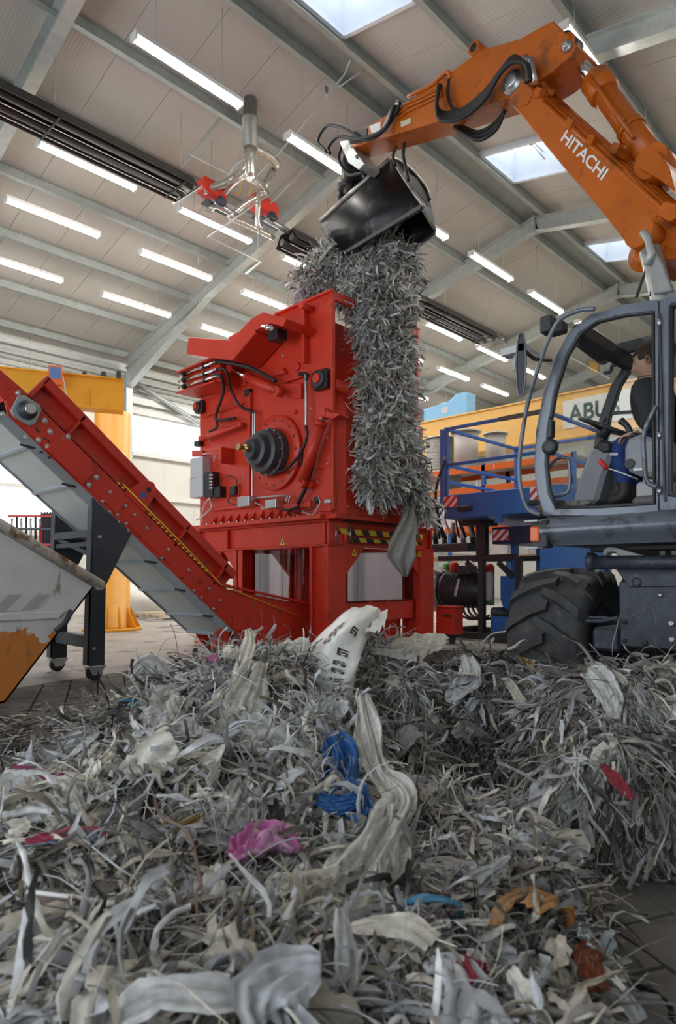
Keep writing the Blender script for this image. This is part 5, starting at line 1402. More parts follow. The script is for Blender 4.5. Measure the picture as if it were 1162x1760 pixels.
obj('hydraulic_hose', MB().tube(bez([(XL-.02, yl-.05, zrl-.5), (XL-.15, yl+.05, zd1+.1), (XL-.05, yl+.1, zd0+.1), (XL+.1, yl+.1, zd0-.3)], 6), .025, 8), M_RUBBER, LP_)
for (x, y) in ((XL+1.0, yl-.75), (XL+1.0, yr+.1), (xfar-.5, yl-.75), (xfar-.5, yr+.1)):
    obj('leg', MB().box((x-.05, y-.05, .1), (x+.05, y+.05, zd0-.4)), M_BLUE, LP_)
obj('chassis', MB().box((XL+.7, yr-.1, .12), (xfar-.2, yl-.45, .42)), M_BLUE, LP_, .02)
for (x, y) in ((XL+1.0, yr-.05), (XL+1.0, yl-.55), (xfar-.5, yr-.05), (xfar-.5, yl-.55)):
    obj('wheel', MB().lathe((x, y, .17), (0, 1, 0), [(0, .13), (.02, .17), (.10, .17), (.12, .13)], 20), M_BLACK, LP_)
obj('battery_box', MB().prism([P_X(u, v, XL+.9) for u, v in ((860, 990), (905, 990), (905, 1030), (868, 1055), (860, 1030))], (.5, 0, 0)), M_BLUE, LP_, .006)
pb_ = P_X(955, 955, 5.9)
# blue box right behind the excavator wheel
obj('cabinet', MB().prism([P_X(u, v, 9.05) for u, v in ((928, 938), (1010, 932), (1010, 985), (928, 985))], (.6, 0, 0)), M_BLUE, LP_, .006)

# ---- storage rack with orange beams
XK_ = 11.75
RK = thing('storage_rack', (XK_, 7.6, 0), 'pallet rack with orange beams behind the blue platform', 'rack')
M_RKO = mat('rack_orange', (.80, .16, .02), .45)
ra, rb = P_X(728, 815, XK_).y, P_X(985, 770, XK_).y
z1 = P_X(800, 803, XK_).z; z2_ = P_X(800, 838, XK_).z; z3 = P_X(800, 905, XK_).z
for z in (z1, z2_, z3):
    for x in (XK_, XK_+1.0): obj('beam', MB().box((x, rb, z-.13), (x+.05, ra, z)), M_RKO, RK, .004)
    obj('shelf', MB().box((XK_+.05, rb, z-.03), (XK_+1.0, ra, z-.005)), M_GALV, RK)
for y in (ra, (ra+rb)/2+.2, rb):
    for x in (XK_, XK_+1.0): obj('upright', MB().box((x, y-.04, 0), (x+.06, y+.04, z1+.02)), M_BLUE, RK)
obj('beam_label', MB().box((XK_-.006, P_X(850, 800, XK_).y, z1-.11), (XK_-.002, P_X(856, 800, XK_).y+.1, z1-.02)), M_LETW, RK)
M_ROPE = mat('grey_wire_rope', (.36, .36, .33), .5, .3, var=.2, scale=30)
def reel(px, w, h, name, label, mcore, z, coil, group=None):
    p = P_X(px, 800, XK_+.4)
    r = thing(name, (p.x, p.y, z), label, 'reel', group)
    obj('flange', MB().lathe((p.x, p.y, z), (0, 0, 1), [(0, w/2), (.03, w/2)], 28), M_GALV, r); obj('flange', MB().lathe((p.x, p.y, z+h-.03), (0, 0, 1), [(0, w/2), (.03, w/2)], 28), M_GALV, r)
    pr = [(.03, w*.40)]
    if coil:
        for k in range(10):
            zz0 = .03+(h-.06)*k/10; zz1 = .03+(h-.06)*(k+1)/10
            pr += [(zz0, w*.43), ((zz0+zz1)/2, w*.47), (zz1, w*.43)]
    else: pr += [(h-.03, w*.40)]
    obj('winding', MB().lathe((p.x, p.y, z), (0, 0, 1), pr, 28), mcore, r)
reel(757, .72, .80, 'rope_reel', 'reel wound with grey rope on the orange rack beside the shredder', M_ROPE, z1, True)
reel(801, .66, .85, 'cable_drum', 'smooth pale grey cable drum in the middle of the orange rack', mat('pale_drum', (.58, .57, .53), .55), z1, False)
reel(852, .52, .70, 'cable_drum', 'smaller grey cable drum nearest the railing post on the rack', mat('grey_drum', (.44, .44, .41), .55), z1, False)
M_CARD = mat('pale_wrapped_carton', (.62, .60, .55), .6, var=.08); M_WRAP = mat('clear_wrapped_pallet', (.74, .75, .74), .3, var=.12, scale=5, bump=.4, bscale=14)
def crate(px, w, h, z, m, name, label, dx=.3):
    p = P_X(px, 850, XK_+dx)
    r = thing(name, (p.x, p.y, z), label, 'carton')
    obj('box', MB().box((p.x-.05, p.y-w/2, z), (p.x+.6, p.y+w/2, z+h)), m, r, .02)
    obj('lid_tape', MB().box((p.x-.053, p.y-.03, z+.02), (p.x+.602, p.y+.03, z+h+.003)), M_CARD, r)
crate(748, .6, .40, z2_, M_CARD, 'carton', 'beige carton on the rack next to the shredder', .2); crate(792, .75, .62, z3, M_WRAP, 'wrapped_pallet', 'clear wrapped white goods seen through the platform railing', .2)
crate(866, .7, .60, z3, M_WRAP, 'wrapped_pallet', 'white wrapped goods beside the right platform post', .2); crate(842, .9, .50, P_X(840, 955, XK_).z, M_WRAP, 'wrapped_pallet', 'shrink wrapped goods under the blue platform deck', .1)
obj('beam', MB().box((XK_, rb, P_X(840, 955, XK_).z-.1), (XK_+.05, ra, P_X(840, 955, XK_).z)), mat('pallet_wood', (.35, .22, .11), .7), RK)
crate(912, .6, .5, P_X(900, 960, XK_).z, M_WRAP, 'wrapped_pallet', 'pale wrapped goods just above the excavator tyre', .1)

# ---- black hydraulic power unit with motor
HP = thing('power_unit', (10.6, 6.95, 0), 'black steel hydraulic power unit frame with electric motor beside shredder', 'machine')
XH = 9.55
def h7(u, v, X=XH): return P_X(720+.2273*u, 680+.2273*v, X)
zt1, zt2 = h7(450, 1205).z, h7(450, 1245).z
ya, yb_ = h7(140, 1200).y, h7(770, 1200).y+.1
obj('top_beam', MB().box((XH, yb_, zt2), (XH+.10, ya, zt1)), M_BLACK, HP, .01)
obj('top_beam', MB().box((XH+1.1, yb_, zt2), (XH+1.2, ya, zt1)), M_BLACK, HP, .01)
for (u) in (465, 745):
    p = h7(u, 1400); obj('post', MB().box((XH, p.y-.05, .06), (XH+.10, p.y+.05, zt2+.02)), M_BLACK, HP, .004); obj('post', MB().box((XH+1.1, p.y-.05, .06), (XH+1.2, p.y+.05, zt2+.02)), M_BLACK, HP, .004)
p = h7(465, 1000); obj('post', MB().box((XH, p.y-.09, zt1), (XH+.12, p.y+.09, h7(465, 930).z)), M_BLACK, HP, .004)
obj('top_plate', MB().box((XH-.05, h7(480, 900).y, h7(350, 985).z), (XH+.5, h7(330, 900).y, h7(350, 930).z)), M_BLACK, HP, .004)
obj('base_frame', MB().box((XH-.05, yb_-.05, .03), (XH+1.25, yb_+.06, .16)).box((XH-.05, ya-.1, .03), (XH+1.25, ya, .16)).box((XH-.05, yb_, .03), (XH+.08, ya, .14)).box((XH+1.1, yb_, .03), (XH+1.25, ya, .14)), M_BLACK, HP)
for (u0, v0, u1, v1) in ((600, 1260, 710, 1370), (360, 1260, 440, 1330)):
    obj('strut', MB().bar(h7(u0, v0, XH+.05), h7(u1, v1, XH+.05), .05, .08), M_BLACK, HP)
mc_ = h7(300, 1470, XH+.45); zc_ = mc_.z; ay = V((0, 1, 0))
mo = obj('motor', MB().lathe((mc_.x, h7(520, 1470, XH+.45).y, zc_), (0, 1, 0), [(0, .20), (.05, .26), (.10, .26), (.12, .31), (.75, .31), (.77, .34), (.86, .34)], 28), M_BLACK, HP)
yb2 = h7(520, 1470, XH+.45).y+.86
obj('bell_housing', MB().lathe((mc_.x, yb2, zc_), (0, 1, 0), [(0, .36), (.10, .38), (.14, .42), (.55, .40), (.6, .3)], 28), M_STEEL, mo)
for k in range(9): obj('cooling_fin', MB().lathe((mc_.x, yb2-.72+k*.065, zc_), (0, 1, 0), [(0, .318), (.010, .318)], 24), M_BLACK, mo)
obj('junction_box', MB().cbox((mc_.x-.1, yb2-.5, zc_+.36), (.2, .3, .16)), M_DARKFRAME, mo, .01)
obj('lever_handle', MB().bar((mc_.x-.34, yb2-.42, zc_-.1), (mc_.x-.34, yb2-.5, zc_+.2), .03, .05), M_STEEL, mo)
for (u, v, m) in ((265, 1305, M_REDW), (530, 1320, M_REDW), (215, 1310, mat('green_housing', (.05, .28, .09), .5))):
    p = h7(u, v, XH+.7); obj('fitting', MB().lathe(p-V((0, 0, .12)), (0, 0, 1), [(0, .05), (.05, .09), (.2, .09), (.24, .05)], 14), m, HP)
obj('green_stand', MB().cbox(h7(540, 1440, XH+1.0), (.1, .12, .7)), MATS['green_housing'], HP)
obj('oil_filter', MB().lathe(h7(530, 1420, XH+.3)-V((0, 0, .3)), (0, 0, 1), [(0, .05), (.1, .07), (.45, .07), (.5, .04)], 14), M_GREYBOX, HP)
pv = h7(250, 1040, XH+.3)
va = obj('valve_bank', MB().box((pv.x-.2, h7(420, 1080, XH+.3).y, h7(300, 1180, XH+.3).z), (pv.x+.2, h7(110, 1080, XH+.3).y, h7(300, 1120, XH+.3).z)), M_DARKFRAME, HP, .01)
for k in range(6):
    y_ = pv.y-.45+k*.20
    obj('valve_spool', MB().lathe((pv.x, y_, h7(300, 1120, XH+.3).z), (.05*(k % 3-1), .1, 1), [(0, .05), (.2, .05), (.22, .035), (.38, .035)], 12), M_STEEL if k % 2 else M_DARKFRAME, va)
for k in range(9):
    y_ = pv.y-.5+k*.14; a_ = random.uniform(-.2, .2)
    obj('hose', MB().tube(bez([(pv.x-.1, y_, pv.z-.1), (pv.x-.2+a_*.3, y_+a_, pv.z+.25), (pv.x+.05, y_+a_*2, pv.z+.55), (pv.x+.3, y_, pv.z+.5)], 6), random.uniform(.014, .03), 7), M_RUBBER if k % 3 else M_STEEL, va)
for k in range(5):
    p = h7(200+k*60, 1640+(k % 2)*30, XH+.3)
    obj('hose', MB().tube(bez([h7(300+k*30, 1560, XH+.3), h7(310+k*40, 1650, XH+.2), h7(400+k*40, 1690, XH+.2), h7(470+k*30, 1660, XH+.5)], 6), .022, 7), M_RUBBER, HP)
obj('pump', MB().lathe(h7(560, 1640, XH+.3), (0, -1, 0), [(0, .09), (.2, .10), (.22, .06), (.4, .06)], 16), M_DARKFRAME, HP)
# red box and pipe stack beside the shredder leg
RBX = thing('red_tool_chest', (8.95, 6.5, 0), 'low red steel chest on wheels beside the right shredder leg', 'chest')
ra_, rb2 = P_X(780, 1045, 8.75), P_X(758, 1045, 8.75)
obj('body', MB().box((8.75, ra_.y, .16), (9.02, rb2.y+.1, P_X(775, 1045, 8.75).z)), M_REDC, RBX, .008)
obj('lid', MB().box((8.73, ra_.y-.01, P_X(775, 1045, 8.75).z), (9.04, rb2.y+.1, P_X(775, 1045, 8.75).z+.025)), M_REDC, RBX)
obj('drawer_handle', MB().box((8.735, ra_.y+.06, .44), (8.75, ra_.y+.2, .48)), M_BLACK, RBX)
for y in (ra_.y+.08, rb2.y): obj('wheel', MB().lathe((8.85, y, .08), (0, 1, 0), [(0, .08), (.04, .08)], 14), M_BLACK, RBX)

# ---- left background: sack, boards, rod rack
sp = P_Z(238, 1060, 0)
SK = thing('white_sack', (sp.x, sp.y, .1), 'crumpled white bulk sack on the floor by the far wall', 'sack')
def lump(c, r, seed, amp=.12, n=28, m=14):
    rg = np.random.default_rng(seed); ph = rg.uniform(0, 6.28, (6, 2)); fq = rg.uniform(1, 5, (6, 2)); rows = []
    for i in range(m+1):
        th = math.pi*i/m; row = []
        for j in range(n):
            fi = 2*math.pi*j/n
            k = 1+amp*sum(math.sin(fq[q, 0].round()*fi+ph[q, 0])*math.sin(fq[q, 1]*th+ph[q, 1]) for q in range(6))/2
            row.append(V(c)+V((math.sin(th)*math.cos(fi)*r[0]*k, math.sin(th)*math.sin(fi)*r[1]*k, math.cos(th)*r[2]*k)))
        rows.append(row)
    return MB().grid(rows, closed=True)
M_SACK = mat('white_woven_sack', (.78, .78, .76), .6, bump=.3, bscale=20)
obj('body', lump((sp.x, sp.y, .48), (.75, .55, .48), 3), M_SACK, SK); obj('neck', lump((sp.x+.1, sp.y, .95), (.2, .2, .15), 4), M_SACK, SK)
BD = thing('board_pallet', (sp.x+.6, sp.y-1.2, 0), 'low pallet with pale sawn boards on the floor by the wall', 'pallet')
for k in range(6): obj('board', MB().box((sp.x-.6, sp.y-1.9+k*.16, .12+.03*(k % 2)), (sp.x+1.9, sp.y-1.9+k*.16+.14, .16+.03*(k % 2))), mat('sawn_board', (.58, .50, .38), .7) if k == 0 else MATS['sawn_board'], BD)
for k in range(3): obj('bearer', MB().box((sp.x-.5+k*1.1, sp.y-1.9, 0), (sp.x-.4+k*1.1, sp.y-.95, .12)), MATS['sawn_board'], BD)
rp = P_D(70, 905, 12.5)
RR = thing('rod_rack', (rp.x, rp.y, 0), 'rack of dark rods with red brackets behind the skip', 'rack')
dr_ = V((SA, -CA, 0))   # sideways as seen from the front
for k in range(16):
    p = rp + dr_*(.02+.018*k); p2 = V((p.x, p.y, 0))
    obj('rod', MB().box((p.x-.009, p.y-.03, .1), (p.x+.009, p.y+.03, rp.z+.28-.03*(k % 3))), M_DARKFRAME if k % 3 else mat('brown_rod_%d' % k, (.10, .085, .07), .6), RR)
for dz in (-.35, -.05, .2):
    obj('shelf_bar', MB().bar(rp+dr_*-.62+V((0, 0, dz)), rp+dr_*.34+V((0, 0, dz)), .06, .04), M_REDW if dz != -.05 else M_DARKFRAME, RR)
for k in range(7):
    p = rp+dr_*(-.55+.09*k); obj('peg', MB().cyl((p.x, p.y, rp.z-.3), (p.x, p.y, rp.z+.16+.05*(k % 2)), .022, n=8), M_BLACK if k % 2 else M_STEEL, RR)
for s_ in (-.62, 0.0, .34): obj('rack_post', MB().bar((rp+dr_*s_)*1, V(((rp+dr_*s_).x, (rp+dr_*s_).y, 0)), .05, .05), M_REDW, RR)
# grey cable loop on the floor by the rear shredder leg
cl = P_Z(300, 1085, 0)
pts = [V((cl.x+math.cos(a*.5)*(.28+.02*a)*1.0, cl.y+math.sin(a*.5)*(.24-.008*a), .02+.012*a)) for a in range(26)]
pts += [pts[-1]+V((.1, .1, -.1)), pts[-1]+V((.5, .3, .5)), pts[-1]+V((.6, .5, 1.2))]
setp(obj('cable_coil', MB().tube(bez(pts, 3), .013, 6), M_GREYBOX), 'loose grey cable coiled on the floor at the rear shredder leg', 'cable')

# ---- radiant heater under the roof with flue and burners
M_HEAT = mat('heater_black_brown', (.035, .031, .028), .42, .4, var=.1)
YH, ZH_ = 10.2, 8.02
def heater(x0, x1, label, nm='radiant_heater'):
    h = thing(nm, ((x0+x1)/2, YH, ZH_), label, 'heater', 'radiant heater runs')
    w = .36
    obj('hood', MB().prism([(x0, YH-w, ZH_), (x0, YH-w*.55, ZH_+.24), (x0, YH+w*.55, ZH_+.24), (x0, YH+w, ZH_), (x0, YH+w-.02, ZH_), (x0, YH+w*.53, ZH_+.22), (x0, YH-w*.53, ZH_+.22), (x0, YH-w+.02, ZH_)], (x1-x0, 0, 0)), M_HEAT, h)
    for dy in (-.15, .15): obj('heating_tube', MB().cyl((x0, YH+dy, ZH_+.08), (x1, YH+dy, ZH_+.08), .075, n=12), M_HEAT, h)
    for dy in (-.06, .22): obj('rail', MB().cyl((x0+.05, YH+dy, ZH_-.01), (x1-.05, YH+dy, ZH_-.01), .010, n=6), M_STEEL, h)
    x = x0+1.0
    while x < x1:
        obj('hanger', MB().cyl((x, YH-.2, ZH_+.24), (x, YH-.2, roofz(YH)+.4), .006, n=5), M_GALV, h)
        obj('bracket', MB().bar((x, YH-w, ZH_-.012), (x, YH+w, ZH_-.012), .03, .02), M_HEAT, h); x += 2.2
    obj('end_bracket', MB().bar((x1, YH-w-.1, ZH_-.03), (x1, YH+w+.1, ZH_+.02), .03, .03), M_STEEL, h)
    return h
heater(-3.5, 6.55, 'long black radiant heater running in from the upper left corner'); heater(8.95, 16.9, 'black radiant heater running on beyond the dangling bucket load')
def k8(u, v, Y=YH): return P_Y(300+.2926*u, 160+.2926*v, Y)
M_BURN = mat('burner_red', (.70, .045, .025), .4)
M_DUCT = mat('shiny_duct', (.62, .60, .55), .28, .8, var=.1, scale=6)
M_FLUE = mat('grey_flue', (.30, .31, .28), .42, .4, var=.06)
FL = thing('flue_stack', (k8(445, 300).x, YH-.3, 8), 'grey flue pipe branching into shiny heater ducts below roof', 'flue')
YF_ = 9.22
p_t = k8(447, 30, YF_); p_m = k8(443, 330, YF_); p_b = k8(440, 490, YF_)
xs_, ys_ = p_m.x, p_m.y
obj('stack', MB().lathe((xs_, ys_, p_m.z), (0, 0, 1), [(0, .11), (.02, .135), (.52, .135), (.52, .145), (.55, .145), (.55, .125), (p_t.z-p_m.z+.3, .125)], 24), M_FLUE, FL)
obj('lower_stack', MB().lathe((xs_, ys_, p_b.z), (0, 0, 1), [(0, .05), (.05, .085), (p_m.z-p_b.z-.15, .095), (p_m.z-p_b.z, .13)], 20), M_DUCT, FL)
def duct(pts, r, m=M_DUCT, nm='duct'): return obj(nm, MB().tube(bez([k8(*p) for p in pts], 5), r, 12), m, FL)
duct([(435, 430, YF_), (360, 490, YH-.4), (290, 535, YH-.2), (170, 570, YH)], .075)
duct([(430, 470, YF_), (330, 540, YH-.3), (270, 620, YH), (200, 690, YH)], .055)
duct([(440, 490, YF_), (490, 520, YF_+.3), (515, 555, YH-.35), (520, 590, YH-.3)], .08)
duct([(450, 310, YF_), (540, 360, YF_+.1), (600, 410, YF_+.2), (590, 440, YH-.38), (540, 520, YH-.35), (520, 570, YH-.3)], .075)
duct([(545, 580, YH-.3), (430, 640, YH-.1), (350, 700, YH), (330, 720, YH), (350, 740, YH+.05), (450, 785, YH+.05), (580, 850, YH+.1)], .055)
duct([(495, 590, YH-.3), (492, 650, YH-.1), (490, 760, YH), (510, 800, YH)], .05)
obj('flexible_hose', MB().tube(bez([k8(*p) for p in ((415, 380, YH-.4), (350, 430, YH-.3), (310, 500, YH-.2), (270, 620, YH), (250, 660, YH))], 5), .02, 8), M_GREYBOX, FL)
for pts in (((400, 510, YH-.3), (390, 570, YH-.2), (360, 600, YH-.1)), ((460, 545, YH-.3), (445, 580, YH-.2), (440, 605, YH-.1))):
    obj('gas_hose', MB().tube(bez([k8(*p) for p in pts], 5), .012, 6), M_WARN, FL)
def burner(u0, v0, u1, v1, label):
    a_, b_ = k8(u0, v0), k8(u1, v1)
    w = thing('burner_box', ((a_.x+b_.x)/2, YH, b_.z), label, 'burner', 'heater burners')
    X0, X1 = sorted((a_.x, b_.x)); Z1_, Z0_ = a_.z, b_.z
    obj('case', MB().prism([(X0, YH-.12, Z0_+.12), (X1, YH-.12, Z0_), (X1, YH-.12, Z0_+.28), (X1-.12, YH-.12, Z0_+.34), (X0, YH-.12, Z0_+.34)], (0, .3, 0)), M_BURN, w, .02)
    obj('fan', MB().lathe(((X0+X1)/2+.1, YH-.1, Z0_-.02), (0, -1, 0), [(0, .10), (.08, .10), (.10, .05)], 16), M_DARKFRAME, w)
    obj('burner_pipe', MB().cyl(((X0+X1)/2, YH, Z0_-.02), (X1+.35, YH, Z0_-.05), .06, n=12), M_STEEL, w)
    obj('bracket', MB().box((X0+.1, YH-.05, Z0_-.06), (X1+.15, YH+.15, Z0_-.03)), M_DARKFRAME, w)
burner(155, 585, 290, 670, 'red burner box at the end of the nearer heater run'); burner(455, 670, 592, 760, 'red burner box feeding the heater run beyond')
# conduits and rods under the roof
CD = thing('pipe_bracket', (k8(200, 840).x, YH, 7.8), 'bent grey pipe bracket hanging below the heater burners', 'bracket')
obj('pipe', MB().tube([k8(*p) for p in ((560, 590, YH-.3), (200, 845, YH-.1), (505, 995, YH+.3), (420, 1060, YH+.9))], .022, 8), M_GALV, CD)
for p in ((218, 820), (375, 920), (490, 985)):
    a_ = k8(*p, YH); obj('hanger', MB().cyl(a_, (a_.x, a_.y, roofz(a_.y)+.4), .006, n=5), M_GALV, CD)
CR = thing('perforated_rail', (k8(160, 280).x, 9.8, 8.6), 'perforated steel rail slung under the roof by the flue', 'rail')
obj('rail', MB().bar(k8(300, 110, 9.6), k8(40, 430, YH), .04, .04), M_GALV, CR); obj('cross_rail', MB().bar(k8(75, 350, YH-.2), k8(320, 470, YH-.2), .03, .03), M_GALV, CR); obj('cross_rail', MB().bar(k8(780, 430, 9.4), k8(530, 680, YH), .03, .03), M_GALV, CR)
GP = thing('gas_pipe', (8, 8.5, 9), 'thin steel gas pipe crossing from the roof ridge to the heater', 'pipe')
pts = [P_Y(603, 102, 7.4), P_Y(592, 128, 7.75), P_Y(560, 168, 8.0), P_Y(510, 228, 8.7), P_Y(440, 305, 9.8)]
obj('pipe', MB().tube(pts, .02, 8), M_GALV, GP); obj('tee', MB().tube([P_Y(637, 112, 7.3), P_Y(582, 150, 7.8)], .014, 6), M_GALV, GP)
obj('pipe_clip', MB().cyl(P_Y(561, 150, 8.0), P_Y(561, 170, 8.0), .03, n=8), M_STEEL, GP)
# ================================================================== driver in the cab
def c5(u, v, X): return P_X(860+.2599*u, 560+.2599*v, X)
XD = XC+.62
PER = thing('person', tuple(c5(1080, 800, XD)), 'driver in black jacket and blue trousers seated in the cab looking down', 'person')
def skin_mesh(verts, edges, radii, root=0, sub=2):
    me = bpy.data.meshes.new('body_cage'); me.from_pydata([tuple(v) for v in verts], edges, [])
    o = bpy.data.objects.new('body_cage', me); COL.objects.link(o)
    m = o.modifiers.new('skin', 'SKIN')
    for i, r in enumerate(radii): me.skin_vertices[0].data[i].radius = (r, r) if not isinstance(r, tuple) else r
    me.skin_vertices[0].data[root].use_root = True
    s = o.modifiers.new('sub', 'SUBSURF'); s.levels = sub; s.render_levels = sub
    bpy.context.view_layer.update()
    ev = o.evaluated_get(bpy.context.evaluated_depsgraph_get()).to_mesh()
    vs = [tuple(v.co) for v in ev.vertices]; fs = [tuple(p.vertices) for p in ev.polygons]
    bpy.data.objects.remove(o)
    return vs, fs
hip = c5(1090, 800, XD); hipz = hip.z
chest = c5(1010, 520, XD); neck = c5(1000, 375, XD); headb = c5(985, 300, XD)
pel = V((XD, hip.y, hipz)); 
K = V((XD-.10, c5(772, 775, XD-.10).y, c5(772, 775, XD-.1).z)); K2 = K+V((.28, .0, .02))
HpL = pel+V((-.10, 0, 0)); HpR = pel+V((.10, 0, 0))
AnL = c5(835, 1120, XD-.10); AnL.x = XD-.10
toeL = c5(700, 1168, XD-.12)
AnR = AnL+V((.28, .03, 0)); toeR = toeL+V((.30, .03, 0))
ShL = V((XD-.19, c5(1010, 430, XD).y, c5(1010, 425, XD).z)); ShR = ShL+V((.38, 0, 0))
ElL = c5(1010, 640, XD-.24); WrL = c5(945, 700, XD-.26)
ElR = ElL+V((.50, .02, 0)); WrR = WrL+V((.50, .05, 0))
waist = c5(1055, 660, XD)
verts = [pel, waist, chest, neck, headb, HpL, K, AnL, toeL, HpR, K2, AnR, toeR, ShL, ElL, WrL, ShR, ElR, WrR]
edges = [(0, 1), (1, 2), (2, 3), (3, 4), (0, 5), (5, 6), (6, 7), (7, 8), (0, 9), (9, 10), (10, 11), (11, 12), (2, 13), (13, 14), (14, 15), (2, 16), (16, 17), (17, 18)]
rad = [(.16, .15), (.17, .16), (.19, .17), .065, .058, .10, .080, .060, .045, .10, .080, .060, .045, .10, .078, .055, .10, .078, .055]
bv, bf = skin_mesh(verts, edges, rad)
M_SKIN = mat('skin', (.52, .30, .22), .5, bump=.05); M_JACK = mat('black_jacket', (.022, .024, .028), .8, bump=.4, bscale=25, var=.2)
M_TROU = mat('blue_trousers', (.018, .055, .22), .8, var=.25, scale=14, bump=.5, bscale=22); M_BOOT = mat('dark_boot', (.035, .030, .028), .6)
M_HAIR = mat('brown_hair', (.050, .028, .016), .6, bump=.6, bscale=120)
# head: an ellipsoid pushed into a profile (faces +Y, tilted down)
hc = c5(978, 232, XD); hr = (.076, .098, .118)
def head_pt(a, b):
    # a: polar from the crown, b: azimuth from the face direction
    z = math.cos(a); y = math.sin(a)*math.cos(b); x = math.sin(a)*math.sin(b)
    p = V((x*hr[0], y*hr[1], z*hr[2]))
    f = max(0, math.cos(b))
    def g(v, c, w): return math.exp(-((v-c)/w)**2)
    zz = p.z/hr[2]; xx = p.x/hr[0]
    if y > 0:
        p.y += f**6*(.030*g(zz, -.22, .14)*g(xx, 0, .16) + .012*g(zz, .02, .25)*g(xx, 0, .14))      # nose
        p.y += .007*g(zz, .22, .10)*g(abs(xx), .3, .3)                                            # brow
        p.y -= .013*g(zz, .06, .09)*g(abs(xx), .42, .16)                                          # eye sockets
        p.y += .010*g(zz, -.52, .06)*g(xx, 0, .25) + .006*g(zz, -.62, .05)*g(xx, 0, .22)            # lips
        p.y += .016*g(zz, -.90, .16)*g(xx, 0, .4)                                                  # chin
    if zz < -.3: p.x *= 1-.28*min(1, (-.3-zz)/.7); p.z *= 1.04
    if y < 0 and zz < -.2: p.y *= 1-.45*min(1, (-.2-zz)/.8)
    return p
tilt = Matrix.Rotation(math.radians(-14), 3, 'X'); turn = Matrix.Rotation(math.radians(6), 3, 'Z')
rows = []
for i in range(33):
    rows.append([hc + turn @ (tilt @ head_pt(math.pi*i/32, 2*math.pi*j/48)) for j in range(48)])
hm = MB().grid(rows, closed=True)
def loc_h(x, y, z): return hc + turn @ (tilt @ V((x, y, z)))
# ears
for s in (-1, 1):
    e = MB()
    er = [[loc_h(s*(.074+.012*math.sin(math.pi*i/8)+.006*(1-abs(r-.5))), -.012+math.cos(2*math.pi*j/14)*.020*math.sin(math.pi*i/8), -.02+math.sin(2*math.pi*j/14)*.034*math.sin(math.pi*i/8)) for j in range(14)] for i, r in [(k, k/8) for k in range(9)]]
    hm.grid(er, closed=True)
# hand (near side): palm and five curled fingers, added to the same mesh
def hand(wr, fwd, up, side):
    fwd = V(fwd).normalized(); up = V(up).normalized(); sd = fwd.cross(up)*side
    vs = [wr, wr+fwd*.05, wr+fwd*.09]; ed = [(0, 1), (1, 2)]; rr = [.026, (.036, .020), (.038, .018)]
    for k, L in enumerate((.070, .078, .072, .056)):
        b0 = wr+fwd*.095+sd*(.030-.020*k); i = len(vs)
        vs += [b0, b0+fwd*L*.45-up*.006, b0+fwd*L*.75-up*.025, b0+fwd*L*.85-up*.045]; ed += [(2, i), (i, i+1), (i+1, i+2), (i+2, i+3)]; rr += [.0095, .009, .0085, .0075]
    i = len(vs); b0 = wr+fwd*.03+sd*.038
    vs += [b0, b0+fwd*.03+sd*.018-up*.01, b0+fwd*.06+sd*.012-up*.02]; ed += [(1, i), (i, i+1), (i+1, i+2)]; rr += [.013, .011, .009]
    return skin_mesh(vs, ed, rr, 0, 1)
hv1, hf1 = hand(WrL+V((0, .02, 0)), (0.1, .95, -.1), (0, .1, 1), 1); hv2, hf2 = hand(WrR+V((0, .02, 0)), (-.1, .95, -.1), (0, .1, 1), -1)
full = MB(); full.add(bv, bf, True); nb = len(bf)
full.add(hm.v, hm.f, True); full.add(hv1, hf1, True); full.add(hv2, hf2, True)
body = obj('body', full, M_JACK, PER)
for m in (M_SKIN, M_TROU, M_BOOT): body.data.materials.append(m)
zn = neck.z-.015
for i, p in enumerate(body.data.polygons):
    c = p.center
    if i >= nb: p.material_index = 1
    elif c.z > zn+.0: p.material_index = 1
    elif c.z < AnL.z+.09: p.material_index = 3
    elif c.z < waist.z-.06 and c.y > pel.y-.3 and not (c.z > K.z+.02 and abs(c.x-XD) > .2): p.material_index = 2
# hair cap and eyes
rows = []
for i in range(15):
    a = math.pi*.60*i/14; row = []
    for j in range(40):
        b = 2*math.pi*j/40; lim = .34 if math.cos(b) > .55 else (.50 if math.cos(b) > 0 else .64)
        aa = min(a, math.pi*lim); p = head_pt(aa, b); n_ = V((p.x/hr[0]**2, p.y/hr[1]**2, p.z/hr[2]**2)).normalized()
        thick = .016*(1-.5*i/14)+.004*math.sin(9*b+3*i)
        if a >= math.pi*lim: thick = -.004
        row.append(hc + turn @ (tilt @ (p+n_*thick)))
    rows.append(row)
obj('hair', MB().grid(rows, closed=True), M_HAIR, PER)
for s in (-1, 1):
    e = loc_h(s*.030, .080, .006)
    obj('eye', MB().lathe(e-V((0, .012, 0)), (0, 1, 0), [(0, .004), (.006, .011), (.012, .011), (.018, .005)], 12), mat('eye_%d' % s, (.10, .07, .05), .2), PER)
    obj('eyebrow', MB().tube([loc_h(s*.014, .103, .026), loc_h(s*.032, .099, .031), loc_h(s*.050, .086, .026)], [.003, .0045, .002], 6), M_HAIR, PER)
t = MB(); cc = [neck+V((math.cos(q)*.085, math.sin(q)*.085-.01, .005+.02*math.sin(q))) for q in [2*math.pi*k/20 for k in range(21)]]
obj('collar', MB().tube(cc, .028, 8, cap=False), M_JACK, PER)
obj('trouser_seam', MB().bar(c5(725, 848, XD-.19), c5(778, 850, XD-.19), .006, .02), M_GREYBOX, PER)
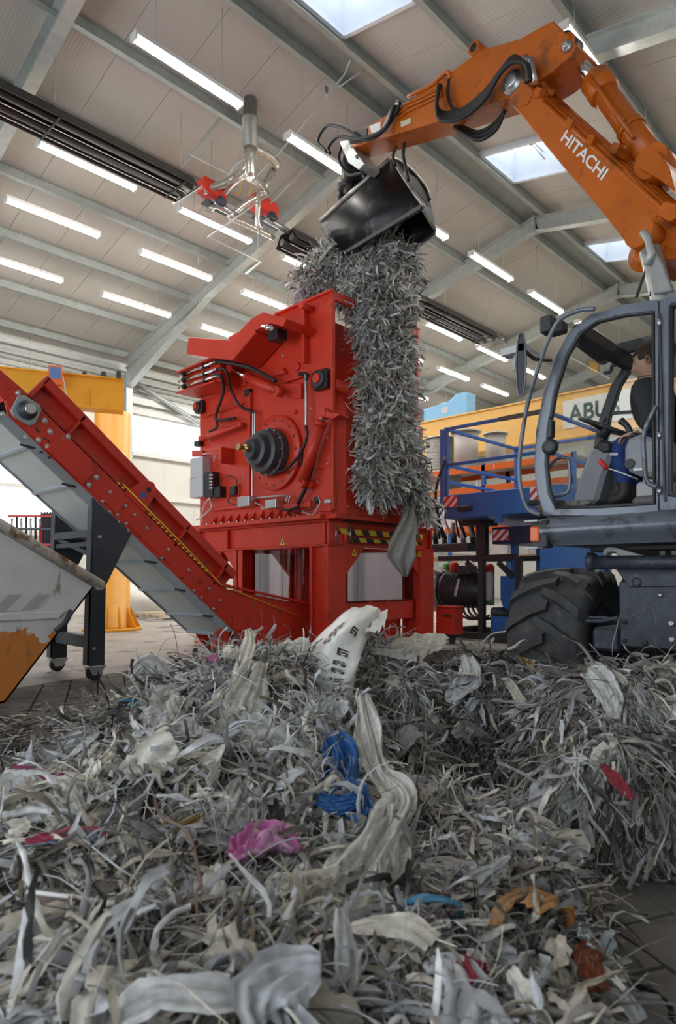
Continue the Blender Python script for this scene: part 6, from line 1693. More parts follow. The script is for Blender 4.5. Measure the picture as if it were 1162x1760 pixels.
# gloves and rag on the cab floor
for k, (u, v, lab, nm) in enumerate(((350, 1150, 'crumpled brown rag on the cab floor by the door', 'rag'), (495, 1185, 'pair of grey work gloves lying on the cab floor', 'work_glove'))):
    g_ = c5(u, v, XC+.22)
    o = obj(nm, lump((g_.x, g_.y, fl0.z+.05), ((.09, .12, .045), (.06, .09, .03))[k], 20+k, .35), mat('rag_%d' % k, ((.10, .06, .05), (.20, .20, .205))[k], .8, var=.3, scale=20)); setp(o, lab, ('rag', 'gloves')[k])
# ================================================================== shredded plastic waste
def waste_mat(name, rough=.5, trans=.12, bump=.35):
    m = bpy.data.materials.new(name); m.use_nodes = True
    nt = m.node_tree; N = nt.nodes; L = nt.links; b = N['Principled BSDF']
    at = N.new('ShaderNodeAttribute'); at.attribute_name = 'tint'
    tc = N.new('ShaderNodeTexCoord'); nz = N.new('ShaderNodeTexNoise'); nz.inputs['Scale'].default_value = 38; nz.inputs['Detail'].default_value = 4
    L.new(tc.outputs['Object'], nz.inputs['Vector'])
    mr = N.new('ShaderNodeMapRange'); mr.inputs['From Min'].default_value = .3; mr.inputs['From Max'].default_value = .7; mr.inputs['To Min'].default_value = .72; mr.inputs['To Max'].default_value = 1.12
    L.new(nz.outputs['Fac'], mr.inputs['Value'])
    mx = N.new('ShaderNodeMix'); mx.data_type = 'RGBA'; mx.blend_type = 'MULTIPLY'; mx.inputs['Factor'].default_value = 1
    L.new(at.outputs['Color'], mx.inputs[6]); L.new(mr.outputs['Result'], mx.inputs[7])
    L.new(mx.outputs[2], b.inputs['Base Color']); b.inputs['Roughness'].default_value = rough
    b.inputs['Specular IOR Level'].default_value = .4
    bp_ = N.new('ShaderNodeBump'); bp_.inputs['Strength'].default_value = bump; bp_.inputs['Distance'].default_value = .006
    L.new(nz.outputs['Fac'], bp_.inputs['Height']); L.new(bp_.outputs['Normal'], b.inputs['Normal'])
    tr = N.new('ShaderNodeBsdfTranslucent'); L.new(mx.outputs[2], tr.inputs['Color'])
    ms = N.new('ShaderNodeMixShader'); ms.inputs[0].default_value = trans
    L.new(b.outputs[0], ms.inputs[1]); L.new(tr.outputs[0], ms.inputs[2]); L.new(ms.outputs[0], N['Material Output'].inputs['Surface'])
    return m
M_WASTE = waste_mat('shredded_plastic'); M_FILMS = waste_mat('plastic_film', .38, .25, .25)
CAMP = np.array([0, 0, CAMH]); AXR = np.array([SA, -CA, 0.]); AXD = np.array([CA, SA, 0.]); AXZ = np.array([0, 0, 1.])
def unit(a): return a/np.maximum(np.linalg.norm(a, axis=-1, keepdims=True), 1e-9)
class Lumps:
    """a heap as a set of ellipsoids: centre, radii along sideways/forward/up"""
    def __init__(s): s.c = []; s.r = []
    def ground(s, px, ytop, d, hw, ry=None, low=.0):
        ztop = CAMH-(ytop-HZ)/FPX*d; w = hw/FPX*d; ry = ry or w
        rz = max(.12, ztop*.62); c = P_D(px, HZ, d)
        s.c.append((c.x, c.y, ztop-rz)); s.r.append((w, ry, rz)); return s
    def air(s, px, py, Y, rpx, sq=(1, 1, 1)):
        c = P_Y(px, py, Y); d = CA*c.x+SA*c.y; r = rpx/FPX*d
        s.c.append(tuple(c)); s.r.append((r*sq[0], r*sq[1], r*sq[2])); return s
    def fin(s): s.C = np.array(s.c); s.R = np.array(s.r); return s
    def loc(s, p, i):
        q = p-s.C[i]; return np.stack([q@AXR, q@AXD, q[..., 2]], -1)/s.R[i]
    def f(s, p): return np.min(np.stack([np.linalg.norm(s.loc(p, i), axis=-1) for i in range(len(s.C))]), 0)
    def nrm(s, p, i):
        q = s.loc(p, i)/s.R[i]; return unit(q[..., :1]*AXR+q[..., 1:2]*AXD+q[..., 2:3]*AXZ)
    def push(s, p, off):
        for i in range(len(s.C)):
            q = s.loc(p, i); L = np.linalg.norm(q, axis=-1); k = L < 1+off/np.min(s.R[i])*.5
            sc = np.where(k, (1+off/np.min(s.R[i])*.5)/np.maximum(L, .2), 1.)[..., None]
            p = s.C[i]+(p-s.C[i])*sc
        return p
    def sample(s, n, rg, back=.35, ground=True):
        A = np.array([(r[0]*r[1]+r[0]*r[2]+r[1]*r[2]) for r in s.R]); idx = rg.choice(len(A), size=n*3, p=A/A.sum())
        u = unit(rg.normal(size=(n*3, 3))); R = s.R[idx]
        p = s.C[idx]+(u[:, :1]*R[:, :1])*AXR+(u[:, 1:2]*R[:, 1:2])*AXD+(u[:, 2:3]*R[:, 2:3])*AXZ
        g = u/R; nn = unit(g[:, :1]*AXR+g[:, 1:2]*AXD+g[:, 2:3]*AXZ)
        keep = s.f(p) > .96
        if ground: keep &= p[:, 2] > .0
        tc = unit(CAMP-p); fc = (tc*nn).sum(1)
        keep &= (fc > -.25) | (rg.random(len(p)) < back)
        return p[keep][:n], nn[keep][:n]
    def hit(s, px, py):
        d = np.array(P_D(px, py, 1.0))-CAMP; best = None
        for i in range(len(s.C)):
            o = CAMP-s.C[i]; ol = np.array([o@AXR, o@AXD, o[2]])/s.R[i]; dl = np.array([d@AXR, d@AXD, d[2]])/s.R[i]
            a = dl@dl; b = 2*ol@dl; c = ol@ol-1; D = b*b-4*a*c
            if D < 0: continue
            t = (-b-math.sqrt(D))/(2*a)
            if t > .2 and (best is None or t < best[0]): best = (t, i)
        if best is None: return None
        p = CAMP+d*best[0]; return p, s.nrm(p[None], best[1])[0]
def ribbons(rg, p, n, t, length, width, tint, segs=7, cross=3, curl=.35, grav=.25, lift=.25, fold=.35, lump=None, taper=.15, ground=True, off=.012, twist=1.6, jag=.22):
    """curved ribbons with a creased cross-section -> verts, quads, colours"""
    N = len(p); st = (length/segs)[:, None]; P = [p]; T = [unit(t)]; NN = [n]
    bend = rg.normal(size=(N, 3))*curl
    pos = p.copy(); tt = unit(t+n*lift*rg.uniform(-.2, 1, (N, 1))); nn = n.copy()
    for k in range(segs):
        bend = .7*bend+.5*rg.normal(size=(N, 3))*curl
        tt = unit(tt+bend+np.array([0, 0, -grav]))
        pos = pos+tt*st
        if lump is not None: pos = lump.push(pos, off*(1+k*.2))
        if ground: pos[:, 2] = np.maximum(pos[:, 2], .008+.004*rg.random(N))
        P.append(pos.copy()); T.append(tt.copy())
    P = np.stack(P, 1)                                     # N, S+1, 3
    T = np.gradient(P, axis=1); T = unit(T)
    tw = rg.normal(size=(N, 1))*.6; tw2 = rg.normal(size=(N, 1))*twist
    ss = np.linspace(0, 1, segs+1)[None, :]
    n0 = np.repeat(n[:, None, :], segs+1, 1); W = unit(np.cross(T, n0)+1e-4)
    B = unit(np.cross(W, T)); a = (tw+tw2*ss)[..., None]
    Wd = W*np.cos(a)+B*np.sin(a); Bd = B*np.cos(a)-W*np.sin(a)
    prof = 1-taper*np.abs(2*ss-1)**3
    wj = width[:, None]*prof*np.clip(1+jag*rg.normal(size=(N, segs+1)), .35, 1.8)
    cs = np.linspace(-.5, .5, cross)
    V_ = np.empty((N, segs+1, cross, 3))
    ph = rg.uniform(0, 6.28, (N, 1)); fq = rg.uniform(.7, 1.4, (N, 1))*(3.0 if cross < 8 else 8.0)
    for j, c in enumerate(cs):
        z = fold*(np.sin(ph+fq*c*2+1.3*np.sin(ss*4+ph))+(.6*np.sin(2.3*ph+fq*c*.7+3*ss) if cross > 8 else 0))*wj*(.8 if cross < 8 else .022)
        V_[:, :, j] = P+Wd*(c*wj)[..., None]+Bd*z[..., None]
    if ground: V_[..., 2] = np.maximum(V_[..., 2], .004)
    base = (np.arange(N)*(segs+1)*cross)[:, None, None]
    i = np.arange(segs)[None, :, None]*cross; j = np.arange(cross-1)[None, None, :]
    q = base+i+j
    F = np.stack([q, q+1, q+cross+1, q+cross], -1).reshape(-1, 4)
    col = np.repeat(tint[:, None, :], (segs+1)*cross, 1)
    sh = 1+.10*rg.normal(size=(N, (segs+1)*cross, 1))
    return V_.reshape(-1, 3), F, np.clip(col*sh, .004, .95).reshape(-1, 3)
def mesh_np(name, parts, m, smooth=True):
    o = 0; VS, FS, CS = [], [], []
    for v, f_, c in parts: VS.append(v); FS.append(f_+o); CS.append(c); o += len(v)
    v = np.concatenate(VS); f_ = np.concatenate(FS); c = np.concatenate(CS)
    me = bpy.data.meshes.new(name); me.vertices.add(len(v)); me.vertices.foreach_set('co', v.astype(np.float32).ravel())
    me.loops.add(f_.size); me.loops.foreach_set('vertex_index', f_.astype(np.int32).ravel())
    me.polygons.add(len(f_)); me.polygons.foreach_set('loop_start', np.arange(0, f_.size, 4, dtype=np.int32)); me.polygons.foreach_set('loop_total', np.full(len(f_), 4, np.int32))
    me.polygons.foreach_set('use_smooth', np.full(len(f_), smooth))
    a = me.attributes.new('tint', 'FLOAT_COLOR', 'POINT'); a.data.foreach_set('color', np.concatenate([c, np.ones((len(c), 1))], 1).astype(np.float32).ravel())
    me.update(calc_edges=True); me.materials.append(m)
    ob = bpy.data.objects.new(name, me); COL.objects.link(ob); return ob
def _hash(i, j, k):
    h = (i*374761393+j*668265263+k*2147483647) & 0xffffffff
    h = ((h ^ (h >> 13))*1274126177) & 0xffffffff
    return ((h ^ (h >> 16)) & 0xffff)/65535.
def vnoise(p):
    q = np.floor(p).astype(np.int64); f_ = p-q; f_ = f_*f_*(3-2*f_); r = 0
    for a in (0, 1):
        for b in (0, 1):
            for c in (0, 1):
                w = (f_[..., 0] if a else 1-f_[..., 0])*(f_[..., 1] if b else 1-f_[..., 1])*(f_[..., 2] if c else 1-f_[..., 2])
                r = r+w*_hash(q[..., 0]+a, q[..., 1]+b, q[..., 2]+c)
    return r
def folds(p, sc, an):
    """crumpled film: warped ridges drawn out down the slope"""
    q = p*np.array([sc, sc, sc*an])
    wv = np.stack([vnoise(p*sc*.35+i*17.3) for i in range(3)], -1)-.5
    q = q+wv*3.2
    r1 = 1-np.abs(2*vnoise(q)-1); r2 = 1-np.abs(2*vnoise(q*2.1+5.2)-1); r3 = 1-np.abs(2*vnoise(q*4.3+9.1)-1)
    return r1*.55+r2*.3+r3*.15
def core(L, rg, pal, w, sc, amp, an=.5, n=76, m=40, ground=True, bright=1.0, patch=7.0):
    out = []
    for i in range(len(L.C)):
        th = np.linspace(0.02, np.pi*.80 if ground else np.pi-.02, m+1)[:, None]; fi = np.linspace(0, 2*np.pi, n+1)[None, :]
        u = np.stack([np.sin(th)*np.cos(fi), np.sin(th)*np.sin(fi), np.cos(th)+0*fi], -1)
        q = u*L.R[i]; p = L.C[i]+q[..., :1]*AXR+q[..., 1:2]*AXD+q[..., 2:3]*AXZ
        nn = u/L.R[i]; nn = unit(nn[..., :1]*AXR+nn[..., 1:2]*AXD+nn[..., 2:3]*AXZ)
        fo = folds(p, sc, an); big = vnoise(p*sc*.22+3.3)
        p2 = p+nn*((fo-.62)*amp*2.0+(big-.5)*amp*1.6)[..., None]
        if ground: p2[..., 2] = np.maximum(p2[..., 2], .0)
        # each patch has its own colour, dimmed to paint shade into the gaps
        cellp = np.floor(p*patch+2.5*np.stack([vnoise(p*sc*.5+k*7.7) for k in range(3)], -1)).astype(np.int64)
        hsh = _hash(cellp[..., 0], cellp[..., 1], cellp[..., 2]); cw = np.cumsum(w/w.sum()); ci = np.minimum(np.searchsorted(cw, hsh), len(pal)-1)
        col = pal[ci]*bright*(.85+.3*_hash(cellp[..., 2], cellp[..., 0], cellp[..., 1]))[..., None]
        q_ = (np.arange(m)[:, None]*(n+1)+np.arange(n)[None, :])
        F = np.stack([q_, q_+1, q_+n+2, q_+n+1], -1).reshape(-1, 4)
        out.append((p2.reshape(-1, 3), F, col.reshape(-1, 3)))
    return out
PAL = np.array([(.74, .71, .63), (.66, .67, .68), (.53, .55, .58), (.58, .53, .44), (.42, .42, .43), (.30, .29, .285), (.20, .18, .155), (.10, .095, .09), (.035, .035, .037), (.33, .29, .23)])
PALW = {'light': np.array([.21, .17, .11, .12, .07, .07, .09, .08, .04, .04]), 'mid': np.array([.16, .14, .11, .12, .08, .09, .11, .10, .05, .04]), 'dark': np.array([.11, .10, .11, .10, .11, .13, .13, .11, .06, .04]), 'deep': np.array([.09, .07, .07, .08, .08, .12, .16, .18, .12, .04]), 'casc': np.array([.26, .22, .15, .12, .08, .05, .05, .04, .01, .02])}
ODD = np.array([(.03, .16, .42), (.50, .06, .22), (.42, .03, .03), (.06, .16, .07), (.55, .42, .10), (.35, .16, .06), (.12, .30, .42), (.30, .13, .24)])
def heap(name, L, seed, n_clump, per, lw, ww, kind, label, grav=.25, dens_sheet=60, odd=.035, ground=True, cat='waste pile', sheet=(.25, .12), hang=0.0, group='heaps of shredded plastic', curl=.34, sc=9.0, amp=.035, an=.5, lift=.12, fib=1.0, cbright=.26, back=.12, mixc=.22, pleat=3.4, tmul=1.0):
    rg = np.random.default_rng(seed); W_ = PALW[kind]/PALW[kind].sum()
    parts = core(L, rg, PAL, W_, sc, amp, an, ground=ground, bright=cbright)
    def clumps(nc, per, lw, ww, curl, lift, fold, segs, cross, jitter, odd_, grav_):
        cp, cn = L.sample(nc, rg, back=back, ground=ground); n = len(cp)
        fl = np.stack([vnoise(cp*3.0+k*11.)-.5 for k in range(3)], 1)*3.2
        steep = 1-np.clip(cn[:, 2:3], 0, 1)
        td = fl+.45*rg.normal(size=(n, 3))+np.array([0, 0, -1.])*(steep*1.3+hang)
        td = unit(td-cn*(td*cn).sum(1, keepdims=True))
        # neighbouring clumps share a colour
        sel = np.clip(.65*vnoise(cp*5.0+40.)+.35*rg.random(n), 0, .999); sel = (sel-.18)/.64; ci = np.minimum(np.searchsorted(np.cumsum(W_), np.clip(sel, 0, .999)), len(PAL)-1)
        cc = PAL[ci]*rg.uniform(.8, 1.15, (n, 1))*tmul
        od = rg.random(n) < odd_; cc[od] = ODD[rg.integers(0, len(ODD), od.sum())]
        rep = rg.integers(max(1, int(per*.4)), int(per*1.6)+1, n); rep[od] = np.maximum(1, rep[od]//4)
        idx = np.repeat(np.arange(n), rep); M = len(idx)
        p = cp[idx]+rg.normal(size=(M, 3))*jitter; p = L.push(p, .004)
        p = p+cn[idx]*(rg.uniform(-.6, .6, (M, 1))*amp)
        t = unit(td[idx]+.28*rg.normal(size=(M, 3)))
        ln = rg.uniform(lw[0], lw[1], M)**1.0; wd = rg.uniform(ww[0], ww[1], M)
        tint = cc[idx]*rg.uniform(.55, 1.25, (M, 1)); alt = rg.random(M) < mixc; tint[alt] = PAL[rg.choice(len(PAL), alt.sum(), p=W_)]*rg.uniform(.7, 1.2, (alt.sum(), 1))
        if ground: p[:, 2] = np.maximum(p[:, 2], .01)
        parts.append(ribbons(rg, p, cn[idx], t, ln, wd, tint, segs, cross, curl, grav_, lift, fold, L, ground=ground, off=amp*.5))
    # crumpled ribbons, then thin fibres, then sheets
    clumps(n_clump, per, lw, ww, curl, lift, .7, 7, 3, lw[0]*.30, odd, grav)
    clumps(int(n_clump*.7*fib), per*1.6, (lw[0]*1.1, lw[1]*1.25), (ww[0]*.28, ww[1]*.28), curl*.8, lift*1.3, .2, 6, 2, lw[0]*.22, odd*.5, grav)
    if dens_sheet:
        sp_, sn = L.sample(dens_sheet, rg, back=.1, ground=ground); q = len(sp_)
        st = unit((np.stack([vnoise(sp_*3.0+k*11.)-.5 for k in range(3)], 1)*3)+.5*rg.normal(size=(q, 3))+np.array([0, 0, -.7])); st = unit(st-sn*(st*sn).sum(1, keepdims=True))
        stn = PAL[rg.choice(6, q, p=W_[:6]/W_[:6].sum())]*rg.uniform(.8, 1.2, (q, 1))
        parts.append(ribbons(rg, sp_+sn*amp*.5, sn, st, rg.uniform(sheet[0]*.6, sheet[0]*1.4, q), rg.uniform(sheet[1]*.5, sheet[1]*1.3, q), stn, 12, 15, .24, .12, .05, pleat, L, taper=.45, ground=ground, off=amp*1.1, twist=.35, jag=.10))
    o = mesh_np(name, parts, M_WASTE)
    setp(o, label, cat, group, 'stuff'); return o
G = lambda: Lumps()
HL = G().ground(430, 1128, 3.4, 150, .50).ground(300, 1180, 3.2, 95, .40).ground(215, 1225, 3.0, 75, .35).ground(95, 1340, 2.65, 150, .35).ground(545, 1215, 2.95, 95, .36).ground(345, 1290, 2.45, 190, .42).ground(180, 1345, 2.35, 150, .40).ground(525, 1330, 2.3, 110, .32).ground(610, 1425, 2.1, 85, .30).ground(60, 1450, 1.95, 210, .36).ground(290, 1480, 1.85, 160, .32).ground(470, 1490, 1.80, 170, .34).ground(120, 1610, 1.42, 220, .30).ground(330, 1625, 1.45, 140, .28).ground(520, 1615, 1.42, 150, .30).ground(120, 1735, 1.13, 240, .25).ground(420, 1735, 1.13, 220, .25).fin()
HR = G().ground(735, 1362, 2.45, 85, .25).ground(850, 1415, 2.2, 105, .26).ground(935, 1500, 1.95, 70, .18).ground(730, 1490, 1.9, 110, .26).ground(830, 1545, 1.75, 110, .24).ground(900, 1610, 1.56, 100, .22).ground(1000, 1690, 1.48, 70, .14).ground(740, 1615, 1.5, 105, .22).ground(630, 1640, 1.45, 90, .20).ground(720, 1735, 1.2, 150, .22).ground(900, 1735, 1.22, 140, .22).fin()
HC = G().ground(645, 1108, 4.0, 80, .32).ground(705, 1158, 3.75, 55, .26).ground(610, 1180, 3.7, 70, .28).ground(700, 1270, 3.35, 60, .22).fin()
HM = G().ground(845, 1132, 3.95, 82, .32).ground(795, 1148, 3.8, 50, .26).ground(905, 1172, 3.7, 48, .26).ground(850, 1262, 3.4, 78, .24).fin()
HB_ = G().ground(1050, 1162, 3.0, 110, .30).ground(1160, 1150, 3.1, 95, .30).ground(970, 1212, 2.95, 52, .24).ground(1065, 1268, 2.7, 118, .26).ground(1180, 1310, 2.7, 100, .28).ground(985, 1330, 2.75, 60, .2).fin()
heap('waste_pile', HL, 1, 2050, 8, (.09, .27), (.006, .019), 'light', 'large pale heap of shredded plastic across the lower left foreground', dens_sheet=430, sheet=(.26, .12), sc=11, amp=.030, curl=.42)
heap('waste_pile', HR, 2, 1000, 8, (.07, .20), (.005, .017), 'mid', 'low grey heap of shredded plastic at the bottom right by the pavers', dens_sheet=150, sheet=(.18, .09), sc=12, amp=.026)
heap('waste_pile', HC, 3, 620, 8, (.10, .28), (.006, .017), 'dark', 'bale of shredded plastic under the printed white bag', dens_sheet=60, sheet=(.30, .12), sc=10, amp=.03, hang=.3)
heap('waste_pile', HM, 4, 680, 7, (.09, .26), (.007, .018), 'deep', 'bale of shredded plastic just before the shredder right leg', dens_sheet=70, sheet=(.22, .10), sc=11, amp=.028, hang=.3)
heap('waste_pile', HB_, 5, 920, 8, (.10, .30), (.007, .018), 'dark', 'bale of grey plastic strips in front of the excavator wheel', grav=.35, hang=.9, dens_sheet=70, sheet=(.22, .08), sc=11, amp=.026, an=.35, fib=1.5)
# load falling from the bucket down the shredder front
HF = G().air(545, 482, 6.9, 26).air(590, 455, 6.6, 32).air(645, 455, 6.2, 37).air(685, 462, 6.0, 27).air(625, 500, 6.1, 24).air(669, 520, 5.86, 32).air(649, 560, 5.85, 27).air(666, 600, 5.80, 30, (1, .9, 1.2)).air(649, 650, 5.78, 22).air(670, 680, 5.76, 30, (1, .9, 1.2)).air(654, 740, 5.74, 29).air(678, 752, 5.72, 27, (1, .85, 1.2)).air(649, 805, 5.72, 27, (1, .8, 1.2)).air(684, 800, 5.70, 27).air(706, 825, 5.70, 16, (1, 1, 1.4)).air(724, 866, 5.70, 9, (1, 1, 1.8)).fin()
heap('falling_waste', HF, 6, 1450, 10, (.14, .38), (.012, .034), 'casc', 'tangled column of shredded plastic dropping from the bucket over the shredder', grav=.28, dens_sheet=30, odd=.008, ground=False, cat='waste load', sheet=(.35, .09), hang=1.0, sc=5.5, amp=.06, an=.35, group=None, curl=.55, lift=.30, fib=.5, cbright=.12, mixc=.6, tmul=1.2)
# flat litter on the floor by the skip
rg = np.random.default_rng(21); nl = 520
px = np.concatenate([rg.uniform(-20, 175, nl), rg.uniform(0, 90, 200), rg.uniform(60, 420, 250)]); py = np.concatenate([rg.normal(1252, 22, nl), rg.normal(1325, 18, 200), rg.uniform(1120, 1230, 250)])
pp_ = np.array([tuple(P_Z(a, b, .01+.05*abs(rg.normal())*(1 if i < 720 else .1))) for i, (a, b) in enumerate(zip(px, py))]); nn_ = np.tile(np.array([0, 0, 1.]), (len(px), 1))
tt_ = rg.normal(size=(len(px), 3)); tt_[:, 2] *= .15
tn = PAL[rg.choice(len(PAL), len(px), p=PALW['dark']/PALW['dark'].sum())]*rg.uniform(.25, 1.0, (len(px), 1))
lit_ = ribbons(rg, pp_, nn_, tt_, np.where(np.arange(len(px)) < 720, rg.uniform(.06, .24, len(px)), rg.uniform(.02, .05, len(px))), rg.uniform(.008, .026, len(px)), tn, 5, 3, .25, .1, .05, .4)
lit_[0][:, 2] = .006+lit_[0][:, 2]*.28
lo = mesh_np('floor_litter', [lit_], M_WASTE)
setp(lo, 'flat scatter of plastic scraps on the floor beside the skip', 'litter', None, 'stuff')

# ------------------------------------------------------------------ single scraps that can be picked out
ALLH = [HL, HR, HC, HM, HB_]
def onheap(px, py, lift=.02, hs=None):
    best = None
    for h in (hs or ALLH):
        q = h.hit(px, py)
        if q is None: continue
        d = np.linalg.norm(q[0]-CAMP)
        if best is None or d < best[0]: best = (d, q[0], q[1])
    if best is None:
        d = np.array(P_D(px, py, 1.0))-CAMP; ts = np.linspace(1.0, 4.4, 120); pts = CAMP+d*ts[:, None]
        h, k = min(((h, int(np.argmin(h.f(pts)))) for h in (hs or ALLH)), key=lambda a: a[0].f(pts[a[1]][None])[0])
        return pts[k], unit(CAMP-pts[k])
    return best[1]+best[2]*lift, best[2]
def scrap(name, pts, widths, tint, label, cat='plastic scrap', seed=0, lift=.08, fold=.9, cross=25, hs=None, tint2=None, n=26, rough_edge=.10, zoff=None):
    """a crumpled film laid along picture points, resting on the heap"""
    rg = np.random.default_rng(100+seed)
    pc, nc = zip(*[onheap(a[0], a[1], lift, hs) if len(a) == 2 else (np.array(P_D(*a)), unit(CAMP-np.array(P_D(*a))+np.array([0, 0, .5]))) for a in pts])
    path = np.array([tuple(v) for v in bez([V(tuple(p)) for p in pc], 8)]); 
    s = np.linspace(0, 1, len(path)); k = np.linspace(0, 1, len(pts))
    nr = unit(np.stack([np.interp(s, k, np.array(nc)[:, i]) for i in range(3)], 1))
    wd = np.interp(s, np.linspace(0, 1, len(widths)), widths)
    T = unit(np.gradient(path, axis=0)); W = unit(np.cross(T, nr)); B = unit(np.cross(W, T))
    cs = np.linspace(-.5, .5, cross); V_ = np.empty((len(path), cross, 3)); C_ = np.empty((len(path), cross, 3))
    ph = rg.uniform(0, 6.28, 4)
    for j, c in enumerate(cs):
        edge = 1+rough_edge*np.sin(s*23+ph[0]*(j+1))*(abs(c) > .35)
        z = fold*wd*(.08*np.sin(c*13+ph[1]+2.2*np.sin(s*5+ph[2]))+.05*np.sin(c*38+2.5*np.sin(s*7+ph[0])+ph[3])+.03*np.sin(s*31+c*9))
        V_[:, j] = path+W*(c*wd*edge)[:, None]+B*z[:, None]
        tt = np.array(tint) if tint2 is None else np.where(((c+.5)*.6+s*.4 > .55)[:, None], np.array(tint2), np.array(tint))
        C_[:, j] = tt*(1+.08*rg.normal(size=(len(path), 1)))
    i = np.arange(len(path)-1)[:, None]*cross; j = np.arange(cross-1)[None, :]; q = i+j
    F = np.stack([q, q+1, q+cross+1, q+cross], -1).reshape(-1, 4)
    o = mesh_np(name, [(V_.reshape(-1, 3), F, np.clip(C_, .003, .95).reshape(-1, 3))], M_FILMS)
    sf = o.modifiers.new('thickness', 'SOLIDIFY'); sf.thickness = .003
    return setp(o, label, cat)
WHT = (.66, .655, .62); BGE = (.56, .52, .43)
# long white film across the middle
scrap('plastic_film', ((622, 1195, 2.66), (634, 1260, 2.5), (652, 1330, 2.28), (688, 1372, 2.08), (660, 1430, 1.90), (632, 1490, 1.74), (600, 1560, 1.56), (560, 1630, 1.38)), (.06, .10, .09, .11, .15, .15, .22, .18), (.76, .75, .70), 'long twisted white film running down the middle of the heap', 'plastic film', 1, .10, 1.7, rough_edge=.3)
scrap('plastic_film', ((300, 1215), (275, 1250), (255, 1275), (300, 1300)), (.16, .20, .14, .08), WHT, 'pale crumpled film under the top of the left heap', 'plastic film', 2, .08)
scrap('plastic_film', ((440, 1160), (420, 1215), (395, 1270), (375, 1320)), (.10, .22, .26, .10), (.60, .57, .51), 'broad draped beige film at the crest of the left heap', 'plastic film', 3, .08)
scrap('plastic_film', ((420, 1370), (395, 1420), (360, 1450), (320, 1490)), (.10, .18, .16, .08), WHT, 'white film sheet above the ochre rag', 'plastic film', 4, .08)
scrap('plastic_film', ((0, 1375), (60, 1385), (110, 1400), (140, 1430)), (.14, .18, .14, .06), WHT, 'white film sheet at the left picture edge', 'plastic film', 5, .08)
scrap('plastic_film', ((225, 1165), (250, 1150), (275, 1175), (230, 1200)), (.04, .14, .16, .10), (.70, .70, .68), 'thin white film standing up on the left shoulder of the heap', 'plastic film', 6, .08)
scrap('plastic_film', ((1005, 1150), (1030, 1180), (1050, 1215), (1055, 1245)), (.06, .12, .10, .04), (.68, .68, .67), 'white pleated film on top of the right bale', 'plastic film', 7, .08)
scrap('plastic_film', ((800, 1150), (805, 1175), (790, 1200), (785, 1215)), (.08, .14, .10, .05), (.72, .73, .75), 'bright white film scrap on the bale before the wheel', 'plastic film', 8, .08)
scrap('plastic_film', ((742, 1180), (758, 1240), (765, 1290), (768, 1335)), (.05, .13, .15, .08), (.42, .43, .44), 'clear grey film hanging off the bale below the printed bag', 'plastic film', 9, .08)
scrap('plastic_film', ((640, 1135), (680, 1140), (715, 1160), (735, 1185)), (.04, .08, .08, .04), WHT, 'narrow white film beside the printed bag', 'plastic film', 10, .08)
scrap('plastic_film', ((1085, 1390), (1110, 1440), (1135, 1470)), (.02, .035, .03), (.66, .68, .72), 'stiff white strip sticking out of the right bale', 'plastic film', 11, .07)
scrap('plastic_film', ((885, 1345), (905, 1385), (940, 1400)), (.07, .13, .08), (.33, .29, .24), 'brownish grey film on the face of the right bale', 'plastic film', 12, .08)
# coloured scraps
scrap('pink_bag', ((415, 1520), (440, 1500), (465, 1480), (500, 1510)), (.06, .15, .17, .04), (.62, .16, .42), 'crumpled pink and white printed bag in the left heap', 'plastic bag', 20, .08, 1.3, tint2=(.60, .32, .50))
scrap('red_blue_bag', ((45, 1492), (85, 1485), (130, 1475), (168, 1485)), (.03, .06, .09, .05), (.50, .06, .12), 'red and pale blue bag scrap near the left edge', 'plastic bag', 21, .08, .8, tint2=(.25, .34, .48))
scrap('blue_film', ((570, 1258, 2.46), (588, 1300, 2.32), (584, 1345, 2.18), (606, 1378, 2.08), (628, 1402, 1.98)), (.07, .13, .11, .14, .06), (.02, .13, .38), 'bright blue film tangled beside the long white film', 'plastic film', 22, .09, 1.5)
scrap('blue_film', ((545, 1372, 2.06), (582, 1384, 2.02), (612, 1370, 2.0)), (.04, .06, .04), (.02, .11, .32), 'small blue film piece below the other blue film', 'plastic film', 23, .09, 1.5)
scrap('blue_strip', ((668, 1605), (720, 1607), (765, 1608), (808, 1612)), (.02, .035, .03, .012), (.10, .34, .56), 'light blue strip lying across the lower right heap', 'plastic strip', 24, .08)
scrap('orange_rag', ((905, 1612), (935, 1605), (965, 1612), (985, 1625)), (.05, .09, .09, .04), (.62, .33, .13), 'orange rag on the right foreground heap', 'rag', 25, .08, 1.1)
scrap('tissue', ((968, 1650), (985, 1625), (1005, 1605), (1018, 1598)), (.05, .07, .05, .02), (.66, .74, .77), 'crumpled pale blue tissue next to the orange rag', 'tissue', 26, .08, 1.6)
scrap('orange_strip', ((893, 1570), (880, 1605), (872, 1640)), (.02, .045, .03), (.52, .30, .14), 'tan orange strip left of the orange rag', 'plastic strip', 27, .08)
scrap('rust_rag', ((985, 1665), (1005, 1700), (1020, 1740)), (.04, .06, .05), (.26, .07, .025), 'rust brown rag hanging below the pale blue tissue', 'rag', 28, .08)
scrap('red_scrap', ((800, 1700), (820, 1715), (840, 1755)), (.02, .05, .05), (.40, .03, .06), 'dark red scrap at the bottom of the right heap', 'plastic scrap', 29, .08)
scrap('ochre_rag', ((275, 1445), (310, 1440), (345, 1425), (360, 1415)), (.06, .08, .06, .03), (.34, .22, .06), 'ochre yellow rag in the left heap', 'rag', 30, .08, 1.2)
scrap('magenta_strip', ((50, 1340), (70, 1356), (100, 1355), (132, 1350)), (.012, .022, .025, .015), (.55, .03, .22), 'magenta strip on the left slope of the heap', 'plastic strip', 31, .06)
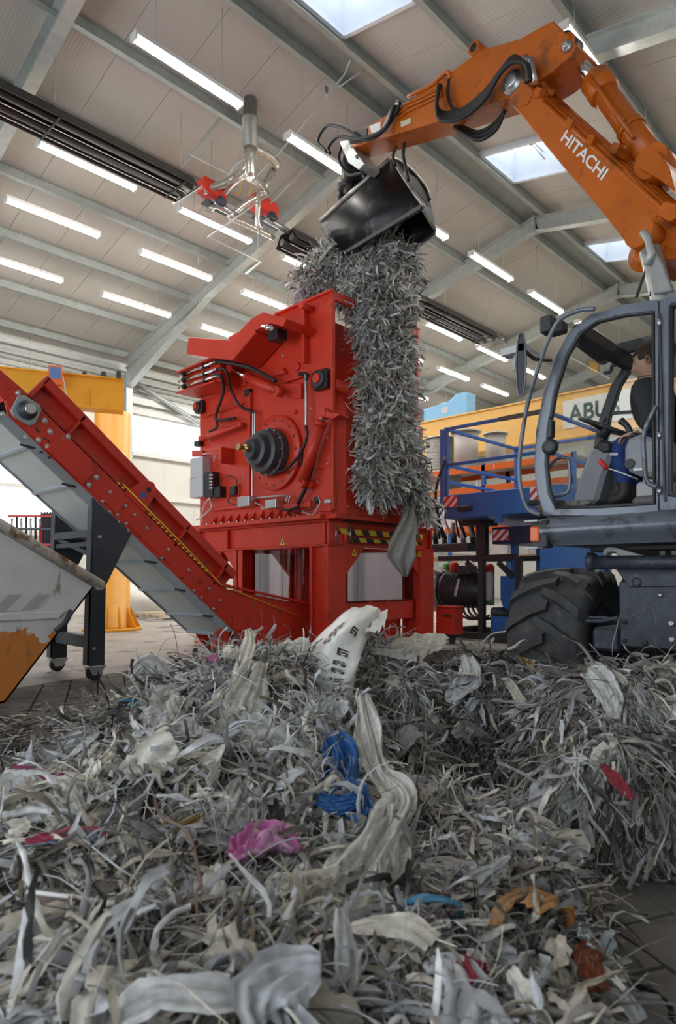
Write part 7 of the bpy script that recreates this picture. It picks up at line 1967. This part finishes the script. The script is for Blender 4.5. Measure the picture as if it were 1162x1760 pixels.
scrap('magenta_scrap', ((360, 1140), (370, 1145), (378, 1155)), (.02, .05, .03), (.45, .08, .25), 'magenta scrap near the top of the left heap', 'plastic scrap', 32, .06)
scrap('red_scrap', ((305, 1180), (315, 1176), (325, 1172)), (.02, .05, .03), (.50, .04, .07), 'red scrap on the left heap shoulder', 'plastic scrap', 33, .06)
scrap('blue_scrap', ((205, 1226), (225, 1226), (238, 1228)), (.02, .04, .02), (.05, .28, .45), 'light blue scrap above the left slope', 'plastic scrap', 34, .06)
scrap('yellow_film', ((880, 1150), (895, 1155), (912, 1175)), (.06, .10, .05), (.50, .35, .13), 'pale amber film at the crest of the bale before the wheel', 'plastic film', 35, .08)
scrap('green_strip', ((880, 1295), (915, 1285), (935, 1270)), (.012, .02, .012), (.22, .36, .28), 'pale green strip between the two right bales', 'plastic strip', 36, .05)
scrap('red_scrap', ((1040, 1330), (1060, 1350), (1080, 1375)), (.02, .05, .02), (.36, .03, .05), 'red scrap in the middle of the right bale', 'plastic scrap', 37, .08)
scrap('mauve_rag', ((790, 1500), (775, 1560), (720, 1620), (700, 1640)), (.04, .05, .06, .05), (.24, .16, .21), 'dull mauve strip across the right foreground heap', 'rag', 38, .045)
scrap('blue_strap', ((660, 1630), (620, 1690), (580, 1730)), (.012, .018, .014), (.06, .16, .34), 'narrow blue strap between the two foreground heaps', 'strap', 39, .05)
# printed white bag on the centre bale
def bag():
    rg = np.random.default_rng(5); HS = [HC]
    L0 = [P_D(x, y, d) for x, y, d in ((580, 1066, 3.95), (532, 1112, 3.72), (520, 1150, 3.60), (528, 1195, 3.52))]
    L1 = [P_D(x, y, d) for x, y, d in ((655, 1052, 3.9), (630, 1100, 3.50), (614, 1150, 3.36), (604, 1205, 3.28))]
    a = bez(L0, 6); b = bez(L1, 6); nu = 13; rows = []
    for i, (p, q) in enumerate(zip(a, b)):
        row = []
        for j in range(nu):
            u = j/(nu-1); r = p+(q-p)*u
            bul = .16*math.sin(math.pi*u)+.03*math.sin(u*9+i*.4)+.012*math.sin(u*21+i)
            row.append(r+V((-CA*.75, -SA*.75, .45))*bul)
        rows.append(row)
    t = thing('printed_bag', tuple(a[-1]), 'large white plastic bag with black print on the middle bale', 'plastic bag')
    o = obj('bag_body', MB().grid(rows), mat('bag_white', (.78, .78, .75), .4, bump=.25, bscale=18), t)
    sf = o.modifiers.new('thickness', 'SOLIDIFY'); sf.thickness = .006
    # print: dark block letters following the sheet
    def onbag(i, u): 
        i = max(0, min(len(rows)-1.001, i)); i0 = int(i); fi = i-i0; j = max(0, min(nu-1.001, u*(nu-1))); j0 = int(j); fj = j-j0
        r0 = rows[i0][j0]*(1-fj)+rows[i0][j0+1]*fj; r1 = rows[i0+1][j0]*(1-fj)+rows[i0+1][j0+1]*fj
        return r0*(1-fi)+r1*fi + V((-CA*.8, -SA*.8, .4))*.012
    mk = mat('bag_print_black', (.03, .03, .035), .5)
    for (i0, i1, u0, u1) in ((4.0, 5.4, .40, .52), (5.8, 7.0, .38, .50), (7.4, 8.4, .34, .46), (5.0, 6.2, .72, .82), (9.4, 10.8, .62, .80), (12.0, 12.9, .58, .80), (13.6, 14.5, .56, .80), (15.6, 17.0, .54, .80)):
        g_ = [[onbag(i0+(i1-i0)*k/5, u0+(u1-u0)*m/5) for m in range(6)] for k in range(6)]
        cells = MB()
        for k in range(5):
            for m in range(5):
                if (k in (0, 4) or m in (0, 4) or (k == 2 and m < 4)) and not (k == 4 and m == 2) and not (k == 1 and m == 4): cells.add([g_[k][m], g_[k][m+1], g_[k+1][m+1], g_[k+1][m]], [(0, 1, 2, 3)])
        obj('print_mark', cells, mk, t)
    fl_ = [P_D(x, y, d) for x, y, d in ((655, 1052, 3.9), (648, 1075, 3.65), (632, 1090, 3.5))]
    obj('torn_flap', MB().grid([[p+V((SA*s, -CA*s, .02*math.sin(k*2+s*40))) for s in (-.03, 0, .04)] for k, p in enumerate(bez(fl_, 5))]), MATS['bag_white'], t)
bag()
# long bare twig, roots and wires
def stalk(name, pts, r, col, label, cat, seed, lift=.06):
    q = [V(tuple(onheap(a, b, lift*(1 if 0 < i < len(pts)-1 else .4))[0])) for i, (a, b) in enumerate(pts)]
    o = obj(name, MB().tube(bez(q, 6), [r*(1-.5*k/(len(q)*6-5)) for k in range(len(bez(q, 6)))], 7), mat(name+'_%d' % seed, col, .7, var=.2)); return setp(o, label, cat)
stalk('twig', ((268, 1365), (290, 1420), (315, 1490), (328, 1560), (335, 1620), (343, 1685)), .006, (.20, .14, .11), 'long thin reddish twig crossing the left heap', 'twig', 1, .10)
stalk('twig', ((195, 1265), (215, 1310), (240, 1350), (270, 1390)), .006, (.13, .09, .075), 'short dark twig above the long twig', 'twig', 2, .08)
stalk('wire', ((400, 1440), (360, 1470), (320, 1500), (285, 1520)), .004, (.05, .04, .04), 'thin dark wire left of the pink bag', 'wire', 3, .08)
stalk('root', ((430, 1605), (405, 1620), (402, 1660), (412, 1695)), .009, (.28, .21, .15), 'pale bent root below the pink bag', 'root', 4, .08)
stalk('wire', ((600, 1636), (545, 1660), (500, 1710), (470, 1745)), .004, (.10, .04, .03), 'dark red wire at the bottom edge between the heaps', 'wire', 5, .08)
stalk('wire', ((1118, 1150), (1095, 1130), (1078, 1118), (1072, 1108)), .005, (.42, .36, .28), 'pale stalk sticking up from the right bale', 'stalk', 6, .08)
stalk('wire', ((870, 1085), (845, 1090), (828, 1105)), .005, (.50, .47, .42), 'pale straw poking out in front of the tyre', 'stalk', 7, .10)
stalk('twig', ((800, 1310), (830, 1345), (850, 1370)), .006, (.16, .11, .07), 'brown root between the right bales', 'root', 8, .08)
# folded carton with pale edges low on the left
cq, cnq = onheap(110, 1600, .05); cq = V(tuple(cq)); R_ = V((SA, -CA, 0)); D_ = V((CA, SA, 0)); U_ = V((0, 0, 1))
CT = thing('torn_carton', tuple(cq), 'torn brown carton with white edge low in the left heap', 'carton')
for k in range(4):
    o_ = D_*(.02*k)
    a_ = cq+R_*-.07+U_*(.03-.006*k)+o_; b_ = cq+R_*.09+U_*(.012-.006*k)+o_
    obj('carton_layer', MB().prism([a_, b_, b_+U_*-.12+D_*-.02, a_+U_*-.13+D_*-.02], D_*.008), mat('carton_%d' % k, (.20-.02*k, .155, .13), .8, var=.25, scale=30), CT)
obj('carton_edge', MB().tube([cq+R_*-.08+U_*.036, cq+R_*.02+U_*.024, cq+R_*.095+U_*.014], .005, 6), M_WHITE, CT)
obj('carton_side', MB().prism([cq+R_*.09+U_*.012, cq+R_*.125+U_*.012+D_*.05, cq+R_*.11+U_*-.10+D_*.05, cq+R_*.08+U_*-.11], D_*.006), mat('carton_white', (.50, .48, .45), .7), CT)
# black plank on the floor at the left edge
pk = P_Z(-30, 1290, .03); pk2 = P_Z(58, 1281, .03)
setp(obj('black_plank', MB().bar(pk, pk2, .09, .04), mat('charred_black', (.02, .02, .022), .6, var=.3), bevel=.008), 'black plank end lying on the floor at the left edge', 'plank')
# hanging film at the foot of the falling load
hp = [V(tuple(P_Y(x, y, Yq))) for x, y, Yq in ((704, 868, 5.62), (702, 895, 5.60), (692, 930, 5.60), (690, 958, 5.60), (697, 992, 5.60))]
hw_ = [.12, .24, .36, .40, .06]; path = bez(hp, 6); rows = []
for i, p in enumerate(path):
    w = np.interp(i/(len(path)-1), np.linspace(0, 1, 5), hw_)
    rows.append([p+V((SA, -CA, 0))*(w*(j/10-.5))+V((CA, SA, 0))*(.05*math.sin(j*1.3+i*.3)) for j in range(11)])
hv = np.array([tuple(p) for r in rows for p in r]); nr_, nc_ = len(rows), 11
q = np.arange(nr_-1)[:, None]*nc_+np.arange(nc_-1)[None, :]
hf = mesh_np('hanging_film', [(hv, np.stack([q, q+1, q+nc_+1, q+nc_], -1).reshape(-1, 4), np.tile(np.array((.44, .43, .41)), (len(hv), 1)))], M_FILMS)
setp(hf, 'grey film sheet dangling from the foot of the falling load', 'plastic film')
sf = hf.modifiers.new('thickness', 'SOLIDIFY'); sf.thickness = .004
